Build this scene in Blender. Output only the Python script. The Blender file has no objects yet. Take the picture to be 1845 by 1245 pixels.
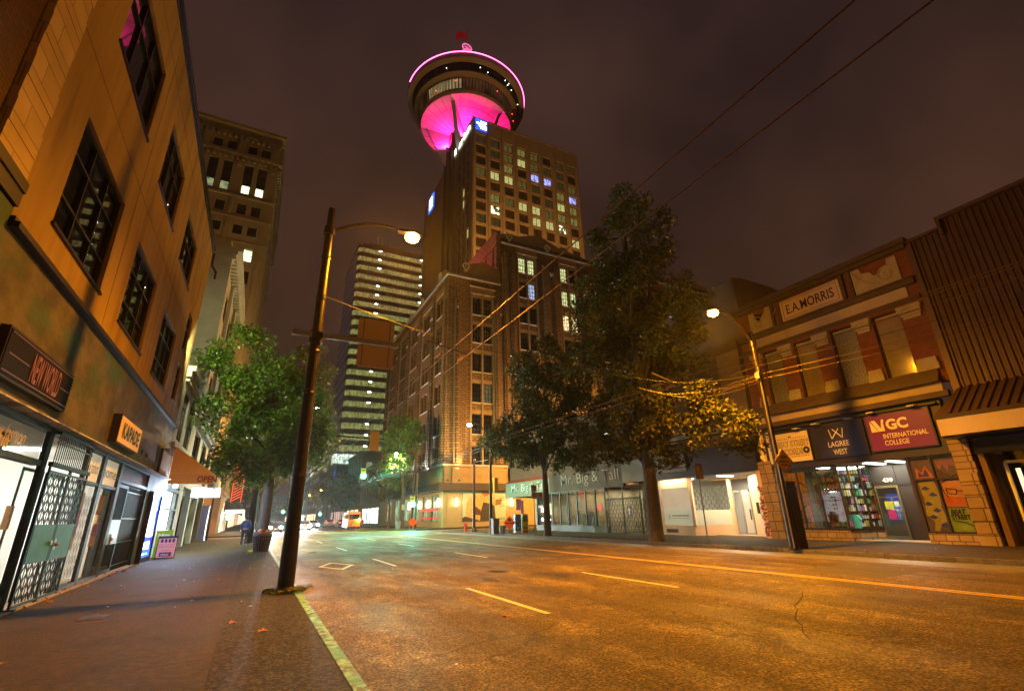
import bpy, math, random
import numpy as np
from mathutils import Vector, Matrix
random.seed(7)
S = bpy.context.scene
COL = S.collection
R = math.radians
# ------------------------------------------------------------ camera
# street direction is +Y, camera stands on the left pavement at the origin
cd = bpy.data.cameras.new('camera'); cam = bpy.data.objects.new('camera', cd); COL.objects.link(cam)
cd.sensor_width = 36.0; cd.lens = 36.0*856.0/1845.0; cd.clip_start = .05; cd.clip_end = 3000
_Z = Vector((-56.5, 2407.5, 856.)).normalized()
_Y = Vector((-470.5, -315.5, 856.)); _Y = (_Y-_Z*_Y.dot(_Z)).normalized()
_X = -_Y.cross(_Z)
if _X.x < 0: _X = -_X
rt = Vector((_X.x, _Y.x, _Z.x)); up = Vector((_X.y, _Y.y, _Z.y)); fw = Vector((_X.z, _Y.z, _Z.z))
Mc = Matrix((rt, up, -fw)).transposed().to_4x4(); Mc.translation = Vector((0, 0, 1.6))
cam.matrix_world = Mc
S.camera = cam
# ------------------------------------------------------------ world: overcast night sky glowing brown from the city
W = bpy.data.worlds.new('World'); S.world = W; W.use_nodes = True
nt = W.node_tree; nt.nodes.clear()
def wn(t): return nt.nodes.new(t)
tc = wn('ShaderNodeTexCoord'); nz = wn('ShaderNodeTexNoise'); nz.inputs['Scale'].default_value = 2.3; nz.inputs['Detail'].default_value = 3; nz.inputs['Roughness'].default_value = .5
rp = wn('ShaderNodeValToRGB'); rp.color_ramp.elements[0].position = .3; rp.color_ramp.elements[1].position = .75
rp.color_ramp.elements[0].color = (.020, .0115, .0110, 1); rp.color_ramp.elements[1].color = (.086, .0420, .0260, 1)
sp = wn('ShaderNodeSeparateXYZ'); gr = wn('ShaderNodeValToRGB')
gr.color_ramp.elements[0].position = 0; gr.color_ramp.elements[0].color = (1.15, 1.0, .85, 1)
gr.color_ramp.elements[1].position = .85; gr.color_ramp.elements[1].color = (.66, .66, .84, 1)
e = gr.color_ramp.elements.new(.38); e.color = (1.0, .86, .78, 1)
mx = wn('ShaderNodeMix'); mx.data_type = 'RGBA'; mx.blend_type = 'MULTIPLY'; mx.inputs[0].default_value = 1
bg = wn('ShaderNodeBackground'); bg.inputs['Strength'].default_value = 1.0; ow = wn('ShaderNodeOutputWorld')
L = nt.links.new
L(tc.outputs['Generated'], nz.inputs['Vector']); L(nz.outputs['Fac'], rp.inputs['Fac'])
L(tc.outputs['Generated'], sp.inputs[0]); L(sp.outputs['Z'], gr.inputs['Fac'])
L(rp.outputs['Color'], mx.inputs[6]); L(gr.outputs['Color'], mx.inputs[7]); L(mx.outputs[2], bg.inputs['Color']); L(bg.outputs[0], ow.inputs[0])
S.view_settings.view_transform = 'Standard'; S.view_settings.look = 'None'; S.view_settings.gamma = 1
S.view_settings.exposure = 0.0; S.view_settings.use_curve_mapping = False
S.cycles.max_bounces = 6; S.cycles.diffuse_bounces = 2; S.cycles.glossy_bounces = 3; S.cycles.transparent_max_bounces = 12
S.cycles.transmission_bounces = 2
S.cycles.sample_clamp_indirect = 2.0; S.cycles.use_denoising = True; S.cycles.caustics_reflective = False; S.cycles.caustics_refractive = False
S.cycles.use_light_tree = True
SODIUM = (1.0, .365, .010); WARM = (1.0, .80, .52); COOL = (.86, .94, 1.0); GREENW = (.93, 1.0, .60); PINK = (1.0, .014, .24)
# ------------------------------------------------------------ materials
def M(name, c, r=.7, m=0., c2=None, s=3., bump=0., bs=30., emit=None, es=0., detail=4, stretch=None, ior=None, lo=.35, hi=.65, c3=None, s3=.5, rv=0., spec=None):
    mt = bpy.data.materials.new(name); mt.use_nodes = True; n = mt.node_tree.nodes; l = mt.node_tree.links
    b = n['Principled BSDF']; b.inputs['Base Color'].default_value = (*c, 1); b.inputs['Roughness'].default_value = r; b.inputs['Metallic'].default_value = m
    if spec is not None: b.inputs['Specular IOR Level'].default_value = spec
    if c2 or bump or c3 or rv:
        g = n.new('ShaderNodeNewGeometry'); vec = g.outputs['Position']
        if stretch:
            mp = n.new('ShaderNodeMapping'); mp.inputs['Scale'].default_value = stretch; l.new(vec, mp.inputs[0]); vec = mp.outputs[0]
    if c2:
        z = n.new('ShaderNodeTexNoise'); z.inputs['Scale'].default_value = s; z.inputs['Detail'].default_value = detail; z.inputs['Roughness'].default_value = .62
        q = n.new('ShaderNodeValToRGB'); q.color_ramp.elements[0].position = lo; q.color_ramp.elements[1].position = hi
        q.color_ramp.elements[0].color = (*c, 1); q.color_ramp.elements[1].color = (*c2, 1)
        l.new(vec, z.inputs['Vector']); l.new(z.outputs['Fac'], q.inputs['Fac']); out = q.outputs['Color']
        if c3:
            z3 = n.new('ShaderNodeTexNoise'); z3.inputs['Scale'].default_value = s3; z3.inputs['Detail'].default_value = 5
            q3 = n.new('ShaderNodeValToRGB'); q3.color_ramp.elements[0].position = .52; q3.color_ramp.elements[1].position = .66
            q3.color_ramp.elements[0].color = (0, 0, 0, 1); q3.color_ramp.elements[1].color = (1, 1, 1, 1)
            x = n.new('ShaderNodeMix'); x.data_type = 'RGBA'; l.new(vec, z3.inputs['Vector']); l.new(z3.outputs['Fac'], q3.inputs['Fac']); l.new(q3.outputs['Color'], x.inputs[0])
            l.new(out, x.inputs[6]); x.inputs[7].default_value = (*c3, 1); out = x.outputs[2]
        l.new(out, b.inputs['Base Color'])
        if rv:
            ma = n.new('ShaderNodeMapRange'); ma.inputs[3].default_value = max(.05, r-rv); ma.inputs[4].default_value = min(1, r+rv); ma.inputs[1].default_value = .3; ma.inputs[2].default_value = .7
            l.new(z.outputs['Fac'], ma.inputs[0]); l.new(ma.outputs[0], b.inputs['Roughness'])
    if bump:
        z2 = n.new('ShaderNodeTexNoise'); z2.inputs['Scale'].default_value = bs; z2.inputs['Detail'].default_value = 3
        bp = n.new('ShaderNodeBump'); bp.inputs['Strength'].default_value = bump; bp.inputs['Distance'].default_value = .02
        l.new(vec, z2.inputs['Vector']); l.new(z2.outputs['Fac'], bp.inputs['Height']); l.new(bp.outputs[0], b.inputs['Normal'])
    if emit:
        b.inputs['Emission Color'].default_value = (*emit, 1); b.inputs['Emission Strength'].default_value = es
    return mt
def brick(name, c1, c2, mortar, bw=.22, bh=.075, r=.85, bump=.5, ms=.012, var=None, off=.5):
    mt = bpy.data.materials.new(name); mt.use_nodes = True; n = mt.node_tree.nodes; l = mt.node_tree.links
    b = n['Principled BSDF']; b.inputs['Roughness'].default_value = r
    g = n.new('ShaderNodeNewGeometry'); sx = n.new('ShaderNodeSeparateXYZ'); ad = n.new('ShaderNodeMath'); cb = n.new('ShaderNodeCombineXYZ')
    l.new(g.outputs['Position'], sx.inputs[0]); l.new(sx.outputs[0], ad.inputs[0]); l.new(sx.outputs[1], ad.inputs[1]); l.new(ad.outputs[0], cb.inputs[0]); l.new(sx.outputs[2], cb.inputs[1])
    t = n.new('ShaderNodeTexBrick'); t.inputs['Color1'].default_value = (*c1, 1); t.inputs['Color2'].default_value = (*c2, 1); t.inputs['Mortar'].default_value = (*mortar, 1)
    t.inputs['Scale'].default_value = 1; t.inputs['Mortar Size'].default_value = ms; t.inputs['Brick Width'].default_value = bw; t.inputs['Row Height'].default_value = bh; t.offset = off
    z = n.new('ShaderNodeTexNoise'); z.inputs['Scale'].default_value = 1.3; z.inputs['Detail'].default_value = 5
    q = n.new('ShaderNodeMapRange'); q.inputs[3].default_value = .6; q.inputs[4].default_value = 1.25
    x = n.new('ShaderNodeMix'); x.data_type = 'RGBA'; x.blend_type = 'MULTIPLY'; x.inputs[0].default_value = 1
    l.new(cb.outputs[0], t.inputs['Vector']); l.new(g.outputs['Position'], z.inputs['Vector']); l.new(z.outputs['Fac'], q.inputs[0]); l.new(t.outputs['Color'], x.inputs[6]); l.new(q.outputs[0], x.inputs[7])
    l.new(x.outputs[2], b.inputs['Base Color'])
    bp = n.new('ShaderNodeBump'); bp.inputs['Strength'].default_value = bump; bp.inputs['Distance'].default_value = .015; bp.invert = True
    l.new(t.outputs['Fac'], bp.inputs['Height']); l.new(bp.outputs[0], b.inputs['Normal'])
    return mt
def glassm(name, tint=(1, 1, 1), refl=.12, rough=.02):
    mt = bpy.data.materials.new(name); mt.use_nodes = True; n = mt.node_tree.nodes; l = mt.node_tree.links; n.clear()
    o = n.new('ShaderNodeOutputMaterial'); t = n.new('ShaderNodeBsdfTransparent'); t.inputs[0].default_value = (*tint, 1)
    g = n.new('ShaderNodeBsdfGlossy'); g.inputs['Roughness'].default_value = rough; g.inputs['Color'].default_value = (.9, .9, .9, 1)
    f = n.new('ShaderNodeLayerWeight'); f.inputs[0].default_value = .25; ma = n.new('ShaderNodeMath'); ma.operation = 'MAXIMUM'; ma.inputs[1].default_value = refl
    x = n.new('ShaderNodeMixShader'); fm = n.new('ShaderNodeMath'); fm.operation = 'MULTIPLY'; fm.inputs[1].default_value = .3; l.new(f.outputs['Fresnel'], fm.inputs[0]); l.new(fm.outputs[0], ma.inputs[0]); l.new(ma.outputs[0], x.inputs[0]); l.new(t.outputs[0], x.inputs[1]); l.new(g.outputs[0], x.inputs[2]); l.new(x.outputs[0], o.inputs[0])
    return mt
def litm(name, c, es, c2=None, s=2., lo=.35, hi=.7, stretch=(1, 1, 1), r=.3):
    """a lit window or screen: emission broken up by a noise of blinds and furniture"""
    mt = bpy.data.materials.new(name); mt.use_nodes = True; n = mt.node_tree.nodes; l = mt.node_tree.links
    b = n['Principled BSDF']; b.inputs['Base Color'].default_value = (.03, .03, .03, 1); b.inputs['Roughness'].default_value = r
    b.inputs['Emission Strength'].default_value = es; b.inputs['Emission Color'].default_value = (*c, 1)
    if c2:
        g = n.new('ShaderNodeNewGeometry'); mp = n.new('ShaderNodeMapping'); mp.inputs['Scale'].default_value = stretch
        z = n.new('ShaderNodeTexNoise'); z.inputs['Scale'].default_value = s; z.inputs['Detail'].default_value = 4
        q = n.new('ShaderNodeValToRGB'); q.color_ramp.elements[0].position = lo; q.color_ramp.elements[1].position = hi
        q.color_ramp.elements[0].color = (*c2, 1); q.color_ramp.elements[1].color = (*c, 1)
        l.new(g.outputs['Position'], mp.inputs[0]); l.new(mp.outputs[0], z.inputs['Vector']); l.new(z.outputs['Fac'], q.inputs['Fac']); l.new(q.outputs['Color'], b.inputs['Emission Color'])
    return mt
def leafm(name, cols, rough=.45, trans=.35):
    mt = bpy.data.materials.new(name); mt.use_nodes = True; n = mt.node_tree.nodes; l = mt.node_tree.links
    b = n['Principled BSDF']; b.inputs['Roughness'].default_value = rough
    g = n.new('ShaderNodeNewGeometry'); q = n.new('ShaderNodeValToRGB')
    q.color_ramp.elements[0].color = (*cols[0], 1); q.color_ramp.elements[1].color = (*cols[-1], 1)
    for i, c in enumerate(cols[1:-1]):
        e = q.color_ramp.elements.new((i+1)/(len(cols)-1)); e.color = (*c, 1)
    l.new(g.outputs['Random Per Island'], q.inputs['Fac']); l.new(q.outputs['Color'], b.inputs['Base Color'])
    t = n.new('ShaderNodeBsdfTranslucent'); l.new(q.outputs['Color'], t.inputs[0]); x = n.new('ShaderNodeMixShader'); x.inputs[0].default_value = trans
    o = n['Material Output']; l.new(b.outputs[0], x.inputs[1]); l.new(t.outputs[0], x.inputs[2]); l.new(x.outputs[0], o.inputs[0])
    return mt
def islandm(name, cols, r=.5, es=0.):
    mt = bpy.data.materials.new(name); mt.use_nodes = True; n = mt.node_tree.nodes; l = mt.node_tree.links
    b = n['Principled BSDF']; b.inputs['Roughness'].default_value = r
    g = n.new('ShaderNodeNewGeometry'); q = n.new('ShaderNodeValToRGB'); q.color_ramp.interpolation = 'CONSTANT'
    q.color_ramp.elements[0].color = (*cols[0], 1); q.color_ramp.elements[1].color = (*cols[-1], 1); q.color_ramp.elements[1].position = (len(cols)-1)/len(cols)
    for i, c in enumerate(cols[1:-1]):
        e = q.color_ramp.elements.new((i+1)/len(cols)); e.color = (*c, 1)
    l.new(g.outputs['Random Per Island'], q.inputs['Fac']); l.new(q.outputs['Color'], b.inputs['Base Color'])
    if es: l.new(q.outputs['Color'], b.inputs['Emission Color']); b.inputs['Emission Strength'].default_value = es
    return mt
# ------------------------------------------------------------ mesh builder and object helpers
class MB:
    def __init__(s): s.v = []; s.f = []; s.m = []; s.T = None; s.cm = 0
    def add(s, vs, fs, m=None):
        k = len(s.v); m = s.cm if m is None else m
        if s.T is not None: vs = [tuple(s.T @ Vector(p)) for p in vs]
        s.v += [tuple(p) for p in vs]; s.f += [tuple(i+k for i in f) for f in fs]; s.m += [m]*len(fs); return s
    def box(s, x0, x1, y0, y1, z0, z1, m=None):
        x0, x1 = min(x0, x1), max(x0, x1); y0, y1 = min(y0, y1), max(y0, y1); z0, z1 = min(z0, z1), max(z0, z1)
        return s.add([(x0,y0,z0),(x1,y0,z0),(x1,y1,z0),(x0,y1,z0),(x0,y0,z1),(x1,y0,z1),(x1,y1,z1),(x0,y1,z1)],
                     [(0,3,2,1),(4,5,6,7),(0,1,5,4),(1,2,6,5),(2,3,7,6),(3,0,4,7)], m)
    def quad(s, a, b, c, d, m=None): return s.add([a, b, c, d], [(0, 1, 2, 3)], m)
    def beam(s, a, b, w, h, m=None, upv=(0, 0, 1)):
        a = Vector(a); b = Vector(b); d = (b-a).normalized(); u = Vector(upv)
        if abs(d.dot(u)) > .98: u = Vector((0, 1, 0))
        x = d.cross(u).normalized(); y = x.cross(d).normalized(); vs = []
        for p in (a, b):
            for i, j in ((-1,-1),(1,-1),(1,1),(-1,1)): vs.append(p+x*w/2*i+y*h/2*j)
        return s.add(vs, [(0,3,2,1),(4,5,6,7),(0,1,5,4),(1,2,6,5),(2,3,7,6),(3,0,4,7)], m)
    def tube(s, pts, r, n=10, m=None, caps=True):
        pts = [Vector(p) for p in pts]; k = len(pts); rs = r if isinstance(r, (list, tuple)) else [r]*k
        vs = []; pu = None
        for i, p in enumerate(pts):
            d = (pts[min(i+1, k-1)]-pts[max(i-1, 0)]).normalized()
            if pu is None: pu = Vector((0, 0, 1)) if abs(d.z) < .95 else Vector((1, 0, 0))
            x = d.cross(pu).normalized(); y = x.cross(d).normalized(); pu = y
            for j in range(n):
                a = 2*math.pi*j/n; vs.append(p+x*math.cos(a)*rs[i]+y*math.sin(a)*rs[i])
        fs = [(i*n+j, i*n+(j+1) % n, (i+1)*n+(j+1) % n, (i+1)*n+j) for i in range(k-1) for j in range(n)]
        if caps: fs += [tuple(range(n))[::-1], tuple(range((k-1)*n, k*n))]
        return s.add(vs, fs, m)
    def lathe(s, prof, c=(0, 0), n=32, m=None, a0=0, a1=2*math.pi, ms=None):
        full = abs(a1-a0-2*math.pi) < 1e-4; nn = n if full else n+1; vs = []
        for (r, z) in prof:
            for j in range(nn):
                a = a0+(a1-a0)*j/n; vs.append((c[0]+r*math.cos(a), c[1]+r*math.sin(a), z))
        for i in range(len(prof)-1):
            fs = [(j, (j+1) % nn, nn+(j+1) % nn, nn+j) for j in range(n)]
            s.add(vs[i*nn:(i+2)*nn], fs, ms[i] if ms else m)
        return s
    def prism(s, poly, ax, d0, d1, m=None):
        def P(a, b, d): return {'x': (d, a, b), 'y': (a, d, b), 'z': (a, b, d)}[ax]
        k = len(poly); vs = [P(a, b, d0) for a, b in poly]+[P(a, b, d1) for a, b in poly]
        return s.add(vs, [tuple(range(k)), tuple(range(k, 2*k))[::-1]]+[(i, i+k, (i+1) % k+k, (i+1) % k) for i in range(k)], m)
    def sphere(s, c, r, n=10, m=None, sc=(1, 1, 1)):
        vs = []; fs = []; h = n//2
        for i in range(h+1):
            t = math.pi*i/h
            for j in range(n):
                a = 2*math.pi*j/n; vs.append((c[0]+r*sc[0]*math.sin(t)*math.cos(a), c[1]+r*sc[1]*math.sin(t)*math.sin(a), c[2]+r*sc[2]*math.cos(t)))
        for i in range(h):
            for j in range(n): fs.append((i*n+j, (i+1)*n+j, (i+1)*n+(j+1) % n, i*n+(j+1) % n))
        return s.add(vs, fs, m)
    def wall(s, ax, c0, c1, u0, u1, z0, z1, holes=(), m=None):
        """wall between planes ax=c0..c1 with rectangular openings (u0,u1,z0,z1)"""
        zs = sorted({z0, z1, *[h[2] for h in holes], *[h[3] for h in holes]}); zs = [z for z in zs if z0 <= z <= z1]
        for a, b in zip(zs, zs[1:]):
            zm = (a+b)/2; cuts = sorted((max(h[0], u0), min(h[1], u1)) for h in holes if h[2] < zm < h[3] and h[1] > u0 and h[0] < u1)
            p = u0
            for q0, q1 in cuts+[(u1, u1)]:
                if q0 > p+1e-4:
                    s.box(c0, c1, p, q0, a, b, m) if ax == 'x' else s.box(p, q0, c0, c1, a, b, m)
                p = max(p, q1)
        return s
    def build(s, name, mats, parent=None, smooth=False, label=None, kind=None, cat=None, group=None, fixn=True):
        me = bpy.data.meshes.new(name); me.from_pydata(s.v, [], s.f)
        for mt in (mats if isinstance(mats, (list, tuple)) else [mats]): me.materials.append(mt)
        if any(s.m): me.polygons.foreach_set('material_index', s.m)
        me.update()
        if smooth: me.shade_smooth(); me.set_sharp_from_angle(angle=R(38))
        o = bpy.data.objects.new(name, me); COL.objects.link(o)
        return tag(o, label, cat, group, kind, parent)
def tag(o, label=None, cat=None, group=None, kind=None, parent=None):
    if parent is not None:
        o.parent = parent
        if parent.type == 'EMPTY' and parent.get('_w'): o.matrix_parent_inverse = Matrix.Translation(-parent.location)
    for k, v in (('label', label), ('category', cat), ('group', group), ('kind', kind)):
        if v: o[k] = v
    return o
def T(name, label, cat, loc=(0, 0, 0), group=None, rz=0):
    """an Empty at the thing's base; parts are given in world coordinates"""
    o = bpy.data.objects.new(name, None); COL.objects.link(o); o.location = loc; o['_w'] = 1
    o.empty_display_size = .2
    return tag(o, label, cat, group)
def Lo(name, label, cat, group=None):
    """an Empty at the origin; parts are local, place() moves it"""
    o = bpy.data.objects.new(name, None); COL.objects.link(o); return tag(o, label, cat, group)
def copy_tree(o, parent=None):
    c = o.copy(); COL.objects.link(c)
    if parent is not None: c.parent = parent
    for ch in [k for k in bpy.data.objects if k.parent == o]: copy_tree(ch, c)
    return c
def place(o, loc, rz=0, label=None):
    o.location = loc; o.rotation_euler = (0, 0, rz)
    if label: o['label'] = label
    return o
def light(name, kind, loc, energy, color, parent=None, size=.15, spot=None, blend=.4, aim=None, sx=None, sy=None):
    d = bpy.data.lights.new(name, kind); d.energy = energy; d.color = color
    if kind == 'AREA': d.shape = 'RECTANGLE'; d.size = sx or size; d.size_y = sy or size
    else: d.shadow_soft_size = size
    if spot: d.spot_size = R(spot); d.spot_blend = blend
    o = bpy.data.objects.new(name, d); COL.objects.link(o); o.location = loc
    if aim is not None: o.rotation_euler = (Vector(aim)-Vector(loc)).to_track_quat('-Z', 'Y').to_euler()
    if parent is not None:
        o.parent = parent
        if parent.get('_w'): o.matrix_parent_inverse = Matrix.Translation(-parent.location)
    return o
def txt(s, mat, parent, c, right, w=None, h=None, ext=.008, name='lettering', bold=0., up=(0, 0, 1), shear=0., label=None):
    cu = bpy.data.curves.new('tmp_text', 'FONT'); cu.body = s; cu.align_x = 'CENTER'; cu.align_y = 'CENTER'; cu.size = 1; cu.extrude = 0.0; cu.offset = bold; cu.shear = shear; cu.resolution_u = 3
    o = bpy.data.objects.new('tmp_text', cu); COL.objects.link(o)
    dg = bpy.context.evaluated_depsgraph_get(); me = bpy.data.meshes.new_from_object(o.evaluated_get(dg))
    bpy.data.objects.remove(o); bpy.data.curves.remove(cu)
    vs = [v.co.copy() for v in me.vertices]
    x0, x1 = min(v.x for v in vs), max(v.x for v in vs); y0, y1 = min(v.y for v in vs), max(v.y for v in vs)
    fx = w/(x1-x0) if w else None; fy = h/(y1-y0) if h else None
    fx = fx or fy; fy = fy or fx
    rv = Vector(right).normalized(); uv = Vector(up).normalized(); c = Vector(c); nv = rv.cross(uv)
    for v in me.vertices:
        v.co = c+rv*((v.co.x-(x0+x1)/2)*fx)+uv*((v.co.y-(y0+y1)/2)*fy)+nv*ext
    me.name = name; me.materials.clear(); me.materials.append(mat)
    o = bpy.data.objects.new(name, me); COL.objects.link(o)
    return tag(o, label, parent=parent)
PY, NY, PX = (0, 1, 0), (0, -1, 0), (1, 0, 0)
def window(parent, ax, c, out, u0, u1, z0, z1, nu, nz, fm, gm, fw=.06, mw=.04, dep=.08, name='window', split=True, zs=None, label=None):
    """frame with mullions set on plane ax=c; out=+1/-1 is the outward side; pane sits behind"""
    b = MB()
    def bx(b, a0, a1, h0, h1, d0, d1):
        lo, hi = c+out*d0, c+out*d1
        b.box(lo, hi, a0, a1, h0, h1) if ax == 'x' else b.box(a0, a1, lo, hi, h0, h1)
    bx(b, u0, u0+fw, z0, z1, -dep, 0); bx(b, u1-fw, u1, z0, z1, -dep, 0); bx(b, u0+fw, u1-fw, z1-fw, z1, -dep, 0); bx(b, u0+fw, u1-fw, z0, z0+fw, -dep, 0)
    for i in range(1, nu):
        u = u0+(u1-u0)*i/nu; bx(b, u-mw/2, u+mw/2, z0+fw, z1-fw, -dep*.8, -.012)
    for zz in (zs if zs else [z0+(z1-z0)*i/nz for i in range(1, nz)]): bx(b, u0+fw, u1-fw, zz-mw/2, zz+mw/2, -dep*.7, -.017)
    if split:
        f = b.build(name, fm, parent, label=label); g = MB(); bx(g, u0+fw*.5, u1-fw*.5, z0+fw*.5, z1-fw*.5, -dep*.75, -dep*.6); g.build('pane', gm, f); return f
    k = len(b.f); bx(b, u0+fw*.5, u1-fw*.5, z0+fw*.5, z1-fw*.5, -dep*.75, -dep*.6); b.m[k:] = [1]*(len(b.f)-k)
    return b.build(name, [fm, gm], parent, label=label)

def blur_text(mat, parent, c, right, w, h, n=9, seed=1, name='small_print', up=(0, 0, 1)):
    """small print too fine to read in the photograph: a row of short strokes"""
    rd = random.Random(seed); r_ = Vector(right).normalized(); u_ = Vector(up).normalized(); nv = r_.cross(u_); c = Vector(c)+nv*.004; b = MB(); x = -w/2
    while x < w/2-.001:
        k = min(w/n*rd.uniform(.45, .9), w/2-x); hh = h*rd.uniform(.7, 1)/2
        p = [c+r_*x-u_*hh, c+r_*(x+k)-u_*hh, c+r_*(x+k)+u_*hh, c+r_*x+u_*hh]; b.add(p+[q-nv*.003 for q in p], [(0, 1, 2, 3), (4, 7, 6, 5)]); x += k+w/n*rd.uniform(.15, .4)
    return b.build(name, mat, parent)
# ------------------------------------------------------------ shared materials
black = M('black_metal', (.012, .012, .013), .5, 0, spec=.25); darkbrown = M('dark_brown_metal', (.02, .011, .008), .42, .4)
polem = M('pole_paint', (.018, .012, .010), .38, .55, bump=.15, bs=12, c2=(.035, .02, .013), s=6)
galv = M('galvanised_steel', (.25, .25, .26), .45, .8, bump=.1, bs=20)
white = M('white_paint', (.75, .74, .70), .6); cream = M('cream_paint', (.62, .55, .42), .6, c2=(.5, .43, .32), s=1.5)
concrete = M('concrete', (.22, .205, .185), .85, c2=(.30, .28, .25), s=2.2, bump=.3, bs=40)
darkglass = M('dark_window_glass', (.010, .010, .010), .03, 0, spec=.9, bump=.03, bs=2.5)
shopglass = glassm('shop_glass', (.96, .98, .97), .07, .02)
mirrorglass = M('reflecting_window_glass', (.012, .012, .012), .025, 0, spec=1.0, bump=.012, bs=.9)
teal = M('teal_painted_steel', (.012, .085, .080), .6, 0, spec=.2, c2=(.02, .115, .105), s=3, bump=.1, bs=10)
tealdark = M('dark_green_frame', (.005, .018, .017), .6, 0, spec=.2)
gold = M('gold_paint', (.45, .28, .05), .4, .3)
# ------------------------------------------------------------ ground, road, pavements (structure)
def sheet(name, x0, x1, y0, y1, z, m, sub=None):
    b = MB(); b.quad((x0, y0, z), (x1, y0, z), (x1, y1, z), (x0, y1, z)); return b.build(name, m, kind='structure')
asphalt = bpy.data.materials.new('asphalt'); asphalt.use_nodes = True
def _asph():
    n = asphalt.node_tree.nodes; l = asphalt.node_tree.links; b = n['Principled BSDF']; g = n.new('ShaderNodeNewGeometry')
    def noise(s, d, st=None, rough=.55):
        z = n.new('ShaderNodeTexNoise'); z.inputs['Scale'].default_value = s; z.inputs['Detail'].default_value = d; z.inputs['Roughness'].default_value = rough
        if st:
            mp = n.new('ShaderNodeMapping'); mp.inputs['Scale'].default_value = st; l.new(g.outputs['Position'], mp.inputs[0]); l.new(mp.outputs[0], z.inputs['Vector'])
        else: l.new(g.outputs['Position'], z.inputs['Vector'])
        return z.outputs['Fac']
    def ramp(f, p0, c0, p1, c1):
        q = n.new('ShaderNodeValToRGB'); q.color_ramp.elements[0].position = p0; q.color_ramp.elements[1].position = p1
        q.color_ramp.elements[0].color = (*c0, 1); q.color_ramp.elements[1].color = (*c1, 1); l.new(f, q.inputs['Fac']); return q.outputs['Color']
    def mul(a, c, t='MULTIPLY', f=1.):
        x = n.new('ShaderNodeMix'); x.data_type = 'RGBA'; x.blend_type = t; x.inputs[0].default_value = f; l.new(a, x.inputs[6]); l.new(c, x.inputs[7]); return x.outputs[2]
    base = ramp(noise(.62, 6, (1, .10, 1), .6), .36, (.066, .050, .021), .64, (.142, .107, .050))       # long wheel-worn tracks
    agg = mul(ramp(noise(30, 2), .40, (.30, .30, .30), .62, (2.0, 1.95, 1.85)), ramp(noise(9, 5, None, .8), .40, (.55, .55, .55), .62, (1.55, 1.5, 1.4)))                          # stone chips
    pat = ramp(noise(.8, 12, (1, .6, 1), .82), .50, (.82, .80, .76), .64, (2.1, 2.15, 2.15))             # pale scuffed patches
    v = n.new('ShaderNodeTexVoronoi'); v.feature = 'DISTANCE_TO_EDGE'; v.inputs['Scale'].default_value = .42
    mp = n.new('ShaderNodeMapping'); wv = noise(1.8, 4); ad = n.new('ShaderNodeMix'); ad.data_type = 'RGBA'; ad.blend_type = 'LINEAR_LIGHT'; ad.inputs[0].default_value = .25
    l.new(g.outputs['Position'], ad.inputs[6]); zc = n.new('ShaderNodeTexNoise'); zc.inputs['Scale'].default_value = 2; zc.inputs['Detail'].default_value = 4; l.new(g.outputs['Position'], zc.inputs['Vector']); l.new(zc.outputs['Color'], ad.inputs[7]); l.new(ad.outputs[2], v.inputs['Vector'])
    crk = ramp(v.outputs['Distance'], .0, (.25, .25, .25), .014, (1, 1, 1))
    msk = ramp(noise(.16, 2), .52, (0, 0, 0), .56, (1, 1, 1)); xx = n.new('ShaderNodeMix'); xx.data_type = 'RGBA'; l.new(msk, xx.inputs[0]); xx.inputs[6].default_value = (1, 1, 1, 1); l.new(crk, xx.inputs[7])
    l.new(mul(mul(mul(base, agg), pat), xx.outputs[2]), b.inputs['Base Color'])
    rr = n.new('ShaderNodeMapRange'); rr.inputs[1].default_value = .35; rr.inputs[2].default_value = .7; rr.inputs[3].default_value = .50; rr.inputs[4].default_value = .78
    l.new(noise(1.1, 5, (1, .35, 1)), rr.inputs[0]); l.new(rr.outputs[0], b.inputs['Roughness'])
    bp = n.new('ShaderNodeBump'); bp.inputs['Strength'].default_value = .9; bp.inputs['Distance'].default_value = .015; l.new(noise(45, 4), bp.inputs['Height']); l.new(bp.outputs[0], b.inputs['Normal'])
_asph(); asphalt.node_tree.nodes['Principled BSDF'].inputs['Specular IOR Level'].default_value = .2
pavm = M('pavement_concrete', (.030, .023, .013), .72, c2=(.072, .055, .032), s=9, bump=.9, bs=40, detail=12, lo=.42, hi=.60, c3=(.034, .027, .019), s3=1.1, rv=.12, spec=.15)
pavdark = M('pavement_asphalt_strip', (.014, .011, .007), .75, c2=(.085, .068, .042), s=26, bump=1., bs=40, detail=4, lo=.45, hi=.64, spec=.15)
kerbm = M('kerb_stone', (.03, .07, .07), .6, c2=(.16, .46, .50), s=8, bump=.9, bs=20, detail=10, c3=(.015, .26, .27), s3=2.2, lo=.42, hi=.56)  # teal light falling on the left kerb is put into this colour
earth = M('ground_earth', (.05, .047, .042), .9)
sheet('ground', -600, 700, -300, 1400, -.03, earth)
sheet('road', 1.0, 18.4, -40, 700, 0, asphalt)
sheet('cross_street', -200, 1.0, 52.5, 62, 0, asphalt); sheet('cross_street', 18.4, 300, 52.5, 62, 0, asphalt)
def pavement(name, x0, x1, y0, y1):
    b = MB(); b.box(x0, x1, y0, y1, -.05, .13); return b.build(name, pavm, kind='structure')
pavement('pavement_left', -3.95, 1.03, -40, 52.2); pavement('pavement_left', -3.95, 1.03, 62.3, 500)
pavement('pavement_right', 18.55, 31, -40, 52.2); pavement('pavement_right', 18.55, 31, 62.3, 500)
pavement('pavement_cross', -120, -3.95, 49, 52.2); pavement('pavement_cross', -120, -3.95, 62.3, 74.5)
pavement('pavement_cross', 31, 250, 49, 52.2); pavement('pavement_cross', 31, 250, 62.3, 67)
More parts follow.
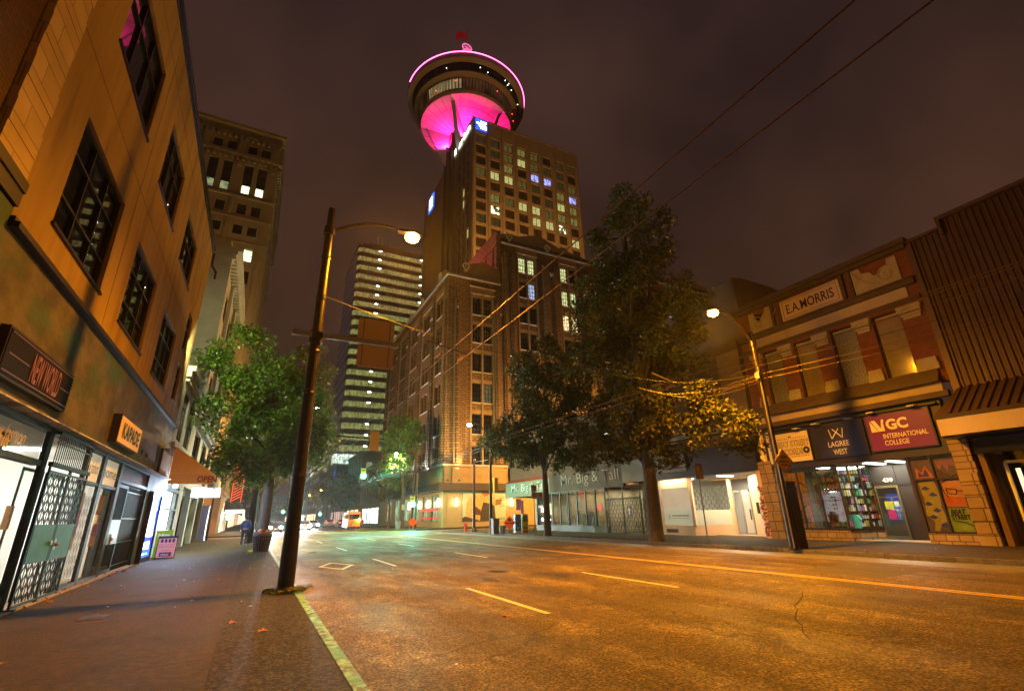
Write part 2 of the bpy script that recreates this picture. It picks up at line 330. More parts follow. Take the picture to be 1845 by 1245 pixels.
b = MB(); b.box(-.18, 1.02, -20, 52, .131, .136); b.build('pavement_strip', pavdark, kind='structure')
kerbr = M('kerb_stone_grey', (.10, .09, .08), .7, c2=(.17, .155, .14), s=6, bump=.8, bs=20, spec=.2)
def kerb(x0, x1, y0, y1):
    b = MB(); y = y0; rnd = random.Random(3)
    while y < y1-.1:
        L_ = min(1.5+rnd.random()*.5, y1-y); b.box(x0, x1, y+.006, y+L_-.006, -.05, .136+rnd.random()*.004); y += L_
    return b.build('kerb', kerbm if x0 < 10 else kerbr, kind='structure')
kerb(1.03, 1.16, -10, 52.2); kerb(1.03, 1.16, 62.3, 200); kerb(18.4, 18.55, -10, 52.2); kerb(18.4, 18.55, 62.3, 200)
b = MB()                                                   # score lines cut in the pavement slabs
for y in np.arange(-3, 52, 3.4): b.box(-3.78, -.2, y, y+.008, .128, .1308)
b.box(-1.43, -1.42, -5, 50, .128, .1312)
for y in np.arange(-3, 52, 1.52): b.box(18.6, 24.3, y, y+.012, .128, .1315)
b.box(21.4, 21.412, -5, 50, .128, .1318)
b.build('pavement_joint', M('joint_dirt', (.038, .032, .025), .9), kind='structure')
paintw = M('worn_white_road_paint', (.62, .60, .55), .55, c2=(.20, .19, .17), s=9, lo=.5, hi=.75, bump=.3, bs=60)
painty = M('worn_yellow_road_paint', (.62, .40, .06), .55, c2=(.25, .18, .05), s=9, lo=.5, hi=.8, bump=.3, bs=60)
b = MB()
for x, ys in ((4.71, 7.87), (8.62, 8.75)):
    for k in range(-1, 5):
        y = ys+10.2*k
        if y > 48: break
        b.box(x-.055, x+.055, y, y+3.65, .001, .0045)
    for k in range(0, 8): b.box(x-.06, x+.06, 66+11*k, 69.6+11*k, .001, .0045)
cx0, cy0 = 2.95, 19.6                                      # bus lane diamond
dp = [(cx0, cy0-1.55), (cx0+.62, cy0), (cx0, cy0+1.55), (cx0-.62, cy0)]; di = [(cx0, cy0-1.2), (cx0+.48, cy0), (cx0, cy0+1.2), (cx0-.48, cy0)]
for i in range(4):
    j = (i+1) % 4; b.quad((*dp[i], .004), (*dp[j], .004), (*di[j], .004), (*di[i], .004))
b.box(1.5, 18.3, 47.0, 47.35, .001, .0045); b.box(1.5, 12, 43.9, 44.3, .001, .0045)
for y in (50.6, 62.6): pass
b.build('road_marking', paintw, kind='structure')
b = MB(); b.box(12.22, 12.33, -20, 46.8, .001, .0045); b.box(12.42, 12.53, -20, 46.8, .001, .0048); b.box(12.25, 12.45, 66, 260, .001, .0045)
b.build('road_marking', painty, kind='structure')
b = MB(); b.box(4, 17, 63.2, 65.0, .001, .0045); b.build('cycle_crossing_paint', M('green_road_paint', (.12, .42, .06), .6), kind='structure')
tar = M('tar_seam', (.016, .013, .010), .8, spec=.1); b = MB(); rr_ = random.Random(21)
for (x, y, dx, dy, n_) in ((6.6, 4.5, .35, .25, 10), (3.4, 24, .6, .05, 16), (9, 16, .5, .12, 14), (14.6, 5, .02, .6, 30)):
    for k in range(n_): x2 = x+dx+rr_.uniform(-.09, .09); y2 = y+dy+rr_.uniform(-.09, .09); b.beam((x, y, .0022), (x2, y2, .0022), .014, .003); x, y = x2, y2
b.build('tar_seam', tar, kind='structure')
b = MB(); b.prism([(1.9, 24), (4.0, 24.1), (3.9, 27.5), (2.0, 27.4)], 'z', .0008, .0016); b.prism([(13.4, 7.0), (16.2, 7.1), (16.1, 9.2), (13.5, 9.1)], 'z', .0008, .0016)
b.build('asphalt_patch', M('patch_asphalt', (.040, .033, .024), .7, c2=(.085, .071, .052), s=28, bump=.8, bs=40, lo=.42, hi=.62), kind='structure')
cst = M('cast_iron', (.05, .04, .033), .5, .6, bump=1., bs=25)
for k, (x, y, r_) in enumerate(((6.8, 14.2, .34), (3.0, 28, .34), (10.6, 24, .34))):
    t = T('manhole_cover', ['round iron manhole cover in the second lane', 'round iron manhole cover beyond the painted diamond', 'round iron manhole cover near the yellow line'][k], 'manhole cover', (x, y, 0)); b = MB(); b.lathe([(0, .006), (r_*.86, .006), (r_*.88, .002), (r_*.92, .002), (r_, .008), (r_+.03, .001)], (x, y), 28)
    for a in np.arange(-.22, .25, .09): b.box(x-.2, x+.2, y+a, y+a+.03, .0065, .009)
    b.build('cover', cst, t)
t = T('utility_cover', 'small square iron utility cover in the near pavement', 'utility cover', (-2.1, 11.2, .13)); b = MB(); b.box(-2.3, -1.95, 11.0, 11.5, .131, .137); b.build('cover', cst, t)
t = T('drain_grate', 'iron drain grate in the gutter beside the near pole', 'drain', (1.4, 14.4, 0)); b = MB()
for k in range(9): b.box(1.22, 1.62, 14.1+k*.07, 14.13+k*.07, .004, .012)
b.build('grate', cst, t)
# gutter band on the right, polished by tyres
b = MB(); b.box(16.9, 18.38, -20, 52, .0006, .003); b.build('gutter_strip', M('gutter_concrete', (.10, .098, .10), .45, c2=(.16, .155, .16), s=2, bump=.3, bs=60, stretch=(1, .2, 1)), kind='structure')
# ------------------------------------------------------------ left orange building
stucco = M('orange_stucco', (.23, .150, .050), .85, c2=(.32, .205, .068), s=.9, bump=.35, bs=45, detail=10, c3=(.19, .118, .040), s3=1.3, stretch=(1, 1.4, .22), spec=.2)
mottle = M('stained_render', (.050, .042, .032), .7, c2=(.105, .086, .062), s=1.6, bump=.6, bs=9, detail=12, lo=.4, hi=.6, c3=(.04, .085, .065), s3=.9, stretch=(1, .6, 1), spec=.2)
soffitm = M('peeling_white_soffit', (.42, .42, .38), .7, c2=(.12, .13, .09), s=2.2, lo=.52, hi=.6, bump=.3, bs=12)
lb = T('orange_building', 'orange rendered corner building with big square windows above the shops', 'building', (-3.8, 18, .13))
XL = -3.8
holes = [(9.97, 13.06, 6.6, 8.98), (14.85, 17.85, 6.6, 8.98), (19.8, 22.85, 6.56, 8.92), (10.1, 13.22, 11.13, 13.42), (15.07, 17.95, 11.15, 13.35), (19.95, 22.95, 11.1, 13.15), (24.6, 25.75, 8.98, 10.73), (24.7, 25.7, 6.7, 8.3)]
b = MB(); b.wall('x', XL, XL-.3, 8.75, 27.4, 5.98, 15.5, holes)
b.build('wall_upper', stucco, lb)
b = MB(); b.box(-16, XL-.3, 27.1, 27.4, .13, 15.5); b.box(-16, -15.7, 0, 27.1, 3.6, 15.5); b.box(-15.7, XL-.31, 8.8, 27.1, 15.2, 15.45); b.build('side_wall', stucco, lb)
b = MB(); b.wall('x', XL, XL-.28, 8.75, 27.4, 3.45, 5.80, []); b.wall('x', XL+.0, XL-.28, 23.95, 24.6, .13, 3.45); b.wall('x', XL, XL-.28, 27.05, 27.4, .13, 3.45); b.box(XL-.28, XL, 24.6, 27.05, 2.85, 3.449)
b.build('wall_lower', mottle, lb)
b = MB(); b.box(XL-.2, XL+.13, 8.75, 27.45, 5.80, 5.90); b.box(XL-.2, XL+.06, 8.75, 27.45, 5.901, 5.979); b.build('ledge', darkbrown, lb)
b = MB(); b.box(XL-.3, XL+.10, 8.75, 27.5, 15.5, 15.62); b.box(XL-.3, XL+.04, 8.75, 27.45, 15.3, 15.499); b.build('roof_coping', darkbrown, lb)
b = MB(); b.box(XL, XL+.004, 13.8, 13.815, 5.98, 15.3); b.box(XL, XL+.004, 18.8, 18.815, 5.98, 15.3); b.box(XL, XL+.004, 23.85, 23.865, 5.98, 15.3); b.box(XL, XL+.0035, 8.8, 27.4, 9.95, 9.962); b.box(XL, XL+.0035, 8.8, 27.4, 14.2, 14.21)
b.build('wall_joint', M('joint_shadow', (.05, .035, .02), .9), lb)  # thin dark strips marking the wall joints
stockglass = glassm('upper_window_glass', (.75, .75, .72), .30, .02)
for i, (y0, y1, z0, z1) in enumerate(holes):
    sm = i >= 6
    w = window(lb, 'x', XL-.07, 1, y0+.01, y1-.01, z0+.01, z1-.01, 1 if sm else 3, 2, darkbrown, stockglass if i < 3 else mirrorglass, fw=.07, mw=.055, dep=.12, zs=[z1-.62] if sm else [z1-.72, z0+.72] if i < 3 else [z1-.75])
    s_ = MB(); s_.box(XL-.1, XL+.05, y0-.04, y1+.04, z0-.05, z0+.008); s_.build('sill', darkbrown, w)
# added shelves and stock, standing in for reflections in the lower windows
stock = islandm('window_stock', [(.3, .28, .2), (.16, .12, .08), (.4, .38, .3), (.1, .12, .06)], .6)
b = MB(); rr_ = random.Random(12)
for y0 in (9.6, 14.5, 19.4):
    for z in (6.75, 7.35, 7.95, 8.5):
        for k in range(11): y = y0+.2+k*.32; b.box(-4.75, -4.6, y, y+rr_.uniform(.1, .24), z, z+rr_.uniform(.12, .42))
b.build('window_stock', stock, lb, kind='stuff')
b = MB(); b.box(-6.6, -6.5, 8.9, 24.2, 6.2, 9.4); b.box(-6.5, -4.15, 8.9, 24.2, 6.2, 6.3); b.box(-6.5, -4.15, 8.9, 24.2, 9.3, 9.4); b.box(-6.5, -4.15, 8.85, 8.9, 6.3, 9.3); b.box(-6.5, -4.15, 24.2, 24.25, 6.3, 9.3)
for z in (6.7, 7.3, 7.9, 8.45): b.box(-4.85, -4.5, 9.6, 23.4, z, z+.03)
b.build('upper_room', M('upper_room_wall', (.22, .17, .10), .8), lb)
light('upper_room_light', 'AREA', (-5.6, 16.5, 9.2), 42, (1, .85, .5), lb, sx=1, sy=13)  # unseen lamp added to light the added stock
litroom = litm('dim_room', (.16, .11, .05), .9, (.02, .012, .006), 1.6, .42, .7)
dnp = M('downpipe_metal', (.10, .08, .07), .4, .6)
b = MB(); b.tube([(XL+.08, 27.43, 15.3), (XL+.08, 27.43, 14.6), (XL+.3, 27.6, 14.3), (XL+.3, 27.6, 13.9)], .06, 8); b.build('downpipe', dnp, lb, True)
# neighbouring brick building with a painted quoin strip, at the left edge
nb = T('brick_building', 'dark brick building with a pale painted stone edge beside the orange wall', 'building', (-3.8, 5, .13))
dbrick = brick('dark_red_brick', (.12, .04, .025), (.08, .03, .02), (.05, .03, .025))
b = MB(); b.wall('x', XL-.05, XL-.4, -14, 7.75, 3.3, 16, []); b.build('wall', dbrick, nb)
quo = brick('painted_quoin', (.58, .40, .16), (.46, .31, .12), (.32, .21, .09), bw=1.1, bh=.42, bump=1.0, ms=.012, off=.4)
b = MB()
for i in range(23):
    z = 6.55+i*.42; b.box(XL-.35, XL+.03+(.010 if i % 2 else 0), 7.78, 8.74-(.02*(i % 3)), z+.002, z+.418)
b.build('quoin_strip', quo, nb)
b = MB(); b.box(XL-.3, XL+.08, 7.5, 8.74, 6.36, 6.54); b.box(XL-.3, XL+.05, 7.5, 8.74, 6.12, 6.359); b.build('bracket', darkbrown, nb)
b = MB(); b.wall('x', XL, XL-.3, -14, 8.745, 3.3, 6.1, []); b.build('fascia', mottle, nb)
b = MB()
for y0 in np.arange(-13, 7, 4.): b.box(XL-.3, XL, y0, y0+.4, .13, 3.299)
b.box(XL-.3, XL, 8.0, 8.745, .13, 3.299); b.build('pier', mottle, nb)
b = MB(); b.box(XL-.25, XL-.2, -12.6, 8, .13, 3.299); b.build('shutter', M('shutter_steel', (.10, .09, .08), .5, .5), nb)
# ------------------------------------------------------------ storefront (parts of the orange building)
roomw = M('white_room', (.80, .79, .74), .8, c2=(.7, .69, .64), s=1); floorm = M('shop_floor', (.35, .30, .24), .5)
b = MB(); b.box(-9.6, -9.5, 8.9, 19.2, .13, 3.45); b.box(-9.5, XL-.3, 8.8, 8.9, .13, 3.45); b.box(-9.5, XL-.35, 19.2, 19.3, .13, 3.45); b.box(-9.6, XL-.28, 8.8, 19.3, 3.451, 3.5)
b.box(-9.5, -6.5, 14.9, 15.0, .13, 3.45)
b.build('shop_room', roomw, lb)
b = MB(); b.box(-9.5, XL-.02, 8.9, 24, .12, .155); b.build('shop_floor', floorm, lb)
b = MB()
for y in (10.6, 13.6, 16.4): b.box(-8.6, -5.0, y-.12, y+.12, 3.40, 3.448)
b.build('ceiling_light', litm('tube_light', (1, .98, .9), 14), lb)
light('shop_light', 'AREA', (-5.6, 11.9, 3.3), 120, (1, .97, .86), lb, sx=1, sy=4, aim=(-9.2, 11.9, .6)); light('shop_light', 'AREA', (-5.6, 17.0, 3.3), 110, (1, .97, .86), lb, sx=1, sy=3, aim=(-9.2, 17, .6)); light('end_wall_light', 'AREA', (-6.6, 16.2, 2.4), 190, (1, .97, .86), lb, sx=1.6, sy=1.6, aim=(-5.2, 19.2, 1.6))
b = MB()
for y0, y1 in ((8.76, 8.86), (12.66, 12.88), (15.42, 15.56), (16.96, 17.2), (18.98, 19.3), (23.72, 23.95)): b.box(XL-.05, XL+.03, y0, y1, .13, 3.44)
b.box(XL-.14, XL+.02, 8.86, 23.72, 3.36, 3.44)
b.box(XL-.13, XL+.015, 8.86, 12.66, 2.70, 2.80); b.box(XL-.13, XL+.015, 15.56, 16.96, 2.56, 2.64); b.box(XL-.13, XL+.015, 17.2, 18.98, 2.56, 2.64); b.box(XL-.13, XL+.02, 19.3, 23.72, 2.82, 2.92)
b.build('storefront_frame', M('storefront_frame_paint', (.010, .011, .010), .6, 0, spec=.25, c2=(.02, .055, .05), s=4, lo=.5, hi=.7), lb)
b = MB(); b.box(XL-.16, XL+.03, 8.86, 12.66, .13, .42); b.box(XL-.16, XL+.03, 15.56, 16.96, .13, .24); b.box(XL-.16, XL+.03, 17.2, 18.98, .13, .24); b.build('stall_riser', darkbrown, lb)
b = MB(); b.box(XL-.02, XL+.28, 8.8, 27.3, 3.445, 3.47); b.build('soffit', soffitm, lb)
for y0, y1, z0, z1 in ((8.86, 12.66, .42, 2.70), (8.86, 12.66, 2.8, 3.36), (15.56, 16.96, .24, 2.56), (17.2, 18.98, .24, 2.56), (15.56, 16.96, 2.64, 3.36), (17.2, 18.98, 2.64, 3.36)):
    b = MB(); b.box(XL-.07, XL-.06, y0, y1, z0, z1); b.build('window_pane', shopglass, lb)
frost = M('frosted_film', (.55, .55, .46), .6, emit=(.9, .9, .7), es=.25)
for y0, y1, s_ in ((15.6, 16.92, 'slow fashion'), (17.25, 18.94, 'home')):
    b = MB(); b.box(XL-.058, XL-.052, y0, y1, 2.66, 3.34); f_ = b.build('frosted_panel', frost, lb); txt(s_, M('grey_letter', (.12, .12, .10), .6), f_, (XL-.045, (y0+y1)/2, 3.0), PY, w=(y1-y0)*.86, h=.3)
def lattice(b, ax, c, u0, u1, z0, z1, du=.11, dz=.30, r=.008):
    du *= 1.25
    """folding diamond grille: crossing flat bars and thin uprights"""
    n = max(2, int((u1-u0)/du)); du = (u1-u0)/n; k = max(1, int((z1-z0)/dz)); dz = (z1-z0)/k
    def P(u, z): return (c, u, z) if ax == 'x' else (u, c, z)
    for i in range(n+1):
        u = u0+i*du; b.beam(P(u, z0), P(u, z1), *((r*.7, r*1.3) if ax == 'x' else (r*1.3, r*.7)))
    for i in range(n):
        for j in range(k):
            a, d = (0, 1) if (i+j) % 2 else (1, 0)
            b.beam(P(u0+(i+a)*du, z0+j*dz), P(u0+(i+d)*du, z0+(j+1)*dz), r, r)
g_ = T('folding_grille', 'folding diamond grille behind the slow fashion window', 'grille', (-4.1, 16.2, .3), 'folding grilles behind the shop windows')
b = MB(); lattice(b, 'x', -4.1, 15.62, 16.9, .3, 2.35, .10, .26); b.build('lattice', galv, g_)
g_ = T('folding_grille', 'folding diamond grille behind the narrow window beside the dark door', 'grille', (-4.1, 18.1, .3), 'folding grilles behind the shop windows')
b = MB(); lattice(b, 'x', -4.1, 17.25, 18.4, .3, 2.35, .10, .26); b.build('lattice', galv, g_)
# security gate with two leaves, standing open slightly proud of the shop front
gt = T('security_gate', 'double steel security gate with teal panels across the bright shop door', 'gate', (-3.65, 14.1, .13))
GX = XL+.10
b = MB()
for y in (12.86, 14.10, 14.16, 15.40): b.box(GX-.015, GX+.02, y-.025, y+.025, .16, 2.72)
b.box(GX-.04, GX+.04, 12.84, 15.44, 2.72, 2.80); b.box(GX-.04, GX+.04, 12.84, 15.44, 3.34, 3.40)
b.box(GX-.05, GX+.05, 14.08, 14.18, .13, .16); b.box(GX-.06, GX+.09, 12.80, 12.92, .13, .17)
b.build('gate_frame', tealdark, gt)
b = MB()
for y in np.arange(12.95, 15.4, .125): b.box(GX-.008, GX+.008, y-.008, y+.008, 2.80, 3.34)
b.box(GX-.012, GX+.012, 12.9, 15.4, 3.18, 3.205); b.build('transom_bars', black, gt)
for y0, y1 in ((12.9, 14.07), (14.19, 15.37)):
    b = MB(); lattice(b, 'x', GX, y0+.05, y1-.03, 1.62, 2.60, .12, .16, .017); lattice(b, 'x', GX, y0+.05, y1-.03, .24, .92, .12, .17, .017)
    for z in (.2, .93, 1.6, 2.62): b.box(GX-.02, GX+.02, y0, y1, z-.02, z+.02)
    lf = b.build('gate_leaf', black, gt)
    b = MB(); b.box(GX-.006, GX+.022, y0+.02, y1-.02, .94, 1.60); b.build('gate_panel', teal, lf)
b = MB(); b.box(GX+.02, GX+.055, 13.93, 14.05, 1.22, 1.30); b.sphere((GX+.06, 14.30, 1.22), .045, 8); b.box(GX+.02, GX+.03, 14.25, 14.36, 1.12, 1.32); b.build('lock', galv, gt)
# inner glass doors of the lit shop
b = MB()
for y0, y1 in ((12.95, 14.05), (14.2, 15.35)): b.box(XL-.33, XL-.3, y0, y0+.04, .16, 2.7); b.box(XL-.33, XL-.3, y1-.04, y1, .16, 2.7); b.box(XL-.33, XL-.3, y0, y1, 2.64, 2.7); b.box(XL-.33, XL-.3, y0, y1, .16, .22)
b.build('inner_door', darkbrown, lb)
# dark doorway bay
b = MB(); b.box(-5.2, -5.1, 19.3, 24, .13, 3.45); b.box(-5.2, XL-.28, 23.95, 24.05, .13, 3.45); b.box(-5.2, XL-.16, 19.25, 19.299, .13, 3.45); b.build('door_recess', M('dark_recess', (.03, .025, .02), .7), lb)
b = MB()
for y in np.arange(19.38, 23.7, .12): b.box(XL-.08, XL-.05, y, y+.05, 2.93, 3.35)
b.build('transom_slats', M('brown_slat', (.07, .04, .02), .6), lb)
b = MB(); b.box(XL-.1, XL-.05, 19.32, 19.42, .16, 2.8); b.box(XL-.1, XL-.05, 20.9, 21.0, .16, 2.8); b.box(XL-.1, XL-.05, 19.42, 20.9, 2.7, 2.8); b.box(XL-.1, XL-.05, 19.42, 20.9, .16, .26)
for y in np.arange(19.52, 20.9, .12): b.box(XL-.08, XL-.065, y, y+.015, .26, 2.7)
d_ = b.build('door', tealdark, lb); b = MB(); b.box(XL-.062, XL-.04, 19.42, 20.9, 1.0, 1.72); b.build('door_panel', M('pale_steel_panel', (.10, .16, .18), .5), d_); b = MB(); b.sphere((XL-.0, 20.05, 1.15), .05, 8); b.box(XL-.04, XL-.01, 20.0, 20.1, 1.0, 1.3); b.build('handle', galv, d_)
b = MB()
for y in np.arange(21.1, 23.7, .14): b.box(XL-.09, XL-.07, y, y+.02, .16, 2.82)
for z in (.3, 1.0, 1.75, 2.6): b.box(XL-.1, XL-.06, 21.0, 23.72, z, z+.03)
b.build('bar_gate', black, lb)
b = MB(); b.box(XL, XL+.18, 8.8, 23.9, .10, .150); b.build('threshold', concrete, lb)
# small fittings on the render
b = MB(); b.box(XL, XL+.05, 21.3, 21.5, 3.92, 4.06); b.box(XL, XL+.05, 22.2, 22.4, 3.90, 4.04); b.build('vent', black, lb)
# ------------------------------------------------------------ signs on the left wall
def sign_box(name, label, y0, y1, z0, z1, m, x0=XL, x1=XL+.12, rim=darkbrown, cat='sign'):
    t = T(name, label, cat, (x0, (y0+y1)/2, z0)); b = MB(); b.box(x0, x1, y0, y1, z0, z1); b.build('sign_case', rim, t)
    b = MB(); b.box(x1+.001, x1+.012, y0+.04, y1-.04, z0+.04, z1-.04); b.build('sign_face', m, t); return t
lt = M('neon_tube_off', (.20, .06, .05), .5); lv = M('violet_tube', (.10, .05, .22), .4)
t = sign_box('shop_sign', 'dark sign with unlit pink tube letters and violet outline above the first shop window', 9.55, 12.66, 3.76, 4.53, M('sign_near_black', (.008, .006, .005), .8, spec=.1))
txt('NEW WORLD', lt, t, (XL+.14, 11.28, 4.14), PY, w=1.35, h=.50, bold=.012); 
b = MB()
for z in (3.84, 4.44): b.box(XL+.134, XL+.142, 9.62, 12.58, z, z+.022)
b.box(XL+.134, XL+.142, 12.05, 12.5, 4.12, 4.14); b.box(XL+.134, XL+.142, 9.7, 10.5, 4.12, 4.14); b.build('outline', lv, t)
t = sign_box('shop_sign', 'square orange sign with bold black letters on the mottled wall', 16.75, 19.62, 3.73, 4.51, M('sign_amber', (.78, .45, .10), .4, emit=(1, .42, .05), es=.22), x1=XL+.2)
txt('KAPADE', M('letter_black', (.008, .007, .006), .5), t, (XL+.222, 18.2, 4.12), PY, w=2.25, h=.44, bold=.03)
t = sign_box('blank_sign', 'blank tan plywood sign panel beside the yellow awning', 25.0, 27.3, 3.55, 4.55, M('plywood_tan', (.36, .22, .10), .6, c2=(.28, .16, .07), s=3), x1=XL+.1)
# backlit advert
t = T('advert_lightbox', 'tall glowing blue advert lightbox beside the convenience store', 'lightbox', (XL, 25.9, .13))
b = MB(); b.box(XL-.2, XL+.16, 24.68, 27.0, .13, .3); b.box(XL-.2, XL+.16, 24.68, 24.78, .3, 2.8); b.box(XL-.2, XL+.16, 26.9, 27.0, .3, 2.8); b.box(XL-.2, XL+.16, 24.78, 26.9, 2.7, 2.8); b.build('frame', black, t)
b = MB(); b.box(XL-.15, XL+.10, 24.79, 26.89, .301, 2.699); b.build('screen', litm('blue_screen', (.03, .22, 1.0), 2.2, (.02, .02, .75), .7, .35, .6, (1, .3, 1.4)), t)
wl = litm('white_lit', (.8, .95, 1.0), 4)

for k, (y, z, w_, h_, n_) in enumerate(((25.75, 1.60, 1.3, .26, 4), (25.85, 1.18, 1.5, .28, 4), (25.7, .74, 1.2, .34, 3), (25.3, 2.3, .3, .14, 2), (26.4, 2.2, .14, .3, 1), (25.6, .42, 1.3, .05, 14))): blur_text(wl, t, (XL+.112, y, z), PY, w_, h_, n_, 30+k, 'white_lettering')
# posters and plants in the windows
pm = M('kraft_poster', (.35, .22, .12), .7); pr = M('red_poster', (.35, .05, .03), .6, c2=(.12, .03, .03), s=9)
for y, l_ in ((16.2, 'tan and red poster hanging in the slow fashion window'), (18.2, 'tan and red poster hanging in the window beside the dark door')):
    t = T('poster', l_, 'poster', (-3.9, y, 1.2), 'posters hanging in the shop windows'); b = MB(); b.box(-3.90, -3.893, y-.26, y+.3, 1.95, 2.38); b.box(-3.90, -3.893, y-.26, y+.3, 1.02, 1.3); b.build('card', pm, t); b = MB(); b.box(-3.90, -3.893, y-.26, y+.3, 1.3, 1.95); b.build('picture', pr, t)
# ------------------------------------------------------------ leaves helper
def leaf_mesh(name, centers, sig, n, size, mat, parent, seed=1, flat=.6, squash=.75, label=None):
    """n small folded leaves gathered in clumps round the given centres (x,y,z,weight)"""
    rg = np.random.default_rng(seed); C_ = np.array(centers, float)
    w = C_[:, 3]/C_[:, 3].sum(); idx = rg.choice(len(C_), n, p=w)
    d = rg.normal(size=(n, 3)); d /= np.linalg.norm(d, axis=1)[:, None]
    rad = sig*np.sqrt(C_[idx, 3])[:, None]*(rg.random((n, 1))**.45)
    p = C_[idx, :3]+d*rad*np.array([1, 1, squash])
    nrm = rg.normal(size=(n, 3))*.75+d*.5+np.array([0, 0, flat]); nrm /= np.linalg.norm(nrm, axis=1)[:, None]
    t = rg.normal(size=(n, 3)); t -= (t*nrm).sum(1)[:, None]*nrm; t /= np.linalg.norm(t, axis=1)[:, None]; bt = np.cross(nrm, t)
    s = size*(.6+.8*rg.random((n, 1))); fold = nrm*s*.18
    V = np.stack([p-t*s*.55, p-t*s*.1-bt*s*.52+fold, p+t*s*.25-bt*s*.30+fold*.6, p+t*s*.62, p+t*s*.25+bt*s*.30+fold*.6, p-t*s*.1+bt*s*.52+fold], 1).reshape(-1, 3)
    me = bpy.data.meshes.new(name); me.vertices.add(n*6); me.vertices.foreach_set('co', V.astype(np.float32).ravel())
    me.loops.add(n*8); me.polygons.add(n*2); base = np.arange(n)[:, None]*6
    li = (base+np.array([0, 1, 2, 3, 0, 3, 4, 5])).ravel(); me.loops.foreach_set('vertex_index', li.astype(np.int32))
    me.polygons.foreach_set('loop_start', (np.arange(n*2)*4).astype(np.int32)); me.polygons.foreach_set('loop_total', np.full(n*2, 4, np.int32))
    me.materials.append(mat); me.update(); me.validate()
    o = bpy.data.objects.new(name, me); COL.objects.link(o); return tag(o, label, parent=parent)
barkm = M('bark', (.05, .045, .038), .9, c2=(.10, .09, .076), s=9, bump=.9, bs=14, stretch=(3, 3, .6))
def crown_centers(blobs, k, seed, shell=.55):
    rg = np.random.default_rng(seed); out = []
    vol = np.array([b[3]*b[4]*b[5] for b in blobs]); vol /= vol.sum()
    for i in rg.choice(len(blobs), k, p=vol):
        cx, cy, cz, rx, ry, rz = blobs[i]; d = rg.normal(size=3); d /= np.linalg.norm(d); r = shell+(1-shell)*rg.random()
        out.append((cx+d[0]*rx*r, cy+d[1]*ry*r, cz+d[2]*rz*r, .5+rg.random()*1.0))
    return out
def tree(label, base, h0, blobs, trunk_r, n, k, size, mat, seed, sig=.62, group=None, lean=(0, 0), brn=16, nm='tree', cl=.6):
    t = T(nm, label, 'tree', base, group); rnd = random.Random(seed)
    C_ = crown_centers(blobs, k, seed)
    bx, by, bz = base; top = max(b_[2]+b_[5]*.3 for b_ in blobs); cx = sum(b_[0] for b_ in blobs)/len(blobs); cy = sum(b_[1] for b_ in blobs)/len(blobs)
    b = MB(); fork = (bx+lean[0], by+lean[1], h0)
    b.tube([(bx, by, bz-.05), (bx+.01, by, bz+.25), (bx+lean[0]*.5, by+lean[1]*.5, (bz+h0)/2), fork], [trunk_r*1.35, trunk_r*1.05, trunk_r*.95, trunk_r*.85], 12)
    mid = (bx+(cx-bx)*.5, by+(cy-by)*.5, h0+(top-h0)*.45); b.tube([fork, mid, (cx, cy, top)], [trunk_r*.8, trunk_r*.5, .05], 8)
    tr = b.build('trunk', barkm, t, True)
    b = MB()
    for i in range(brn):
        c = C_[rnd.randrange(len(C_))]; s_ = rnd.random()*.8; st = Vector(fork).lerp(Vector(mid), s_) if rnd.random() < .6 else Vector(mid).lerp(Vector((cx, cy, top)), s_)
        m_ = st.lerp(Vector(c[:3]), .5)+Vector((rnd.uniform(-.3, .3), rnd.uniform(-.3, .3), rnd.uniform(.1, .5))); b.tube([st, m_, c[:3]], [trunk_r*.32, trunk_r*.2, .02], 6)
    b.build('limb', barkm, tr, True)
    leaf_mesh('crown', C_, sig, n, size, mat, t, seed+5)
    return t
# ------------------------------------------------------------ plants behind the first window
gl = leafm('house_plant_leaf', [(.05, .16, .02), (.10, .28, .03), (.16, .36, .05)], .4); rl = leafm('red_leaf', [(.5, .10, .02), (.6, .2, .03), (.3, .05, .02)], .5)
for cx_, cy_, cz_, m_, l_ in ((-4.25, 10.9, 2.98, gl, 'green hanging plant at the top of the first shop window'), (-4.3, 10.2, 2.5, rl, 'red and orange dried flowers hanging in the first shop window')):
    t = T('hanging_plant', l_, 'plant', (cx_, cy_, cz_)); b = MB(); b.lathe([(.03, cz_-.12), (.12, cz_-.1), (.14, cz_+.02), (.02, cz_+.03)], (cx_, cy_), 12); b.tube([(cx_, cy_, cz_), (cx_, cy_, 3.44)], .006, 5); b.build('pot', pm, t, True)
    rr_ = random.Random(int(cy_*10)); leaf_mesh('foliage', [(cx_+rr_.uniform(-.2, .2), cy_+rr_.uniform(-.75, .75), cz_+rr_.uniform(-.22, .15), .3) for _ in range(26)], .3, 900, .09, m_, t, 4)
t = T('glass_lettering', 'gold script lettering on the upper glass of the first shop window', 'lettering', (XL, 10.4, 2.9)); txt('slow fashion', gold, t, (XL-.04, 11.0, 3.1), PY, w=1.5, h=.3, shear=.3); blur_text(gold, t, (XL-.04, 10.2, 2.93), PY, 1.9, .2, 16, 5)
t = T('display_shelf', 'white shelf unit with pots behind the first shop window', 'shelf', (-5.5, 11, .15)); b = MB()
for z in (.5, 1.1, 1.7, 2.3): b.box(-6.0, -5.4, 9.6, 12.0, z, z+.03)
for y in (9.6, 12.0): b.box(-6.0, -5.4, y-.02, y+.02, .155, 2.4)
b.build('shelf_board', white, t); b = MB(); rr_ = random.Random(2)
for z in (.53, 1.13, 1.73):
    for k in range(7): y = 9.8+k*.32; b.box(-5.85, -5.6, y, y+rr_.uniform(.08, .2), z, z+rr_.uniform(.15, .4))
b.build('goods', stock, t)
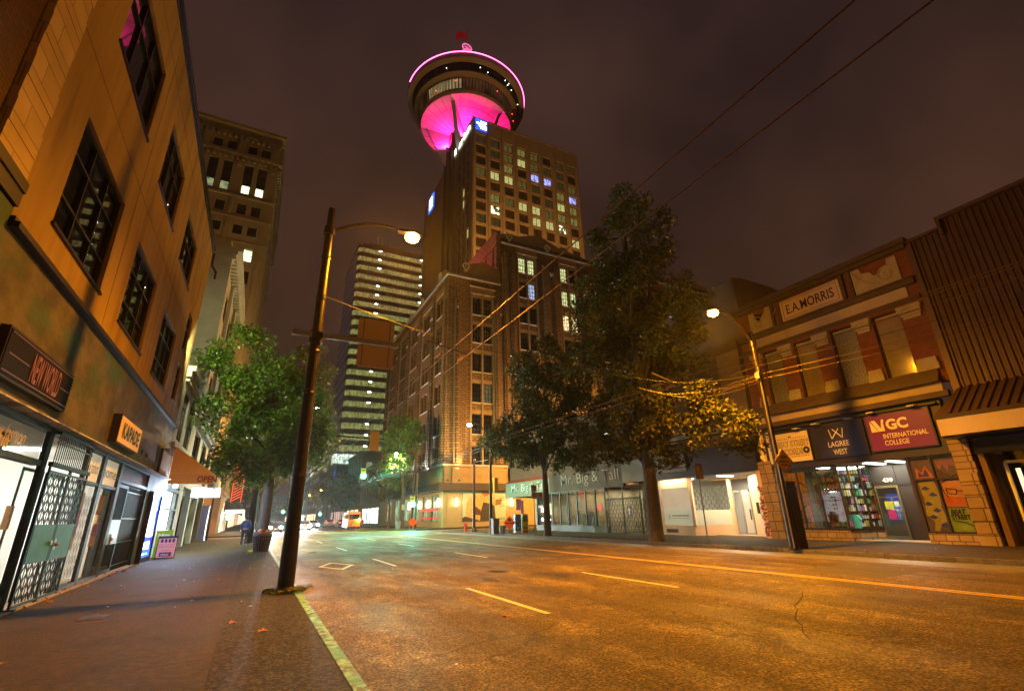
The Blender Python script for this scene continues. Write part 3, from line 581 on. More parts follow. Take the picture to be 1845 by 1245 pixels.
t = T('card_notice', 'brown cardboard notice taped inside the first shop window', 'notice', (-3.9, 12.2, 1.6)); b = MB(); b.box(-3.9, -3.893, 12.05, 12.4, 1.55, 1.95); b.build('card', pm, t)
# ------------------------------------------------------------ convenience store building
cb = T('store_building', 'low pale stone building with tall upper windows over the convenience store', 'building', (-3.8, 31, .13))
stone = M('grey_stone', (.26, .24, .18), .8, c2=(.34, .31, .24), s=1.4, bump=.3, bs=9)
b = MB(); b.wall('x', XL, XL-.3, 27.42, 34.3, 5.0, 9.0, [(28.3, 30.4, 5.45, 7.9), (31.1, 33.3, 5.45, 7.9)]); b.box(-14, XL-.3, 34.0, 34.3, 5, 9); b.box(-14, XL-.31, 27.42, 34, 8.8, 9)
b.wall('x', XL, XL-.3, 27.42, 28.6, .13, 5.0); b.wall('x', XL, XL-.3, 33.6, 34.3, .13, 5.0); b.wall('x', XL, XL-.3, 28.6, 33.6, 3.4, 5.0); b.build('wall', stone, cb)
for y0, y1 in ((28.3, 30.4), (31.1, 33.3)): window(cb, 'x', XL-.08, 1, y0, y1, 5.45, 7.9, 3, 2, darkbrown, mirrorglass, zs=[7.2])
b = MB(); b.box(XL-.3, XL+.35, 27.42, 34.3, 8.7, 8.95); b.box(XL-.3, XL+.2, 27.42, 34.3, 8.4, 8.699); b.box(XL-.1, XL+.12, 27.42, 34.3, 5.0, 5.2)
for y in np.arange(27.6, 34.2, .45): b.box(XL, XL+.16, y, y+.16, 8.2, 8.399)
b.build('cornice', stone, cb)
b = MB(); b.box(-9, XL-.3, 28.5, 28.6, .13, 3.4); b.box(-9.1, -9, 28.5, 33.7, .13, 3.4); b.box(-9, XL-.3, 33.6, 33.7, .13, 3.4); b.box(-9, XL-.28, 28.6, 33.6, 3.3, 3.4); b.build('store_room', roomw, cb)
b = MB(); b.box(XL-.1, XL+.0, 28.6, 28.75, .13, 3.4); b.box(XL-.1, XL, 31.4, 31.55, .13, 3.4); b.box(XL-.1, XL, 33.45, 33.6, .13, 3.4); b.box(XL-.1, XL, 28.75, 33.45, 3.1, 3.29); b.box(XL-.1, XL, 28.75, 33.45, 2.2, 2.28); b.build('storefront_frame', tealdark, cb)
b = MB(); b.box(XL-.06, XL-.04, 31.55, 33.45, .6, 2.2); b.build('window_pane', shopglass, cb)
b = MB(); b.box(XL-.08, XL-.03, 29.0, 31.3, .2, 3.05); b.build('lit_panel', litm('white_lit_panel', (.95, .97, 1.0), 1.6, (.75, .7, .9), 2.5, .3, .5), cb)
mgp = M('magenta_print', (.5, .1, .45), .6)
for k in range(4): blur_text(mgp, cb, (XL-.02, 30.3, 2.55-.36*k), PY, .5, .26, 2, 60+k, 'magenta_lettering')
light('store_light', 'AREA', (-4.6, 31, 3.1), 650, (.78, .87, 1.0), cb, sx=1.5, sy=4, aim=(-3.0, 31, 0))
# awning
aw = T('awning', 'yellow shop awning with a lettered valance', 'awning', (-3.8, 28.5, 3)); ym = M('yellow_canvas', (.85, .50, .03), .75, c2=(.92, .57, .04), s=2, bump=.25, bs=9)
b = MB(); y0, y1 = 28.5, 34.2
b.add([(-3.79, y0, 5.15), (-1.9, y0, 3.82), (-1.9, y1, 3.82), (-3.79, y1, 5.15), (-3.79, y0, 3.82), (-3.79, y1, 3.82)], [(0, 1, 2, 3), (0, 4, 1), (3, 2, 5)])
b.build('canvas', ym, aw)
b = MB(); b.box(-3.79, -1.9, y0-.01, y0+.01, 3.36, 3.815); b.box(-1.91, -1.89, y0+.011, y1, 3.36, 3.815); v_ = b.build('valance', M('yellow_valance', (.72, .42, .04), .75, emit=(1, .45, .02), es=.03), aw)
txt('OPEN', M('maroon_letter', (.22, .03, .01), .6), v_, (-2.2, y0-.02, 3.58), PX, w=.82, h=.3, bold=.03)
b = MB()
for i in range(14): z = 3.34-i*.0; y = y0+.2+i*.42; b.box(-1.93, -1.87, y, y+.2, 3.18, 3.36)
b.build('fringe', islandm('fringe_stripes', [(.7, .5, .1), (.05, .35, .2), (.6, .1, .05)]), aw)
b = MB(); b.tube([(-3.75, y0+.05, 3.36), (-1.95, y0+.05, 3.36), (-1.95, y1-.05, 3.36), (-3.75, y1-.05, 3.36)], .02, 6); b.build('awning_frame', galv, aw)
sg = T('hanging_sign', 'white convenience store sign with red letters hanging under the yellow awning', 'sign', (-2.25, 30, 2.8)); b = MB(); b.box(-2.88, -1.62, 30, 30.08, 2.78, 3.25); b.build('sign_panel', M('sign_white', (.8, .8, .8), .5, emit=(.9, .9, 1), es=.35), sg)
rdm = M('red_letter', (.6, .02, .02), .5); txt('MY', rdm, sg, (-2.68, 29.99, 3.12), PX, w=.34, h=.18, bold=.03); txt('CONVENIENCE', rdm, sg, (-2.06, 29.99, 3.17), PX, w=.74, h=.08, bold=.01); txt('STORE', rdm, sg, (-2.0, 29.99, 3.05), PX, w=.34, h=.08, bold=.01); txt('OPEN 24 HRS', M('black_letter', (.02, .02, .03), .5), sg, (-2.3, 29.99, 2.95), PX, w=.75, h=.065); blur_text(rdm, sg, (-2.25, 29.985, 2.85), PX, 1.1, .04, 22, 7)
b = MB(); b.tube([(-2.7, 30.04, 3.25), (-2.7, 30.04, 3.4)], .01, 5); b.tube([(-1.8, 30.04, 3.25), (-1.8, 30.04, 3.4)], .01, 5); b.build('hanger', galv, sg)
fl = T('floodlight', 'bright white floodlight under the yellow awning beside the store entrance', 'lamp', (-3.5, 28.9, 3.3)); b = MB(); b.box(-3.7, -3.35, 28.8, 29.05, 3.32, 3.42); b.build('housing', black, fl); b = MB(); b.sphere((-3.5, 28.92, 3.27), .10, 10); b.build('lens', litm('white_lamp', (.95, .98, 1), 60), fl, True)
light('flood', 'POINT', (-3.2, 28.8, 2.9), 1100, (.62, .76, 1.0), fl, .1)
# sandwich boards
sb = T('sandwich_board', 'pink sandwich board advertising phones and SIM cards on the pavement', 'sandwich board', (-3.1, 27.1, .13)); b = MB(); b.T = Matrix.Translation((-3.13, 27.0, .13)) @ Matrix.Rotation(R(-8), 4, 'X')
b.box(-.36, .36, -.02, .02, .02, .92); b.box(-.36, -.3, .02, .3, .0, .03); b.build('board_frame', black, sb)
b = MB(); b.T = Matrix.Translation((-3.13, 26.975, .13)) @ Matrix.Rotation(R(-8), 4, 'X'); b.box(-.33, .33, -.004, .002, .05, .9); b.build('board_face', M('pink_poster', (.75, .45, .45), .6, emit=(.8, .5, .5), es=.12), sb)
b = MB(); b.T = Matrix.Translation((-3.13, 26.96, .13)) @ Matrix.Rotation(R(-8), 4, 'X')
for i in range(4): b.box(-.25+i*.14, -.16+i*.14, -.004, 0, .66, .80)
b.box(-.33, .33, -.003, .001, .83, .9); b.build('phone_picture', M('navy_print', (.02, .04, .15), .5), sb)
txt('PHONES · ACCESSORIES', rdm, sb, (-3.13, 26.90, .70), PX, w=.56, h=.055, up=(0, .139, .99)); txt('PRE PAID SIM CARDS', M('black_letter2', (.02, .02, .03), .5), sb, (-3.13, 26.89, .61), PX, w=.56, h=.05, up=(0, .139, .99))
txt('Public', M('orange_letter', (.7, .25, .02), .5), sb, (-3.1, 26.88, .48), PX, w=.36, h=.08, up=(0, .139, .99))
b = MB(); b.T = Matrix.Translation((-3.13, 26.955, .13)) @ Matrix.Rotation(R(-8), 4, 'X'); b.box(-.22, .22, -.006, 0, .10, .26); q_ = b.build('logo_patch', M('purple_print', (.12, .02, .25), .5), sb); txt('chatr', M('chatr_white', (.7, .7, .7), .5, emit=(1, 1, 1), es=.2), sb, (-3.13, 26.86, .31), PX, w=.3, h=.09, up=(0, .139, .99))
gb = T('green_board', 'lime green poster board leaning behind the pink sandwich board', 'board', (-3.4, 27.9, .13)); b = MB(); b.box(-3.7, -3.08, 27.9, 27.94, .14, 1.28); b.build('board', M('lime_print', (.25, .55, .05), .6, emit=(.4, .9, .1), es=.2), gb); txt('Nyx', M('blue_white_print', (.5, .7, .9), .5, emit=(.7, .9, 1), es=.5), gb, (-3.4, 27.89, 1.05), PX, w=.45, h=.2, bold=.03)
# store front beyond the awning: columns and doors up to the corner
eb = T('pale_stone_building', 'tall pale stone building with pilasters and a deep cornice behind the green tree', 'building', (-3.8, 42, .13))
ps = M('pale_stone', (.34, .31, .22), .8, c2=(.42, .385, .28), s=.8, bump=.3, bs=6)
hs = [(y, y+1.3, z, z+1.9) for y in (35.6, 37.6, 40.6, 42.6, 45.6, 47.4) for z in (9.2, 12.3, 15.4)]+[(35.6, 38.9, 4.3, 7.0), (40.6, 43.9, 4.3, 7.0), (45.6, 48.9, 4.3, 7.0)]
b = MB(); b.wall('x', XL, XL-.4, 34.35, 50, 3.6, 20.1, hs); b.box(-14, XL-.4, 34.35, 34.75, 5, 20.1); b.box(-14, XL-.4, 49.6, 50, .13, 20.1); b.box(-14, -13.6, 34.75, 49.6, 3, 20.1); b.box(-13.6, XL-.4, 34.75, 49.6, 19.4, 19.6)
for y in (34.35, 39.3, 44.3, 49.3): b.box(XL-.4, XL, y, y+.7, .13, 3.6)
b.build('wall', ps, eb)
b = MB()
for y in (34.4, 39.35, 44.35, 49.3): b.box(XL+.001, XL+.22, y, y+.65, 7.9, 18.6); b.box(XL+.001, XL+.3, y-.08, y+.73, 18.6, 18.9)
b.build('pilaster', ps, eb)
b = MB(); b.box(XL, XL+.75, 34.35, 50.3, 19.3, 19.6); b.box(XL, XL+.5, 34.35, 50.2, 19.0, 19.299); b.box(XL, XL+.45, 34.35, 50.2, 7.4, 7.65); b.box(XL, XL+.3, 34.35, 50.1, 7.15, 7.399)
for y in np.arange(34.5, 50, .6): b.box(XL+.002, XL+.42, y, y+.22, 18.7, 18.998)
b.build('cornice', ps, eb)
for y0, y1, z0, z1 in hs:
    big = z0 < 5; window(eb, 'x', XL-.15, 1, y0, y1, z0, z1, 3 if big else 1, 2, darkbrown, mirrorglass, split=False)
b = MB()
for y0 in (35.05, 40.0, 45.0): b.box(XL-.5, XL-.45, y0, y0+4.2, .6, 3.0)
b.build('window_pane', litm('dim_shop', (.10, .16, .16), .35, (.02, .03, .03), 2), eb)
b = MB()
for y0 in (35.05, 40.0, 45.0):
    for k in range(6): b.box(XL-.42, XL-.36, y0+k*.82, y0+k*.82+.08, .13, 3.2)
    b.box(XL-.42, XL-.3, y0, y0+4.2, .13, .6); b.box(XL-.42, XL-.3, y0, y0+4.2, 2.98, 3.2)
b.build('storefront_frame', tealdark, eb)
b = MB(); b.box(XL-.45, XL-.3, 34.4, 49.4, 3.2, 3.6); b.build('fascia', M('grey_fascia', (.2, .19, .17), .6), eb)
fx = T('floodlight', 'small white wall floodlight lighting the tree from the pale stone building', 'lamp', (-3.4, 34.6, 12)); b = MB(); b.box(-3.5, -3.2, 34.5, 34.75, 11.8, 11.95); b.build('housing', black, fx); b = MB(); b.box(-3.45, -3.25, 34.45, 34.498, 11.82, 11.93); b.build('lens', litm('lamp_lens_cool', (.8, 1, .9), 8), fx)
light('flood', 'SPOT', (-3.2, 25.2, 9.5), 1500, (.95, 1.0, .60), fx, .15, 110, .6, aim=(-2.0, 31, 9.5))  # spot set apart from its fixture, added to light the tree crown
kk = T('advert_kiosk', 'slim grey steel kiosk standing at the corner of the low stone building', 'kiosk', (-3.5, 49.9, .13)); b = MB(); b.box(-3.78, -3.3, 49.6, 50.6, .13, 2.75); b.box(-3.82, -3.26, 49.55, 50.65, 2.75, 2.9); b.box(-3.82, -3.26, 49.55, 50.65, .13, .3); b.build('kiosk_case', M('violet_grey_steel', (.22, .21, .27), .4, .5), kk)
# ------------------------------------------------------------ old office tower on the left
ot = T('old_office_tower', 'old brown stone office tower with paired windows and a corbelled parapet', 'tower', (-3.8, 74, .13))
os_ = M('brown_stone', (.30, .235, .14), .85, c2=(.38, .30, .185), s=.45, bump=.4, bs=4)
YO = 74.0; xs = [(-7.02, -5.45), (-8.62, -7.1)]
cols = []
for k in range(5):
    off = -4.85*k; cols += [(-6.5+off, -5.25+off), (-8.45+off, -7.2+off)]
rows = [(57.4, 59.0, .9), (49.85, 55.2, 1), (46.1, 47.9, 1), (42.6, 44.25, 1), (38.3, 40.4, 1), (34.6, 36.7, 1), (30.8, 32.9, 1), (26.9, 29, 1), (23, 25.1, 1), (19.2, 21.3, 1), (15.4, 17.5, 1), (11.4, 13.6, 1)]
hs = [(c0, c1, r0, r1) for c0, c1 in cols for r0, r1, _ in rows]
b = MB(); b.wall('y', YO, YO+.6, -30, XL, 4.6, 61.8, hs); b.box(-30, -29.5, YO+.6, 110, .13, 61.5); b.box(-29.5, XL-.6, YO+.61, 110, 60.2, 60.6); b.build('wall', os_, ot)
dg_ = M('dark_blind_window', (.03, .018, .012), .3, c2=(.055, .035, .02), s=1)
lit1 = litm('office_light', (.85, 1.0, .55), 2.6, (.35, .42, .2), 1.5, .3, .55); lit2 = litm('office_light_dim', (.6, .7, .35), .55, (.2, .2, .1), 1.5)
litset = {(0, 4): lit1, (1, 4): lit1, (0, 1): 'half', (1, 1): 'half', (2, 1): 'halfd', (3, 1): 'halfd'}
for ci, (c0, c1) in enumerate(cols):
    for ri, (r0, r1, _) in enumerate(rows):
        k = litset.get((ci, ri)); gm = dg_ if not k or isinstance(k, str) else k
        w = window(ot, 'y', YO+.25, -1, c0, c1, r0, r1, 1, 2, darkbrown, gm, fw=.08, mw=.07, dep=.12, split=False, zs=[r1-3.2, r1-1.6] if r1-r0 > 3 else None)
        if isinstance(k, str): b = MB(); b.box(c0+.1, c1-.1, YO+.20, YO+.22, r0+.1, r0+1.5); b.build('lit_pane', lit1 if k == 'half' else lit2, w)
b = MB()
def band(z0, z1, p): b.box(-30, XL+p, YO-p, YO, z0, z1); b.box(XL, XL+p, YO, 110, z0, z1)
band(61.8, 62.3, .55); band(60.3, 60.7, .3); band(56.4, 56.9, .55); band(48.9, 49.2, .35); band(45.3, 45.6, .25); band(41.2, 41.4, .15); band(9.6, 10.2, .45); band(4.9, 5.3, .3)
for x in np.arange(-29.8, XL+.1, .8): b.box(x, x+.35, YO-.45, YO-.001, 59.6, 60.29); b.box(x, x+.35, YO-.4, YO-.001, 55.7, 56.39)
for y in np.arange(YO+.3, 108, .8): b.box(XL+.001, XL+.45, y, y+.35, 59.6, 60.29); b.box(XL+.001, XL+.4, y, y+.35, 55.7, 56.39)
b.build('cornice', os_, ot)
b = MB()
for k in range(6):
    x = -4.35-4.85*k; b.box(x-.55, x+.45, YO-.35, YO-.001, 56.9, 59.6); b.box(x-.35, x+.25, YO-.3, YO-.001, 54.6, 55.69); b.box(x-.3, x+.2, YO-.12, YO-.0005, 5.4, 48.9)
for k in range(9): y = YO+.5+k*4.2; b.box(XL+.001, XL+.3, y, y+.8, 5.4, 48.9); b.box(XL+.001, XL+.45, y-.1, y+.9, 56.9, 59.6)
b.build('pilaster', os_, ot)
hs = [(y, y+1.2, z, z+1.9) for y in np.arange(76, 108, 2.1) for z in [r[0] for r in rows[1:]]]
b = MB(); b.wall('x', XL, XL-.6, YO+.6, 110, 4.6, 61.8, hs[:0]); b.wall('x', XL, XL-.6, YO, 86, .13, 4.6); b.box(-30, XL-.6, YO, YO+.6, .13, 4.6); b.build('side_wall', os_, ot)
b = MB()
for y0, y1, z0, z1 in hs: b.box(XL+.0, XL+.03, y0, y1, z0, z1)
b.build('side_windows', dg_, ot, kind='stuff')
# base detail: dark polished panel, tall dark window above it
b = MB(); b.box(-5.6, XL-.02, YO-.06, YO-.001, .13, 4.55); b.build('base_panel', M('polished_base', (.16, .10, .07), .35), ot)
b = MB(); b.box(-5.5, XL-.15, YO-.05, YO-.0012, 5.5, 9.0); b.build('base_window', darkglass, ot)
# lit entrance canopy beyond
en = T('entrance_canopy', 'glowing white entrance canopy with round lamps beyond the cross street', 'canopy', (-2.6, 88, .13)); b = MB(); b.box(-3.7, -1.0, 86.5, 92, 3.0, 3.1); b.box(-1.2, -1.0, 86.6, 86.8, .13, 3.0); b.build('roof', white, en)
b = MB(); b.box(-3.6, -1.1, 86.45, 86.495, 2.7, 3.2); b.build('lit_fascia', litm('canopy_glow', (1, .95, .75), 3.2), en); b = MB(); b.sphere((-3.0, 86.3, 2.2), .42, 12); b.build('lamp_globe', litm('globe_glow', (1, .95, .75), 14), en, True)
light('entry_light', 'POINT', (-2.2, 85.5, 2.3), 900, WARM, en, .3)
b = MB(); b.box(-3.75, -3.7, 79, 99, .13, 2.9); b.build('lit_wall', litm('warm_shopfront', (.8, .55, .2), .9, (.25, .15, .05), .8), en)
# red neon blade sign
ns = T('neon_blade_sign', 'tall red neon blade sign seen through the leaves of the green tree', 'neon sign', (-1.9, 72, 4)); rn = litm('red_neon', (1, .05, .01), 2.2)
b = MB(); b.box(-2.6, -1.5, 71.9, 72.1, 3.8, 18.5); b.build('sign_blade', black, ns); b = MB()
for z in np.arange(4.0, 8.2, .34): b.beam((-2.5, 71.85, z), (-1.6, 71.85, z+.5), .10, .06)
for z in np.arange(8.8, 18, 1.15): b.box(-2.35, -1.75, 71.83, 71.88, z, z+.12); b.box(-2.35, -1.75, 71.83, 71.88, z+.7, z+.82); b.box(-2.35, -2.23, 71.83, 71.88, z+.12, z+.7); b.box(-1.87, -1.75, 71.83, 71.88, z+.12, z+.7)
for x in (-2.62, -1.52): b.box(x, x+.06, 71.84, 71.89, 3.8, 18.4)
b.build('neon_tubes', rn, ns)
# ============================================================ RIGHT SIDE
XR = 24.4
rbrick = brick('red_brick', (.30, .085, .035), (.22, .06, .025), (.14, .07, .045), bump=.6)
sand = M('carved_sandstone', (.36, .31, .20), .85, c2=(.46, .40, .27), s=2.5, bump=.8, bs=7)
rust = brick('rusticated_stone', (.26, .18, .09), (.33, .23, .12), (.08, .055, .03), bw=.78, bh=.48, bump=1.0, ms=.02, off=.0)
creamb = M('cream_band', (.50, .40, .30), .7, c2=(.42, .33, .25), s=1.2)
bb = T('brick_shop_building', 'red brick building with a carved name stone with four tall windows over a record shop', 'building', (XR, 12.8, .13))
wins = [(9.32, 10.42, 6.92, 9.85), (11.2, 12.32, 6.92, 9.85), (13.16, 14.24, 6.92, 9.85), (15.04, 16.06, 6.92, 9.85)]
b = MB(); b.wall('x', XR, XR+.35, 8.35, 17.25, 6.35, 12.7, wins); b.build('wall', rbrick, bb)
b = MB(); b.box(XR-.35, XR+.3, 8.2, 17.4, 12.62, 12.86); b.box(XR-.2, XR+.3, 8.3, 17.3, 12.42, 12.619); b.box(XR-.22, XR, 8.35, 17.25, 10.72, 10.95); b.box(XR-.32, XR, 8.35, 17.3, 10.95, 11.02); b.box(XR-.14, XR, 8.35, 17.25, 10.0, 10.2)
b.box(XR-.35, XR, 8.6, 17.45, 6.34, 6.46); b.box(XR-.25, XR, 8.6, 17.4, 6.461, 6.62); b.box(XR-.12, XR, 8.6, 17.4, 6.621, 6.88); b.box(XR-.25, XR, 8.45, 17.35, 5.72, 5.95)
for y in (10.78, 11.15, 14.55, 14.92): b.box(XR-.16, XR-.001, y-.07, y+.07, 11.021, 12.4)
b.build('cornice', M('dark_brown_cornice', (.07, .045, .03), .7, c2=(.10, .065, .04), s=3, bump=.2), bb)
b = MB(); b.box(XR-.08, XR, 8.75, 16.3, 10.21, 10.71); b.box(XR-.10, XR, 8.62, 17.3, 5.951, 6.339); b.build('cream_band', creamb, bb)
# piers with carved capitals and bases
for y0, y1 in ((8.45, 9.28), (10.48, 11.15), (12.38, 13.1), (14.3, 14.98), (16.12, 16.7)):
    ym = (y0+y1)/2; w_ = (y1-y0)/2; b = MB()
    for k in range(4): g = .05*k; b.box(XR-.08-.05*k, XR-.001, ym-w_*.8-g*.8, ym+w_*.8+g*.8, 9.25+.15*k, 9.245+.15*(k+1))
    for s_ in (-1, 1): b.tube([(XR-.22, ym+s_*w_*.8, 9.7), (XR-.02, ym+s_*w_*.8, 9.7)], .12, 8)
    b.build('capital', sand, bb); b = MB(); b.box(XR-.16, XR-.001, ym-w_*.95, ym+w_*.95, 6.88, 7.2); b.box(XR-.12, XR-.001, ym-w_*.85, ym+w_*.85, 7.2, 7.42); b.build('pier_base', sand, bb)
for i, (y0, y1, z0, z1) in enumerate(wins):
    gm = mirrorglass if i in (0, 2) else M('frosted_window', (.12, .12, .11), .35, c2=(.55, .53, .48), s=30, detail=6, lo=.45, hi=.7, stretch=(1, 1, .5)) if i in (1, 3) else mirrorglass
    if i in (0, 2): gm = M('pale_reflecting_window', (.34, .29, .22), .12, c2=(.24, .20, .15), s=1.2)
    w = window(bb, 'x', XR+.14, -1, y0, y1, z0, z1, 1, 1, darkbrown, gm, fw=.05, dep=.1)
    b = MB(); b.box(XR+.13, XR+.15, y0+.06, y1-.06, z1-.14, z1-.11); b.build('blind_rail', white, w)
# parapet panels: carved scrolls and the name stone
for y0, y1 in ((8.78, 10.68), (14.98, 16.4)):
    b = MB(); poly = [(y0, 11.06), (y1, 11.06), (y1, 12.36), (y1-.35, 12.36), (y1-.45, 12.05), (y1-.75, 12.0), (y1-.9, 11.75), (y0+.75, 11.72), (y0+.7, 11.95), (y0+.4, 12.02), (y0+.35, 12.3), (y0, 12.3)]
    if y0 > 12: poly = [(y0+y1-p, q) for p, q in poly][::-1]
    b.prism(poly, 'x', XR-.08, XR-.001)
    ctr = (y0+.5, 11.6) if y0 < 12 else (y1-.5, 11.6); sgn = 1 if y0 < 12 else -1
    pts = [(XR-.10, ctr[0]+sgn*(.08+.035*t)*math.cos(t*.9), ctr[1]+(.08+.035*t)*math.sin(t*.9)) for t in np.arange(0, 10, .4)]
    b.tube(pts, .035, 6); b.tube([(XR-.1, ctr[0]+sgn*(.35+1.0*t), 11.30+.95*t*t) for t in np.arange(0, 1.05, .1)], .03, 6)
    b.build('carved_panel', sand, bb, True)
b = MB(); b.box(XR-.1, XR-.001, 11.28, 14.42, 11.16, 12.28); pn = b.build('name_stone', M('name_stone_pink', (.72, .56, .46), .7, c2=(.64, .49, .39), s=3), bb)
nb_ = M('carved_letter_dark', (.03, .02, .015), .8)
b = MB()
for z in (11.26, 12.17): b.box(XR-.108, XR-.1, 11.4, 14.3, z, z+.02)
for y in (11.4, 14.28): b.box(XR-.108, XR-.1, y, y+.02, 11.281, 12.169)
b.build('border_line', nb_, pn); txt('E.A.MORRIS', nb_, pn, (XR-.108, 12.85, 11.72), NY, w=2.5, h=.52, bold=.012)
# dark fascia with three signs
blackp = M('black_paint', (.018, .014, .012), .5)
b = MB(); b.box(XR-.02, XR+.3, 8.9, 17.0, 3.5, 5.719); b.box(XR-.16, XR-.02, 9.0, 17.0, 3.50, 3.72); b.box(XR-.2, XR-.02, 9.0, 17.0, 5.5, 5.58); b.build('shop_fascia', blackp, bb)
def rsign(label, y0, y1, z0, z1, m, dep=.14, name='shop_sign'):
    t = T(name, label, 'sign', (XR-.1, (y0+y1)/2, z0)); b = MB(); b.box(XR-dep, XR-.021, y0, y1, z0, z1); b.build('sign_case', blackp, t)
    b = MB(); b.box(XR-dep-.012, XR-dep-.001, y0+.05, y1-.05, z0+.04, z1-.04); b.build('sign_face', m, t)
    b = MB()
    for y in (y0+.45, y1-.45): b.box(XR-dep-.35, XR-dep-.05, y-.14, y+.14, z1+.06, z1+.1)
    b.build('sign_lamp', white, t); return t, XR-dep-.02
t, x_ = rsign('cream record shop sign with a black record mark', 14.42, 16.8, 3.78, 5.32, M('sign_cream', (.66, .56, .38), .6)); dk = M('letter_ink', (.02, .015, .015), .5)
sc_ = M('letter_sign_cream', (.66, .54, .34), .6); txt('BEAT STREET', dk, t, (x_, 15.35, 4.72), NY, w=1.74, h=.33, bold=.055); txt('RECORDS', dk, t, (x_, 15.5, 4.32), NY, w=1.29, h=.33, bold=.055); txt('BEAT STREET', sc_, t, (x_-.006, 15.35, 4.72), NY, w=1.70, h=.28, bold=.005); txt('RECORDS', sc_, t, (x_-.006, 15.5, 4.32), NY, w=1.25, h=.28, bold=.005)
b = MB(); b.tube([(x_-.012, 14.68, 4.34), (x_, 14.68, 4.34)], .17, 20); b.build('record_mark', dk, t); b = MB(); b.tube([(x_-.016, 14.68, 4.34), (x_-.013, 14.68, 4.34)], .055, 14); b.build('record_hole', cream, t)
b = MB()
for z in (4.98, 4.06):
    for k in range(14): b.box(x_-.01, x_, 14.6+k*.12, 14.66+k*.12, z, z+.03)
b.box(x_-.01, x_, 15.35, 15.5, 5.05, 5.1); b.build('film_edge', dk, t)
navy = M('sign_navy', (.012, .012, .035), .35, c2=(.02, .02, .06), s=.8)
t, x_ = rsign('dark navy shop sign with a crossed W mark', 11.88, 14.32, 3.80, 5.38, navy); ow_ = M('letter_off_white', (.70, .66, .58), .5)
txt('LAGREE', ow_, t, (x_, 13.1, 4.42), NY, w=.95, h=.24, bold=.006); txt('WEST', ow_, t, (x_, 13.1, 4.05), NY, w=.62, h=.24, bold=.006)
b = MB(); q = [(13.42, 5.12), (13.34, 4.68), (13.1, 4.98), (12.86, 4.68), (12.78, 5.12)]
for a, c in zip(q, q[1:]): b.beam((x_-.005, *a), (x_-.005, *c), .03, .012, upv=(1, 0, 0))
b.beam((x_-.008, 13.24, 5.12), (x_-.008, 12.9, 4.72), .03, .012, upv=(1, 0, 0)); b.beam((x_-.008, 12.96, 5.12), (x_-.008, 13.3, 4.72), .03, .012, upv=(1, 0, 0)); b.build('crossed_mark', ow_, t)
crim = M('sign_crimson', (.115, .003, .075), .4, c2=(.135, .004, .09), s=.6, emit=(.5, .0, .35), es=.025)  # faint magenta glow put into the unlit face to offset orange lamplight
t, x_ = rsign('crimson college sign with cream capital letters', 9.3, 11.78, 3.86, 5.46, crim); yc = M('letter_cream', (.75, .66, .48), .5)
txt('GC', yc, t, (x_, 10.55, 4.95), NY, w=.82, h=.46, bold=.04); txt('INTERNATIONAL', yc, t, (x_, 10.35, 4.47), NY, w=1.65, h=.21, bold=.01); txt('COLLEGE', yc, t, (x_, 10.72, 4.18), NY, w=.92, h=.21, bold=.01)
b = MB(); b.prism([(11.58, 5.2), (11.3, 4.7), (11.58, 4.7)], 'x', x_-.01, x_); b.prism([(11.52, 5.2), (11.36, 5.2), (11.18, 4.82), (11.1, 5.2), (11.0, 5.2), (11.14, 4.7), (11.28, 4.7)], 'x', x_-.012, x_-.002); b.prism([(11.05, 5.14), (11.05, 4.7), (11.13, 4.7)], 'x', x_-.009, x_-.001)
b.build('v_mark', yc, t)
# stone piers
for y0, y1 in ((8.4, 9.02), (16.72, 17.5)):
    b = MB()
    for i in range(9):
        z = .13+i*.43; j = .03*((i*7) % 3); b.box(XR-.16-j, XR+.25, y0+.02*((i*5) % 2), y1-.02*(i % 2), z, z+.42)
    b.build('stone_pier', rust, bb)
# storefront
crazy = brick('crazy_paving_stone', (.36, .27, .15), (.28, .20, .11), (.12, .08, .05), bw=.42, bh=.24, bump=.8, ms=.02, off=.35)
b = MB(); b.box(XR-.02, XR+.25, 13.62, 16.7, .13, .58); b.prism([(XR-.02, 13.62), (XR+1.5, 12.94), (XR+1.62, 13.1), (XR+.1, 13.8)], 'z', .13, .58); b.build('stall_riser', crazy, bb); b = MB(); b.box(XR-.03, XR+.25, 9.04, 10.62, .13, .52); b.build('stall_riser', crazy, bb)
fm_ = M('shopfront_frame_brown', (.05, .035, .022), .4, .4)
b = MB()
for y in (13.6, 14.6, 15.6, 16.6): b.box(XR-.03, XR+.03, y-.03, y+.03, .58, 3.5)
b.box(XR-.04, XR+.04, 13.6, 16.7, .58, .66); b.box(XR-.04, XR+.04, 13.6, 16.7, 3.42, 3.5)
for k in range(4): p = Vector((XR, 13.6, 0)).lerp(Vector((XR+1.5, 12.92, 0)), k/3); b.box(p.x-.03, p.x+.03, p.y-.03, p.y+.03, .58, 3.5)
b.beam((XR, 13.6, .62), (XR+1.5, 12.92, .62), .07, .08); b.beam((XR, 13.6, 3.46), (XR+1.5, 12.92, 3.46), .07, .08)
b.box(XR-.04, XR+.04, 10.58, 10.7, .52, 3.5); b.box(XR-.04, XR+.04, 9.02, 9.08, .52, 3.5); b.box(XR-.04, XR+.04, 9.8, 9.86, .52, 3.5); b.box(XR-.04, XR+.045, 9.08, 10.58, 2.55, 2.62); b.box(XR-.04, XR+.04, 9.08, 10.58, .52, .58)
b.box(XR+1.47, XR+1.53, 11.9, 12.95, 2.48, 2.58); b.box(XR+1.47, XR+1.53, 10.6, 11.9, 2.48, 2.56)
b.build('storefront_frame', fm_, bb)
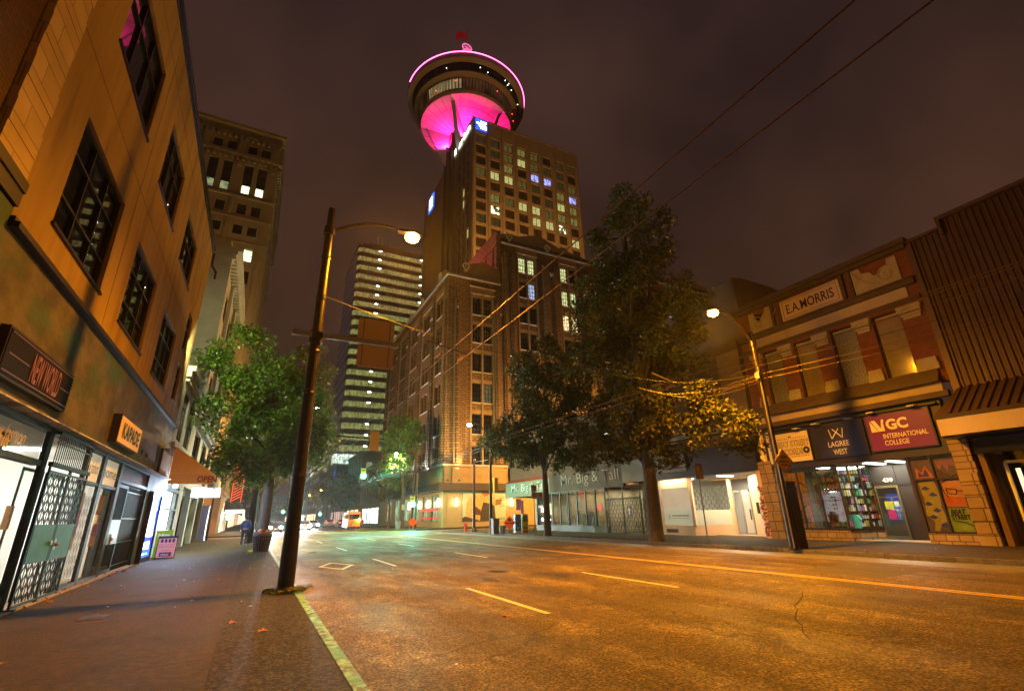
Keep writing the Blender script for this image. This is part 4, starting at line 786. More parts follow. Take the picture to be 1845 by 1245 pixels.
b = MB(); b.box(XR+.0, XR+.008, 13.63, 16.6, .66, 3.42); b.build('window_pane', shopglass, bb); b = MB(); b.prism([(XR, 13.6), (XR+1.5, 12.92), (XR+1.505, 12.93), (XR+.005, 13.61)], 'z', .66, 3.42); b.build('window_pane', shopglass, bb)
b = MB()
for k in range(12): y = 13.75+k*.24; b.box(XR+.05, XR+.06, y, y+.012, .66, 3.42)
for z in (1.2, 1.8, 2.4, 3.0): b.box(XR+.05, XR+.06, 13.63, 16.6, z, z+.012)
for k in range(14): p = Vector((XR+.1, 13.66, 0)).lerp(Vector((XR+1.5, 13.04, 0)), k/13); b.box(p.x-.006, p.x+.006, p.y-.006, p.y+.006, .66, 3.42)
b.build('window_bars', black, bb)
# recess, ceiling and shop room
b = MB(); b.box(XR+.31, 30, 8.6, 17.0, 3.5, 3.56); b.box(XR-.02, XR+1.55, 10.62, 13.62, 3.46, 3.499); b.build('shop_ceiling', M('ceiling_cream', (.55, .50, .38), .8), bb)
b = MB(); b.box(30, 30.1, 8.6, 17, .13, 3.5); b.box(XR+.3, 30, 16.95, 17.05, .13, 3.5); b.box(XR+.3, 30, 8.5, 8.6, .13, 3.5); b.box(XR+1.5, 30, 10.4, 10.5, .13, 3.5); b.build('shop_room', M('shop_wall', (.30, .24, .15), .8), bb)
b = MB(); b.box(XR+.3, 30, 8.6, 16.95, .12, .16); b.build('shop_floor', floorm, bb)
b = MB(); b.box(XR+.05, XR+1.5, 12.15, 12.4, 3.42, 3.459); b.box(XR+.1, XR+1.45, 11.3, 11.5, 3.42, 3.459); b.box(XR+.3, XR+1.3, 14.6, 14.75, 3.44, 3.498); b.build('tube_light', litm('fluorescent', (1, .97, .82), 14), bb)
light('recess_light', 'AREA', (XR+.7, 12.0, 3.38), 130, (1, .93, .70), bb, sx=1.3, sy=1.5); light('shop_light', 'AREA', (XR+1.6, 14.8, 3.35), 75, (1, .93, .72), bb, sx=2, sy=2.5)
b = MB(); b.box(XR+1.47, XR+1.53, 11.92, 12.0, .16, 2.48); b.box(XR+1.47, XR+1.53, 12.85, 12.93, .16, 2.48); b.box(XR+1.47, XR+1.53, 12.0, 12.85, 2.38, 2.48); b.box(XR+1.47, XR+1.53, 12.0, 12.85, .16, .32)
b.box(XR+1.44, XR+1.5, 12.0, 12.85, 1.95, 1.99); dr = b.build('door', M('brass_brown_frame', (.22, .17, .08), .4, .5), bb)
b = MB(); b.box(XR+1.49, XR+1.5, 12.0, 12.85, .32, 2.38); b.build('pane', shopglass, dr); b = MB(); b.box(XR+1.40, XR+1.43, 12.05, 12.08, .9, 1.4); b.build('handle', galv, dr)
b = MB(); b.box(XR+1.49, XR+1.52, 10.65, 11.9, .16, 3.46); b.box(XR+1.49, XR+1.52, 11.92, 12.93, 2.6, 3.4); b.build('dark_panel', M('dark_glazed', (.02, .014, .012), .6), bb)
txt('439', yc, bb, (XR+1.46, 12.25, 2.72), NY, w=.42, h=.18, bold=.02, name='house_number')
for y, z, w_, h_, c, l_ in ((12.45, 1.62, .34, .34, (.65, .6, .05), 'yellow gig poster on the record shop door'), (12.42, 1.22, .32, .38, (.65, .03, .18), 'magenta poster with a green blob on the record shop door'), (12.15, 1.68, .2, .22, (.7, .7, .65), 'small white notice on the record shop door')):
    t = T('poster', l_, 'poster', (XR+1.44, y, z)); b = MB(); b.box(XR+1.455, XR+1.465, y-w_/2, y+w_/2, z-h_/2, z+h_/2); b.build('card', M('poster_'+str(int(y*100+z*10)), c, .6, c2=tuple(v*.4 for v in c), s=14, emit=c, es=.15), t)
# record racks seen through the showcase
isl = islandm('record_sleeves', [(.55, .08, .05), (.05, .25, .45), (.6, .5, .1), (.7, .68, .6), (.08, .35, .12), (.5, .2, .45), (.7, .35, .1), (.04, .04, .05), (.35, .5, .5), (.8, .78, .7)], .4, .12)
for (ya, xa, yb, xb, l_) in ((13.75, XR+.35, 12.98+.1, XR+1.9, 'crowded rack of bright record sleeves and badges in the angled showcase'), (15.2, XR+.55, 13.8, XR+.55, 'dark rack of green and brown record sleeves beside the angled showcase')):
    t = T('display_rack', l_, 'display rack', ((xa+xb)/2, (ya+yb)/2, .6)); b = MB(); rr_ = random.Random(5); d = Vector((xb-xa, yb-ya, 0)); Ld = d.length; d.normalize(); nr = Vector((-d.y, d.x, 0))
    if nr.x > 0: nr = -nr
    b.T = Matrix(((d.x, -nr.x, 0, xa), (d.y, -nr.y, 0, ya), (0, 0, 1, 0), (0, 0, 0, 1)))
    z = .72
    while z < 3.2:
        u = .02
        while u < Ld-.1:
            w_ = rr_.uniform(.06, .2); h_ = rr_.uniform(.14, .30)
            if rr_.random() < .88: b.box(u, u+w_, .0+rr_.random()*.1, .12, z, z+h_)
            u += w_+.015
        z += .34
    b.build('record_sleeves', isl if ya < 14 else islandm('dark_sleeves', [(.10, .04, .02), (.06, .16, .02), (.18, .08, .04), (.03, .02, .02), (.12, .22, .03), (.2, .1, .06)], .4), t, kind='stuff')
    b = MB(); b.T = Matrix(((d.x, -nr.x, 0, xa), (d.y, -nr.y, 0, ya), (0, 0, 1, 0), (0, 0, 0, 1)))
    for k in range(8): b.box(0, Ld, .12, .14, .70+k*.34, .715+k*.34)
    b.box(0, Ld, .2, .22, .16, 3.3); b.build('rack_board', M('rack_brown', (.16, .10, .05), .7), t)
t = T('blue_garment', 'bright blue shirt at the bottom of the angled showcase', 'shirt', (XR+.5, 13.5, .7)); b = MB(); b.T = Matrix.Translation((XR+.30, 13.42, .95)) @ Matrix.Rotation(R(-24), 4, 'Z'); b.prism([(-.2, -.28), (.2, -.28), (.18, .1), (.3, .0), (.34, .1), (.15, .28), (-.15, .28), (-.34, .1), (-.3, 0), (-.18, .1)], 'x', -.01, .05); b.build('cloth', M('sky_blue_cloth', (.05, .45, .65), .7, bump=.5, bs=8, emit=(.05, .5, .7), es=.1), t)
t = T('lettering_panel', 'tan window panel with black graffiti writing', 'window panel', (XR, 15.8, .7)); b = MB(); b.box(XR+.10, XR+.12, 15.25, 16.5, .7, 3.3); b.build('panel', M('tan_board', (.30, .18, .08), .7, c2=(.16, .08, .03), s=1.5), t)
txt('BEAT', dk, t, (XR+.09, 15.85, 1.30), NY, w=.6, h=.26, bold=.05, shear=.2); txt('STREET', dk, t, (XR+.09, 15.75, 1.0), NY, w=.85, h=.26, bold=.05, shear=-.1)
b = MB(); b.tube([(XR+.09, 15.3+.9*t_, 2.55+.25*math.sin(t_*6)) for t_ in np.arange(0, 1.1, .1)], .03, 6); b.tube([(XR+.09, 15.3+.9*t_, 1.6+.15*math.sin(t_*7+1)) for t_ in np.arange(0, 1.1, .1)], .03, 6); b.build('brush_stroke', dk, t)
# graffiti window
t = T('graffiti_window_panel', 'window panel painted with yellow, blue and green graffiti beside the stone pier', 'window panel', (XR, 9.85, .58)); GX2 = XR+.06
def gp(name, poly, m, k): b = MB(); b.prism(poly, 'x', GX2-.004*k, GX2-.004*k+.003); b.build(name, m, t)
cg = {n_: M('spray_'+n_, c, .5, c2=tuple(v*.75 for v in c), s=4) for n_, c in (('grey', (.16, .13, .18)), ('orange', (.75, .20, .02)), ('olive', (.50, .46, .08)), ('blue', (.05, .08, .60)), ('lime', (.34, .55, .04)), ('skin', (.80, .40, .14)), ('purple', (.36, .18, .45)))}
gp('background', [(9.08, .58), (10.58, .58), (10.58, 3.42), (9.08, 3.42)], cg['grey'], 0)
gp('pink_patch', [(9.1, 3.3), (9.7, 3.3), (9.7, 3.0), (9.6, 2.95), (9.5, 3.15), (9.4, 2.8), (9.3, 3.1), (9.1, 3.0)], cg['purple'], 1)
gp('crown_shape', [(10.5, 2.65), (10.45, 3.05), (10.28, 2.85), (10.1, 3.15), (9.95, 2.75), (9.9, 2.65)], cg['orange'], 1); gp('crown_fill', [(10.42, 2.68), (10.38, 2.92), (10.26, 2.75), (10.12, 3.02), (10.02, 2.7)], cg['blue'], 2)
gp('body_shape', [(10.5, 2.5), (9.95, 2.5), (9.88, 2.0), (9.95, 1.5), (9.87, 1.0), (10.1, .85), (10.25, .6), (10.4, .62), (10.3, .95), (10.52, 1.2), (10.45, 1.8)], cg['olive'], 1)
for k, (y, z) in enumerate(((10.3, 2.2), (10.1, 1.95), (10.35, 1.6), (10.12, 1.35), (10.3, 1.1), (10.0, .8))): gp('blue_stroke', [(y+.16, z+.02), (y, z+.13), (y-.16, z+.02), (y, z-.05)], cg['blue'], 2+k % 2)
gp('head_shape', [(9.75, 2.5), (9.1, 2.5), (9.1, 1.75), (9.55, 1.7), (9.75, 1.95)], cg['skin'], 1); gp('orange_band', [(9.78, 1.9), (9.1, 1.85), (9.1, 1.5), (9.75, 1.52)], cg['orange'], 2); gp('lime_patch', [(9.82, 1.45), (9.1, 1.45), (9.1, .6), (9.78, .6)], cg['lime'], 2)
b = MB(); x0 = GX2-.02
for q in ([(9.62, 2.2), (9.3, 2.15), (9.32, 1.97), (9.6, 2.0), (9.62, 2.2)], [(9.3, 2.1), (9.1, 2.08)], [(9.72, 2.9), (9.35, 2.62), (9.1, 2.7)], [(9.7, 2.75), (9.45, 2.55), (9.75, 2.4), (9.7, 2.0), (9.6, 1.85)], [(9.7, 1.0), (9.3, .92), (9.12, .8)]):
    for a, c in zip(q, q[1:]): b.beam((x0, *a), (x0, *c), .035, .006, upv=(1, 0, 0))
b.build('black_stroke', dk, t); txt('BEAT', dk, t, (x0, 9.45, 1.32), NY, w=.5, h=.2, bold=.04, shear=.25); txt('STREET', dk, t, (x0, 9.42, 1.12), NY, w=.6, h=.18, bold=.04, shear=-.1)
b = MB(); b.box(XR+.02, XR+.024, 9.08, 10.58, .58, 3.42); b.build('window_pane', glassm('graffiti_glass', (.9, .9, .9), .06), t)
# ------------------------------------------------------------ corrugated building at the right edge
kb = T('corrugated_building', 'dark ribbed metal clad building with a stepped parapet at the right edge', 'building', (XR, 0, .13))
ribm = M('ribbed_cladding', (.085, .050, .042), .55, .35, c2=(.11, .065, .052), s=.6)
b = MB(); b.box(XR+.03, XR+.3, -14, 8.28, 5.9, 12.6); b.box(XR+.03, XR+.3, -14, 6.9, 12.6, 13.0)
for y in np.arange(-13.9, 8.15, .21): zt = 12.6 if y > 6.8 else 13.0; b.prism([(XR+.029, y), (XR-.03, y+.03), (XR-.03, y+.09), (XR+.029, y+.12)], 'z', 5.9, zt)
b.build('ribbed_wall', ribm, kb)
b = MB(); b.box(XR-.05, XR+.3, 8.1, 8.34, 3.9, 12.62); b.box(XR-.15, XR+.35, 6.9, 8.36, 12.6, 12.72); b.box(XR-.2, XR+.35, -14, 7.02, 13.0, 13.16); b.box(XR-.2, XR+.3, 6.9, 7.02, 12.3, 13.0); b.box(XR-.045, XR-.03, -14, 8.1, 10.1, 10.16); 
for y in (-9.5, -5.3, -1.1, 3.1, 7.2): b.box(XR-.036, XR-.0302, y, y+.05, 5.95, 12.55)
for z in (7.6, 11.6): b.box(XR-.038, XR-.0305, -13.9, 8.1, z, z+.02)
b.build('metal_trim', M('brown_flashing', (.12, .075, .06), .5, .3), kb)
b = MB(); b.box(XR-.045, XR-.031, 3.6, 5.6, 7.3, 9.0); b.build('patch_panel', M('dark_cladding_patch', (.05, .03, .028), .55, .3), kb)
b = MB(); b.add([(XR-.05, 8.2, 5.95), (XR-1.5, 8.7, 4.8), (XR-1.5, -14, 4.8), (XR-.05, -14, 5.95)], [(0, 1, 2, 3)])
for y in np.arange(-13.8, 8.2, .27): b.beam((XR-.04, y, 5.99), (XR-1.5, y+.12, 4.84), .07, .07)
b.build('canopy_roof', ribm, kb); b = MB(); b.box(XR-1.52, XR-1.4, -14, 8.72, 4.68, 4.8); b.box(XR-1.4, XR-.02, 8.6, 8.7, 4.0, 4.8); b.box(XR-1.4, XR-.02, -14, 8.6, 3.98, 4.02); b.build('canopy_edge', darkbrown, kb)
b = MB(); b.box(XR-1.5, XR-1.41, -14, 8.65, 4.04, 4.66); b.build('canopy_fascia', creamb, kb)
b = MB(); b.box(XR-.03, XR+.3, -14, 8.35, 3.4, 5.9); b.box(XR+2.3, XR+2.4, -14, 8.3, .13, 4.0); b.build('recess_wall', blackp, kb)
plank = M('brown_plank', (.13, .07, .035), .6, c2=(.17, .09, .045), s=2, stretch=(1, 5, .3)); b = MB()
for k in range(14): x = XR+.02+k*.17; b.box(x, x+.165, 8.12, 8.3, .13, 3.4)
b.build('plank_wall', plank, kb); b = MB(); b.box(XR+.4, XR+.46, 7.38, 7.5, 1.6, 2.8); b.build('lit_window', litm('warm_window', (1, .85, .5), 1.4), kb)
b = MB(); b.box(XR+.38, XR+.5, 7.7, 7.78, .13, 3.1); b.box(XR+.38, XR+.5, 6.5, 6.6, .13, 3.1); b.box(XR+.38, XR+.5, 6.5, 7.78, 3.0, 3.1); b.build('window_frame', white, kb)
# ------------------------------------------------------------ dark building with the peach shop
pb = T('peach_shop_building', 'tall dark building over the bright peach coloured shop with a recessed door', 'building', (XR, 21, .13))
tanw = M('tan_side_render', (.22, .16, .10), .8, c2=(.27, .20, .125), s=1.5, bump=.2); dkr = M('dark_render', (.10, .072, .05), .8, c2=(.13, .09, .062), s=1.2)
hs = [(20.4, 22.0, 7.0, 9.2), (23.0, 24.6, 7.0, 9.2), (20.4, 22.0, 10.6, 12.6), (23.0, 24.6, 10.6, 12.6)]
b = MB(); b.wall('x', XR+.02, XR+.4, 17.55, 25.3, 5.2, 11.2, [h for h in hs if h[3] < 11]); b.build('wall', dkr, pb)
b = MB(); b.box(XR+2.2, XR+6, 17.6, 25.3, 11.2, 15.6); b.box(XR+2.25, XR+6, 18.2, 20.6, 15.6, 16.2); b.box(XR+.4, XR+2.19, 17.6, 25.3, 11.2, 11.3); b.box(XR+.5, XR+12, 17.3, 17.54, 10, 15.4); b.build('upper_block', dkr, pb)
b = MB(); b.box(XR-.02, XR+.019, 17.55, 19.1, 6.1, 10.6); b.build('tan_panel', tanw, pb)
for y0, y1, z0, z1 in hs[:2]: window(pb, 'x', XR+.2, -1, y0, y1, z0, z1, 2, 2, darkbrown, darkglass, split=False)
b = MB(); b.box(XR-.25, XR+.02, 17.55, 25.3, 5.95, 6.2); b.box(XR-.18, XR+.02, 22.9, 25.3, 5.7, 5.949); b.build('cornice', M('grey_cornice', (.3, .26, .2), .7), pb)
b = MB(); b.box(XR-.12, XR+.3, 17.6, 28.9, 3.62, 5.15); fa = b.build('shop_fascia', M('violet_black_fascia', (.025, .02, .04), .45), pb)
t = T('shop_sign', 'grey sign panel with dark lettering half hidden by the orange lit leaves', 'sign', (XR-.2, 23.9, 4)); b = MB(); b.box(XR-.2, XR-.121, 22.6, 25.2, 4.0, 5.05); b.build('sign_panel', M('sign_grey', (.20, .18, .18), .5), t); txt('IOUS', dk, t, (XR-.21, 23.7, 4.65), NY, w=1.3, h=.42, bold=.01); blur_text(dk, t, (XR-.21, 23.8, 4.22), NY, 1.6, .10, 12, 8)
peach = M('peach_paint', (.80, .56, .36), .65, c2=(.75, .51, .32), s=1)
b = MB(); b.box(XR-.02, XR+.25, 22.7, 25.3, .13, .72); b.prism([(XR-.02, 22.7), (XR+1.9, 21.35), (XR+1.95, 21.6), (XR+.1, 22.9)], 'z', .13, .72); b.box(XR-.04, XR+.1, 22.55, 22.78, .72, 3.6); b.box(XR-.04, XR+.2, 25.2, 25.4, .13, 3.6); b.box(XR+1.85, XR+2.0, 21.2, 21.4, .13, 3.6)
b.prism([(XR+2.0, 19.95), (XR+.25, 17.9), (XR+.3, 17.75), (XR+2.15, 19.85)], 'z', .13, 3.6); b.box(XR-.02, XR+.3, 17.5, 17.85, .13, 3.6); b.box(XR-.05, XR-.01, 22.8, 25.2, 3.0, 3.6)
b.build('peach_wall', peach, pb)
b = MB(); b.box(XR+.0, XR+4, 17.6, 25.3, 3.56, 3.61); b.build('soffit', white, pb); b = MB(); b.box(XR+5, XR+5.1, 17.6, 25.3, .13, 3.6); b.box(XR+.3, XR+5, 25.15, 25.25, .13, 3.6); b.box(XR+2.2, XR+5, 17.8, 17.9, .13, 3.6); b.build('shop_room', roomw, pb)
b = MB(); b.box(XR+1, XR+5, 17.9, 25.1, .12, .17); b.build('shop_floor', floorm, pb)
b = MB(); b.box(XR-.01, XR+.0, 22.8, 25.2, .74, 3.0); b.build('window_pane', litm('pale_blind', (.95, .72, .45), .55, (.8, .55, .32), .8), pb)
b = MB(); b.box(XR-.02, XR-.012, 22.85, 25.15, .76, 1.75); b.build('frosted_panel', M('frost_green', (.48, .48, .34), .6, emit=(.8, .8, .6), es=.25), pb)
gt_ = M('green_letter', (.10, .25, .12), .5); blur_text(gt_, pb, (XR-.025, 23.75, 1.30), NY, 1.4, .11, 14, 9); blur_text(gold, pb, (XR-.025, 23.75, 1.14), NY, 1.4, .05, 18, 10); txt('A', gold, pb, (XR-.03, 24.7, 1.25), NY, w=.22, h=.32)
b = MB(); b.prism([(XR+.1, 22.62), (XR+1.85, 21.38), (XR+1.86, 21.39), (XR+.11, 22.63)], 'z', .74, 1.6); b.build('frosted_panel', M('frost_green2', (.48, .48, .34), .6, emit=(.8, .8, .6), es=.25), pb)
b = MB(); dd = Vector((1.75, -1.24, 0)); n_ = 14
for i in range(n_+1):
    p = Vector((XR+.1, 22.64, 0))+dd*(i/n_); b.beam((p.x, p.y, 1.6), (p.x, p.y, 3.0), .012, .012)
for i in range(n_):
    for j in range(6):
        a, c = (0, 1) if (i+j) % 2 else (1, 0); p = Vector((XR+.1, 22.64, 1.6+j*.235))+dd*((i+a)/n_); q = Vector((XR+.1, 22.64, 1.6+(j+1)*.235))+dd*((i+c)/n_); b.beam(p, q, .022, .022)
b.build('folding_grille', M('grille_green', (.06, .09, .06), .4, .4), pb)
b = MB(); b.box(XR+2.0, XR+2.06, 20.0, 20.08, .13, 2.7); b.box(XR+2.0, XR+2.06, 20.6, 20.68, .13, 2.7); b.box(XR+2.0, XR+2.06, 21.15, 21.2, .13, 2.7); b.box(XR+2.0, XR+2.06, 20.0, 21.2, 2.6, 2.7); b.box(XR+2.0, XR+2.06, 20.0, 21.2, .13, .22); d_ = b.build('door', M('aluminium', (.5, .5, .48), .4, .7), pb); b = MB(); b.box(XR+1.94, XR+1.98, 20.1, 20.16, 1.0, 1.6); b.build('handle', black, d_)
b = MB(); b.box(XR+3.2, XR+3.3, 19.8, 21.6, .17, 1.35); b.build('counter', M('yellow_counter', (.65, .42, .10), .6), pb); b = MB(); b.box(XR+3.1, XR+3.2, 20.9, 21.5, .2, 2.7); b.build('shelf_screen', white, pb)
b = MB(); b.prism([(XR+.78, 18.6), (XR+.9, 18.8), (XR+.86, 18.84), (XR+.74, 18.64)], 'z', 1.35, 1.95); b.build('letter_box', black, pb)
b = MB(); b.box(XR+.2, XR+.9, 23.1, 23.25, 3.50, 3.558); b.box(XR+.3, XR+1.6, 20.6, 20.75, 3.50, 3.558); b.build('tube_light', litm('warm_tube', (1, .92, .7), 12), pb)
light('shop_light', 'AREA', (XR+.9, 20.3, 3.45), 330, (1, .80, .50), pb, sx=1.5, sy=3.5); light('room_light', 'AREA', (XR+3.4, 20.8, 3.4), 120, (1, .9, .7), pb, sx=2, sy=3); light('window_light', 'AREA', (XR-.3, 24, 3.55), 60, (1, .78, .45), pb, sx=.4, sy=2.2)
b = MB(); b.box(XR-.03, XR-.02, 24.1, 25.1, .28, .5); b.build('vent_grille', M('vent_dark', (.05, .04, .04), .6), pb)
ms = islandm('sticker_collage', [(.5, .05, .08), (.05, .05, .2), (.6, .5, .4), (.55, .2, .05), (.1, .1, .1), (.3, .05, .2)], .6); b = MB(); rr_ = random.Random(9)
for k in range(160): y = 17.5+rr_.random()*.33; z = .2+rr_.random()*2.5; b.box(XR-.05-rr_.random()*.01, XR-.03, y, y+.09, z, z+.08)
t = T('sticker_column', 'narrow wall strip plastered with red, white and blue stickers beside the stone pier', 'stickers', (XR, 17.65, .13)); b.build('stickers', ms, t, kind='stuff')
# ------------------------------------------------------------ big menswear shop on the corner
mb_ = T('corner_shop_building', 'low dark corner building with a long lettered fascia and folding gates', 'building', (XR, 37, .13))
b = MB(); b.wall('x', XR+.2, XR+.6, 25.4, 48.4, 5.0, 9.6, [(y, y+1.6, 6.4, 8.4) for y in np.arange(26.5, 47, 3.4)]); b.box(XR+.2, 45, 48.0, 48.4, 5, 9.6); b.box(XR+.6, 45, 25.4, 48, 9.3, 9.5); b.build('upper_wall', M('brown_brick_wall', (.12, .08, .05), .85, c2=(.16, .11, .07), s=1), mb_)
for y in np.arange(26.5, 47, 3.4): window(mb_, 'x', XR+.35, -1, y, y+1.6, 6.4, 8.4, 2, 2, darkbrown, darkglass, split=False)
b = MB(); b.box(XR-.05, XR+.2, 28.95, 39.5, 3.42, 5.1); b.build('shop_fascia', M('brown_fascia', (.06, .038, .022), .7, c2=(.085, .055, .032), s=1), mb_)
b = MB(); b.box(XR-.05, XR+.2, 39.5, 48.6, 3.3, 4.75); b.box(XR-.05, 34, 48.5, 48.65, 3.3, 4.75); b.build('green_fascia', M('pale_green_fascia', (.15, .20, .12), .6, c2=(.19, .24, .15), s=1), mb_)
b = MB(); b.add([(XR-.05, 48.7, 4.76), (XR-.05, 38.5, 4.76), (XR+.9, 38.5, 6.0), (XR+.9, 46.4, 6.0), (34, 48.7, 4.76), (34, 46.4, 6.0)], [(0, 1, 2, 3), (0, 3, 5, 4)])
b.build('tiled_mansard', brick('red_roof_tile', (.34, .07, .03), (.28, .05, .02), (.10, .03, .02), bw=.3, bh=.12), mb_)
sil = M('silver_letter', (.50, .54, .46), .35, .5, emit=(.6, .7, .55), es=.12); ltr_out = M('letter_shadow', (.02, .018, .014), .6); txt('Mr. Big & Tall', ltr_out, mb_, (XR-.06, 43.56, 4.02), NY, w=7.1, h=1.0, bold=.03); txt('Mr. Big & Tall', sil, mb_, (XR-.08, 43.6, 4.05), NY, w=7.0, h=.95, bold=-.012); txt('Mr. Big & Tall', ltr_out, mb_, (XR-.06, 33.36, 4.22), NY, w=8.1, h=1.15, bold=.03); txt('Mr. Big & Tall', M('dull_letter', (.15, .14, .12), .4, .3), mb_, (XR-.08, 33.4, 4.25), NY, w=8.0, h=1.1, bold=-.012)  # bolder dark copies outline the letters
b = MB(); b.box(XR, XR+.3, 31.4, 42.2, .13, .58); b.box(XR, XR+.3, 42.0, 42.3, .58, 3.42); b.box(XR, XR+.3, 25.4, 25.6, .13, 3.6); b.build('stall_riser', M('dark_green_tile', (.03, .04, .032), .4), mb_)
b = MB()
for y in (31.35, 32.6, 33.9, 35.2, 36.5, 37.8, 39.1, 40.5, 41.9): b.box(XR-.03, XR+.06, y, y+.1, .58, 3.42)
b.box(XR-.02, XR+.06, 31.4, 42, .56, .64); b.box(XR-.02, XR+.06, 31.4, 42, 3.34, 3.42)
for y in (27.3, 29.2, 25.6, 31.3): b.box(XR-.03, XR+.03, y, y+.07, .13, 3.6)
b.box(XR-.03, XR+.03, 27.3, 31.3, 2.55, 2.62)
b.build('storefront_frame', M('green_black_frame', (.012, .03, .025), .4, .3), mb_)
b = MB(); b.box(XR+.02, XR+.03, 31.45, 42, .64, 3.34); b.build('window_pane', shopglass, mb_)
b = MB(); b.box(XR+3, XR+3.1, 25.5, 42, .13, 3.5); b.box(XR+.3, XR+3, 41.9, 42.0, .13, 3.5); b.box(XR+.3, XR+3, 31.3, 31.4, .13, 3.5); b.box(XR+.1, XR+3, 25.5, 48.4, 3.45, 3.55); b.box(XR+.2, XR+.3, 25.5, 27.3, .13, 3.5); b.build('shop_room', M('shop_room_ochre', (.42, .34, .20), .8, c2=(.16, .15, .12), s=.9), mb_)
b = MB(); b.add([(XR+.1, 42.2, .13), (31, 48.3, .13), (31, 48.3, 3.45), (XR+.1, 42.2, 3.45)], [(0, 1, 2, 3)]); b.build('corner_wall', tanw, mb_)
b = MB(); rr_ = random.Random(8)
for k in range(26): y = 31.8+k*.4; b.box(XR+1.2, XR+1.5, y, y+.3, .6, rr_.uniform(1.1, 2.0))
b.build('clothes_rail_stock', islandm('clothes', [(.05, .07, .12), (.2, .18, .14), (.1, .1, .1), (.12, .2, .25), (.3, .26, .2)], .8), mb_, kind='stuff')
light('shop_light', 'AREA', (XR+1.6, 36.5, 3.35), 260, (1, .92, .62), mb_, sx=2, sy=9); light('porch_light', 'AREA', (XR+1.5, 29.2, 3.3), 190, (1, .90, .62), mb_, sx=2, sy=3)
for i, (y0, y1) in enumerate(((32.7, 33.85), (33.98, 35.15), (35.3, 36.45), (36.6, 37.75))):
    t = T('folding_grille', ['folding diamond grille in the big shop window nearest the gates', 'second folding grille from the gates in the big shop window', 'third folding grille from the gates in the big shop window', 'folding grille in the big shop window farthest from the gates'][i], 'grille', (XR+.1, y0, .6), 'folding grilles of the corner shop'); b = MB(); lattice(b, 'x', XR+.12, y0, y1, .66, 2.6, .13, .28, .014); b.build('lattice', galv, t)
for i, (y0, y1) in enumerate(((25.7, 27.25), (27.4, 29.15), (29.3, 31.25))):
    t = T('folding_gate', ['narrow black folding gate beside the big tree trunk', 'black folding gate with an arrow notice in the bright porch', 'black folding gate in the bright porch next to the shop windows'][i], 'gate', (XR-.02, y0, .13), 'folding gates across the porch'); b = MB(); lattice(b, 'x', XR-.02, y0, y1, .2, 2.5, .15, .26, .02)
    if i != 0: b.box(XR-.04, XR, y0, y1, 2.48, 2.54); b.tube([(XR-.02, y0, .13), (XR-.02, y0, 2.75)], .03, 8)
    b.build('lattice', black, t)
t = T('arrow_notice', 'dark notice with a white arrow on the folding gate', 'notice', (XR-.1, 28, 1.6)); b = MB(); b.box(XR-.08, XR-.06, 28.3, 28.8, 1.3, 2.0); b.build('board', M('notice_blue', (.05, .05, .09), .5), t); b = MB(); b.prism([(28.55, 1.9), (28.7, 1.7), (28.6, 1.7), (28.6, 1.4), (28.5, 1.4), (28.5, 1.7), (28.4, 1.7)], 'x', XR-.09, XR-.082); b.build('arrow', white, t)
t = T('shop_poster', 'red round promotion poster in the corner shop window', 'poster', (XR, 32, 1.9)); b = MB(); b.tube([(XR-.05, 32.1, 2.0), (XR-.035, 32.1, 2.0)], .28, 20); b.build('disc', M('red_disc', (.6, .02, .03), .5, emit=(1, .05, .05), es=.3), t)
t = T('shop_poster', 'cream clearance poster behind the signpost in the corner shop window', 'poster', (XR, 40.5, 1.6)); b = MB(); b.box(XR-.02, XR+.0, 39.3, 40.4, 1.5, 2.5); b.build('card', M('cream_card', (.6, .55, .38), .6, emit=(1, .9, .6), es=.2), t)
# ============================================================ corner department building (brick and terracotta)
XC, YC = 23.3, 66.0
sb_ = T('corner_department_building', 'big old brick corner building with tall pilasters, paired windows and uplit piers', 'building', (XC, YC, .13))
cb_ = brick('buff_brick', (.30, .185, .08), (.22, .135, .055), (.08, .05, .025), bw=1.1, bh=.38, bump=1.0, ms=.06)
terr = M('terracotta_trim', (.30, .215, .115), .7, c2=(.38, .275, .15), s=1.2, bump=.3, bs=5)
palet = M('pale_sill', (.62, .60, .60), .6)
FL = [35.6, 30.75, 25.9, 21.0, 16.15, 11.3]
lows = [(27.6, 29.1), (29.5, 31.0)]; highs = []
for k in range(7): x = 36.4+8.9*k; highs += [(x, x+1.5), (x+1.85, x+3.35)]
hl = [(a, c, z-3.05, z) for a, c in lows for z in FL]; hh = [(a, c, z-3.05, z) for a, c in highs for z in [45.3, 40.45]+FL]
b = MB(); b.wall('y', YC, YC+.7, XC, 32.8, 6.0, 38.9, hl); b.wall('y', YC, YC+.7, 32.801, 98, 6.0, 48.3, hh)
b.box(XC+.7, 60, YC+.7, 105, 38.2, 38.5); b.build('wall', cb_, sb_)
hx = []; bays = [(67.9, 71.2, 2), (73.8, 78.6, 3), (81.6, 86.4, 3), (89.4, 94.2, 3), (97.2, 102, 3)]
for y0, y1, n_ in bays:
    w_ = (y1-y0-.3*(n_-1))/n_
    for k in range(n_): a = y0+k*(w_+.3); hx += [(a, a+w_, z-3.05, z) for z in FL]
b = MB(); b.wall('x', XC, XC+.7, YC+.7, 105, 6.0, 38.9, hx); b.build('side_wall', cb_, sb_)
b = MB(); b.box(32.4, 32.8, YC+.7, 90, 38.5, 48.3); b.prism([(YC+.7, 48.3), (YC+.7, 50.2), (80, 50.2), (80, 48.3)], 'x', 32.4, 32.8); b.box(32.2, 32.4, YC+.7, 80, 46.9, 47.3); b.box(32.25, 32.4, YC+.7, 80, 43.0, 43.15)
for k in range(4): b.box(32.2, 32.4, 68+3.2*k, 68.4+3.2*k, 38.5, 46.9)
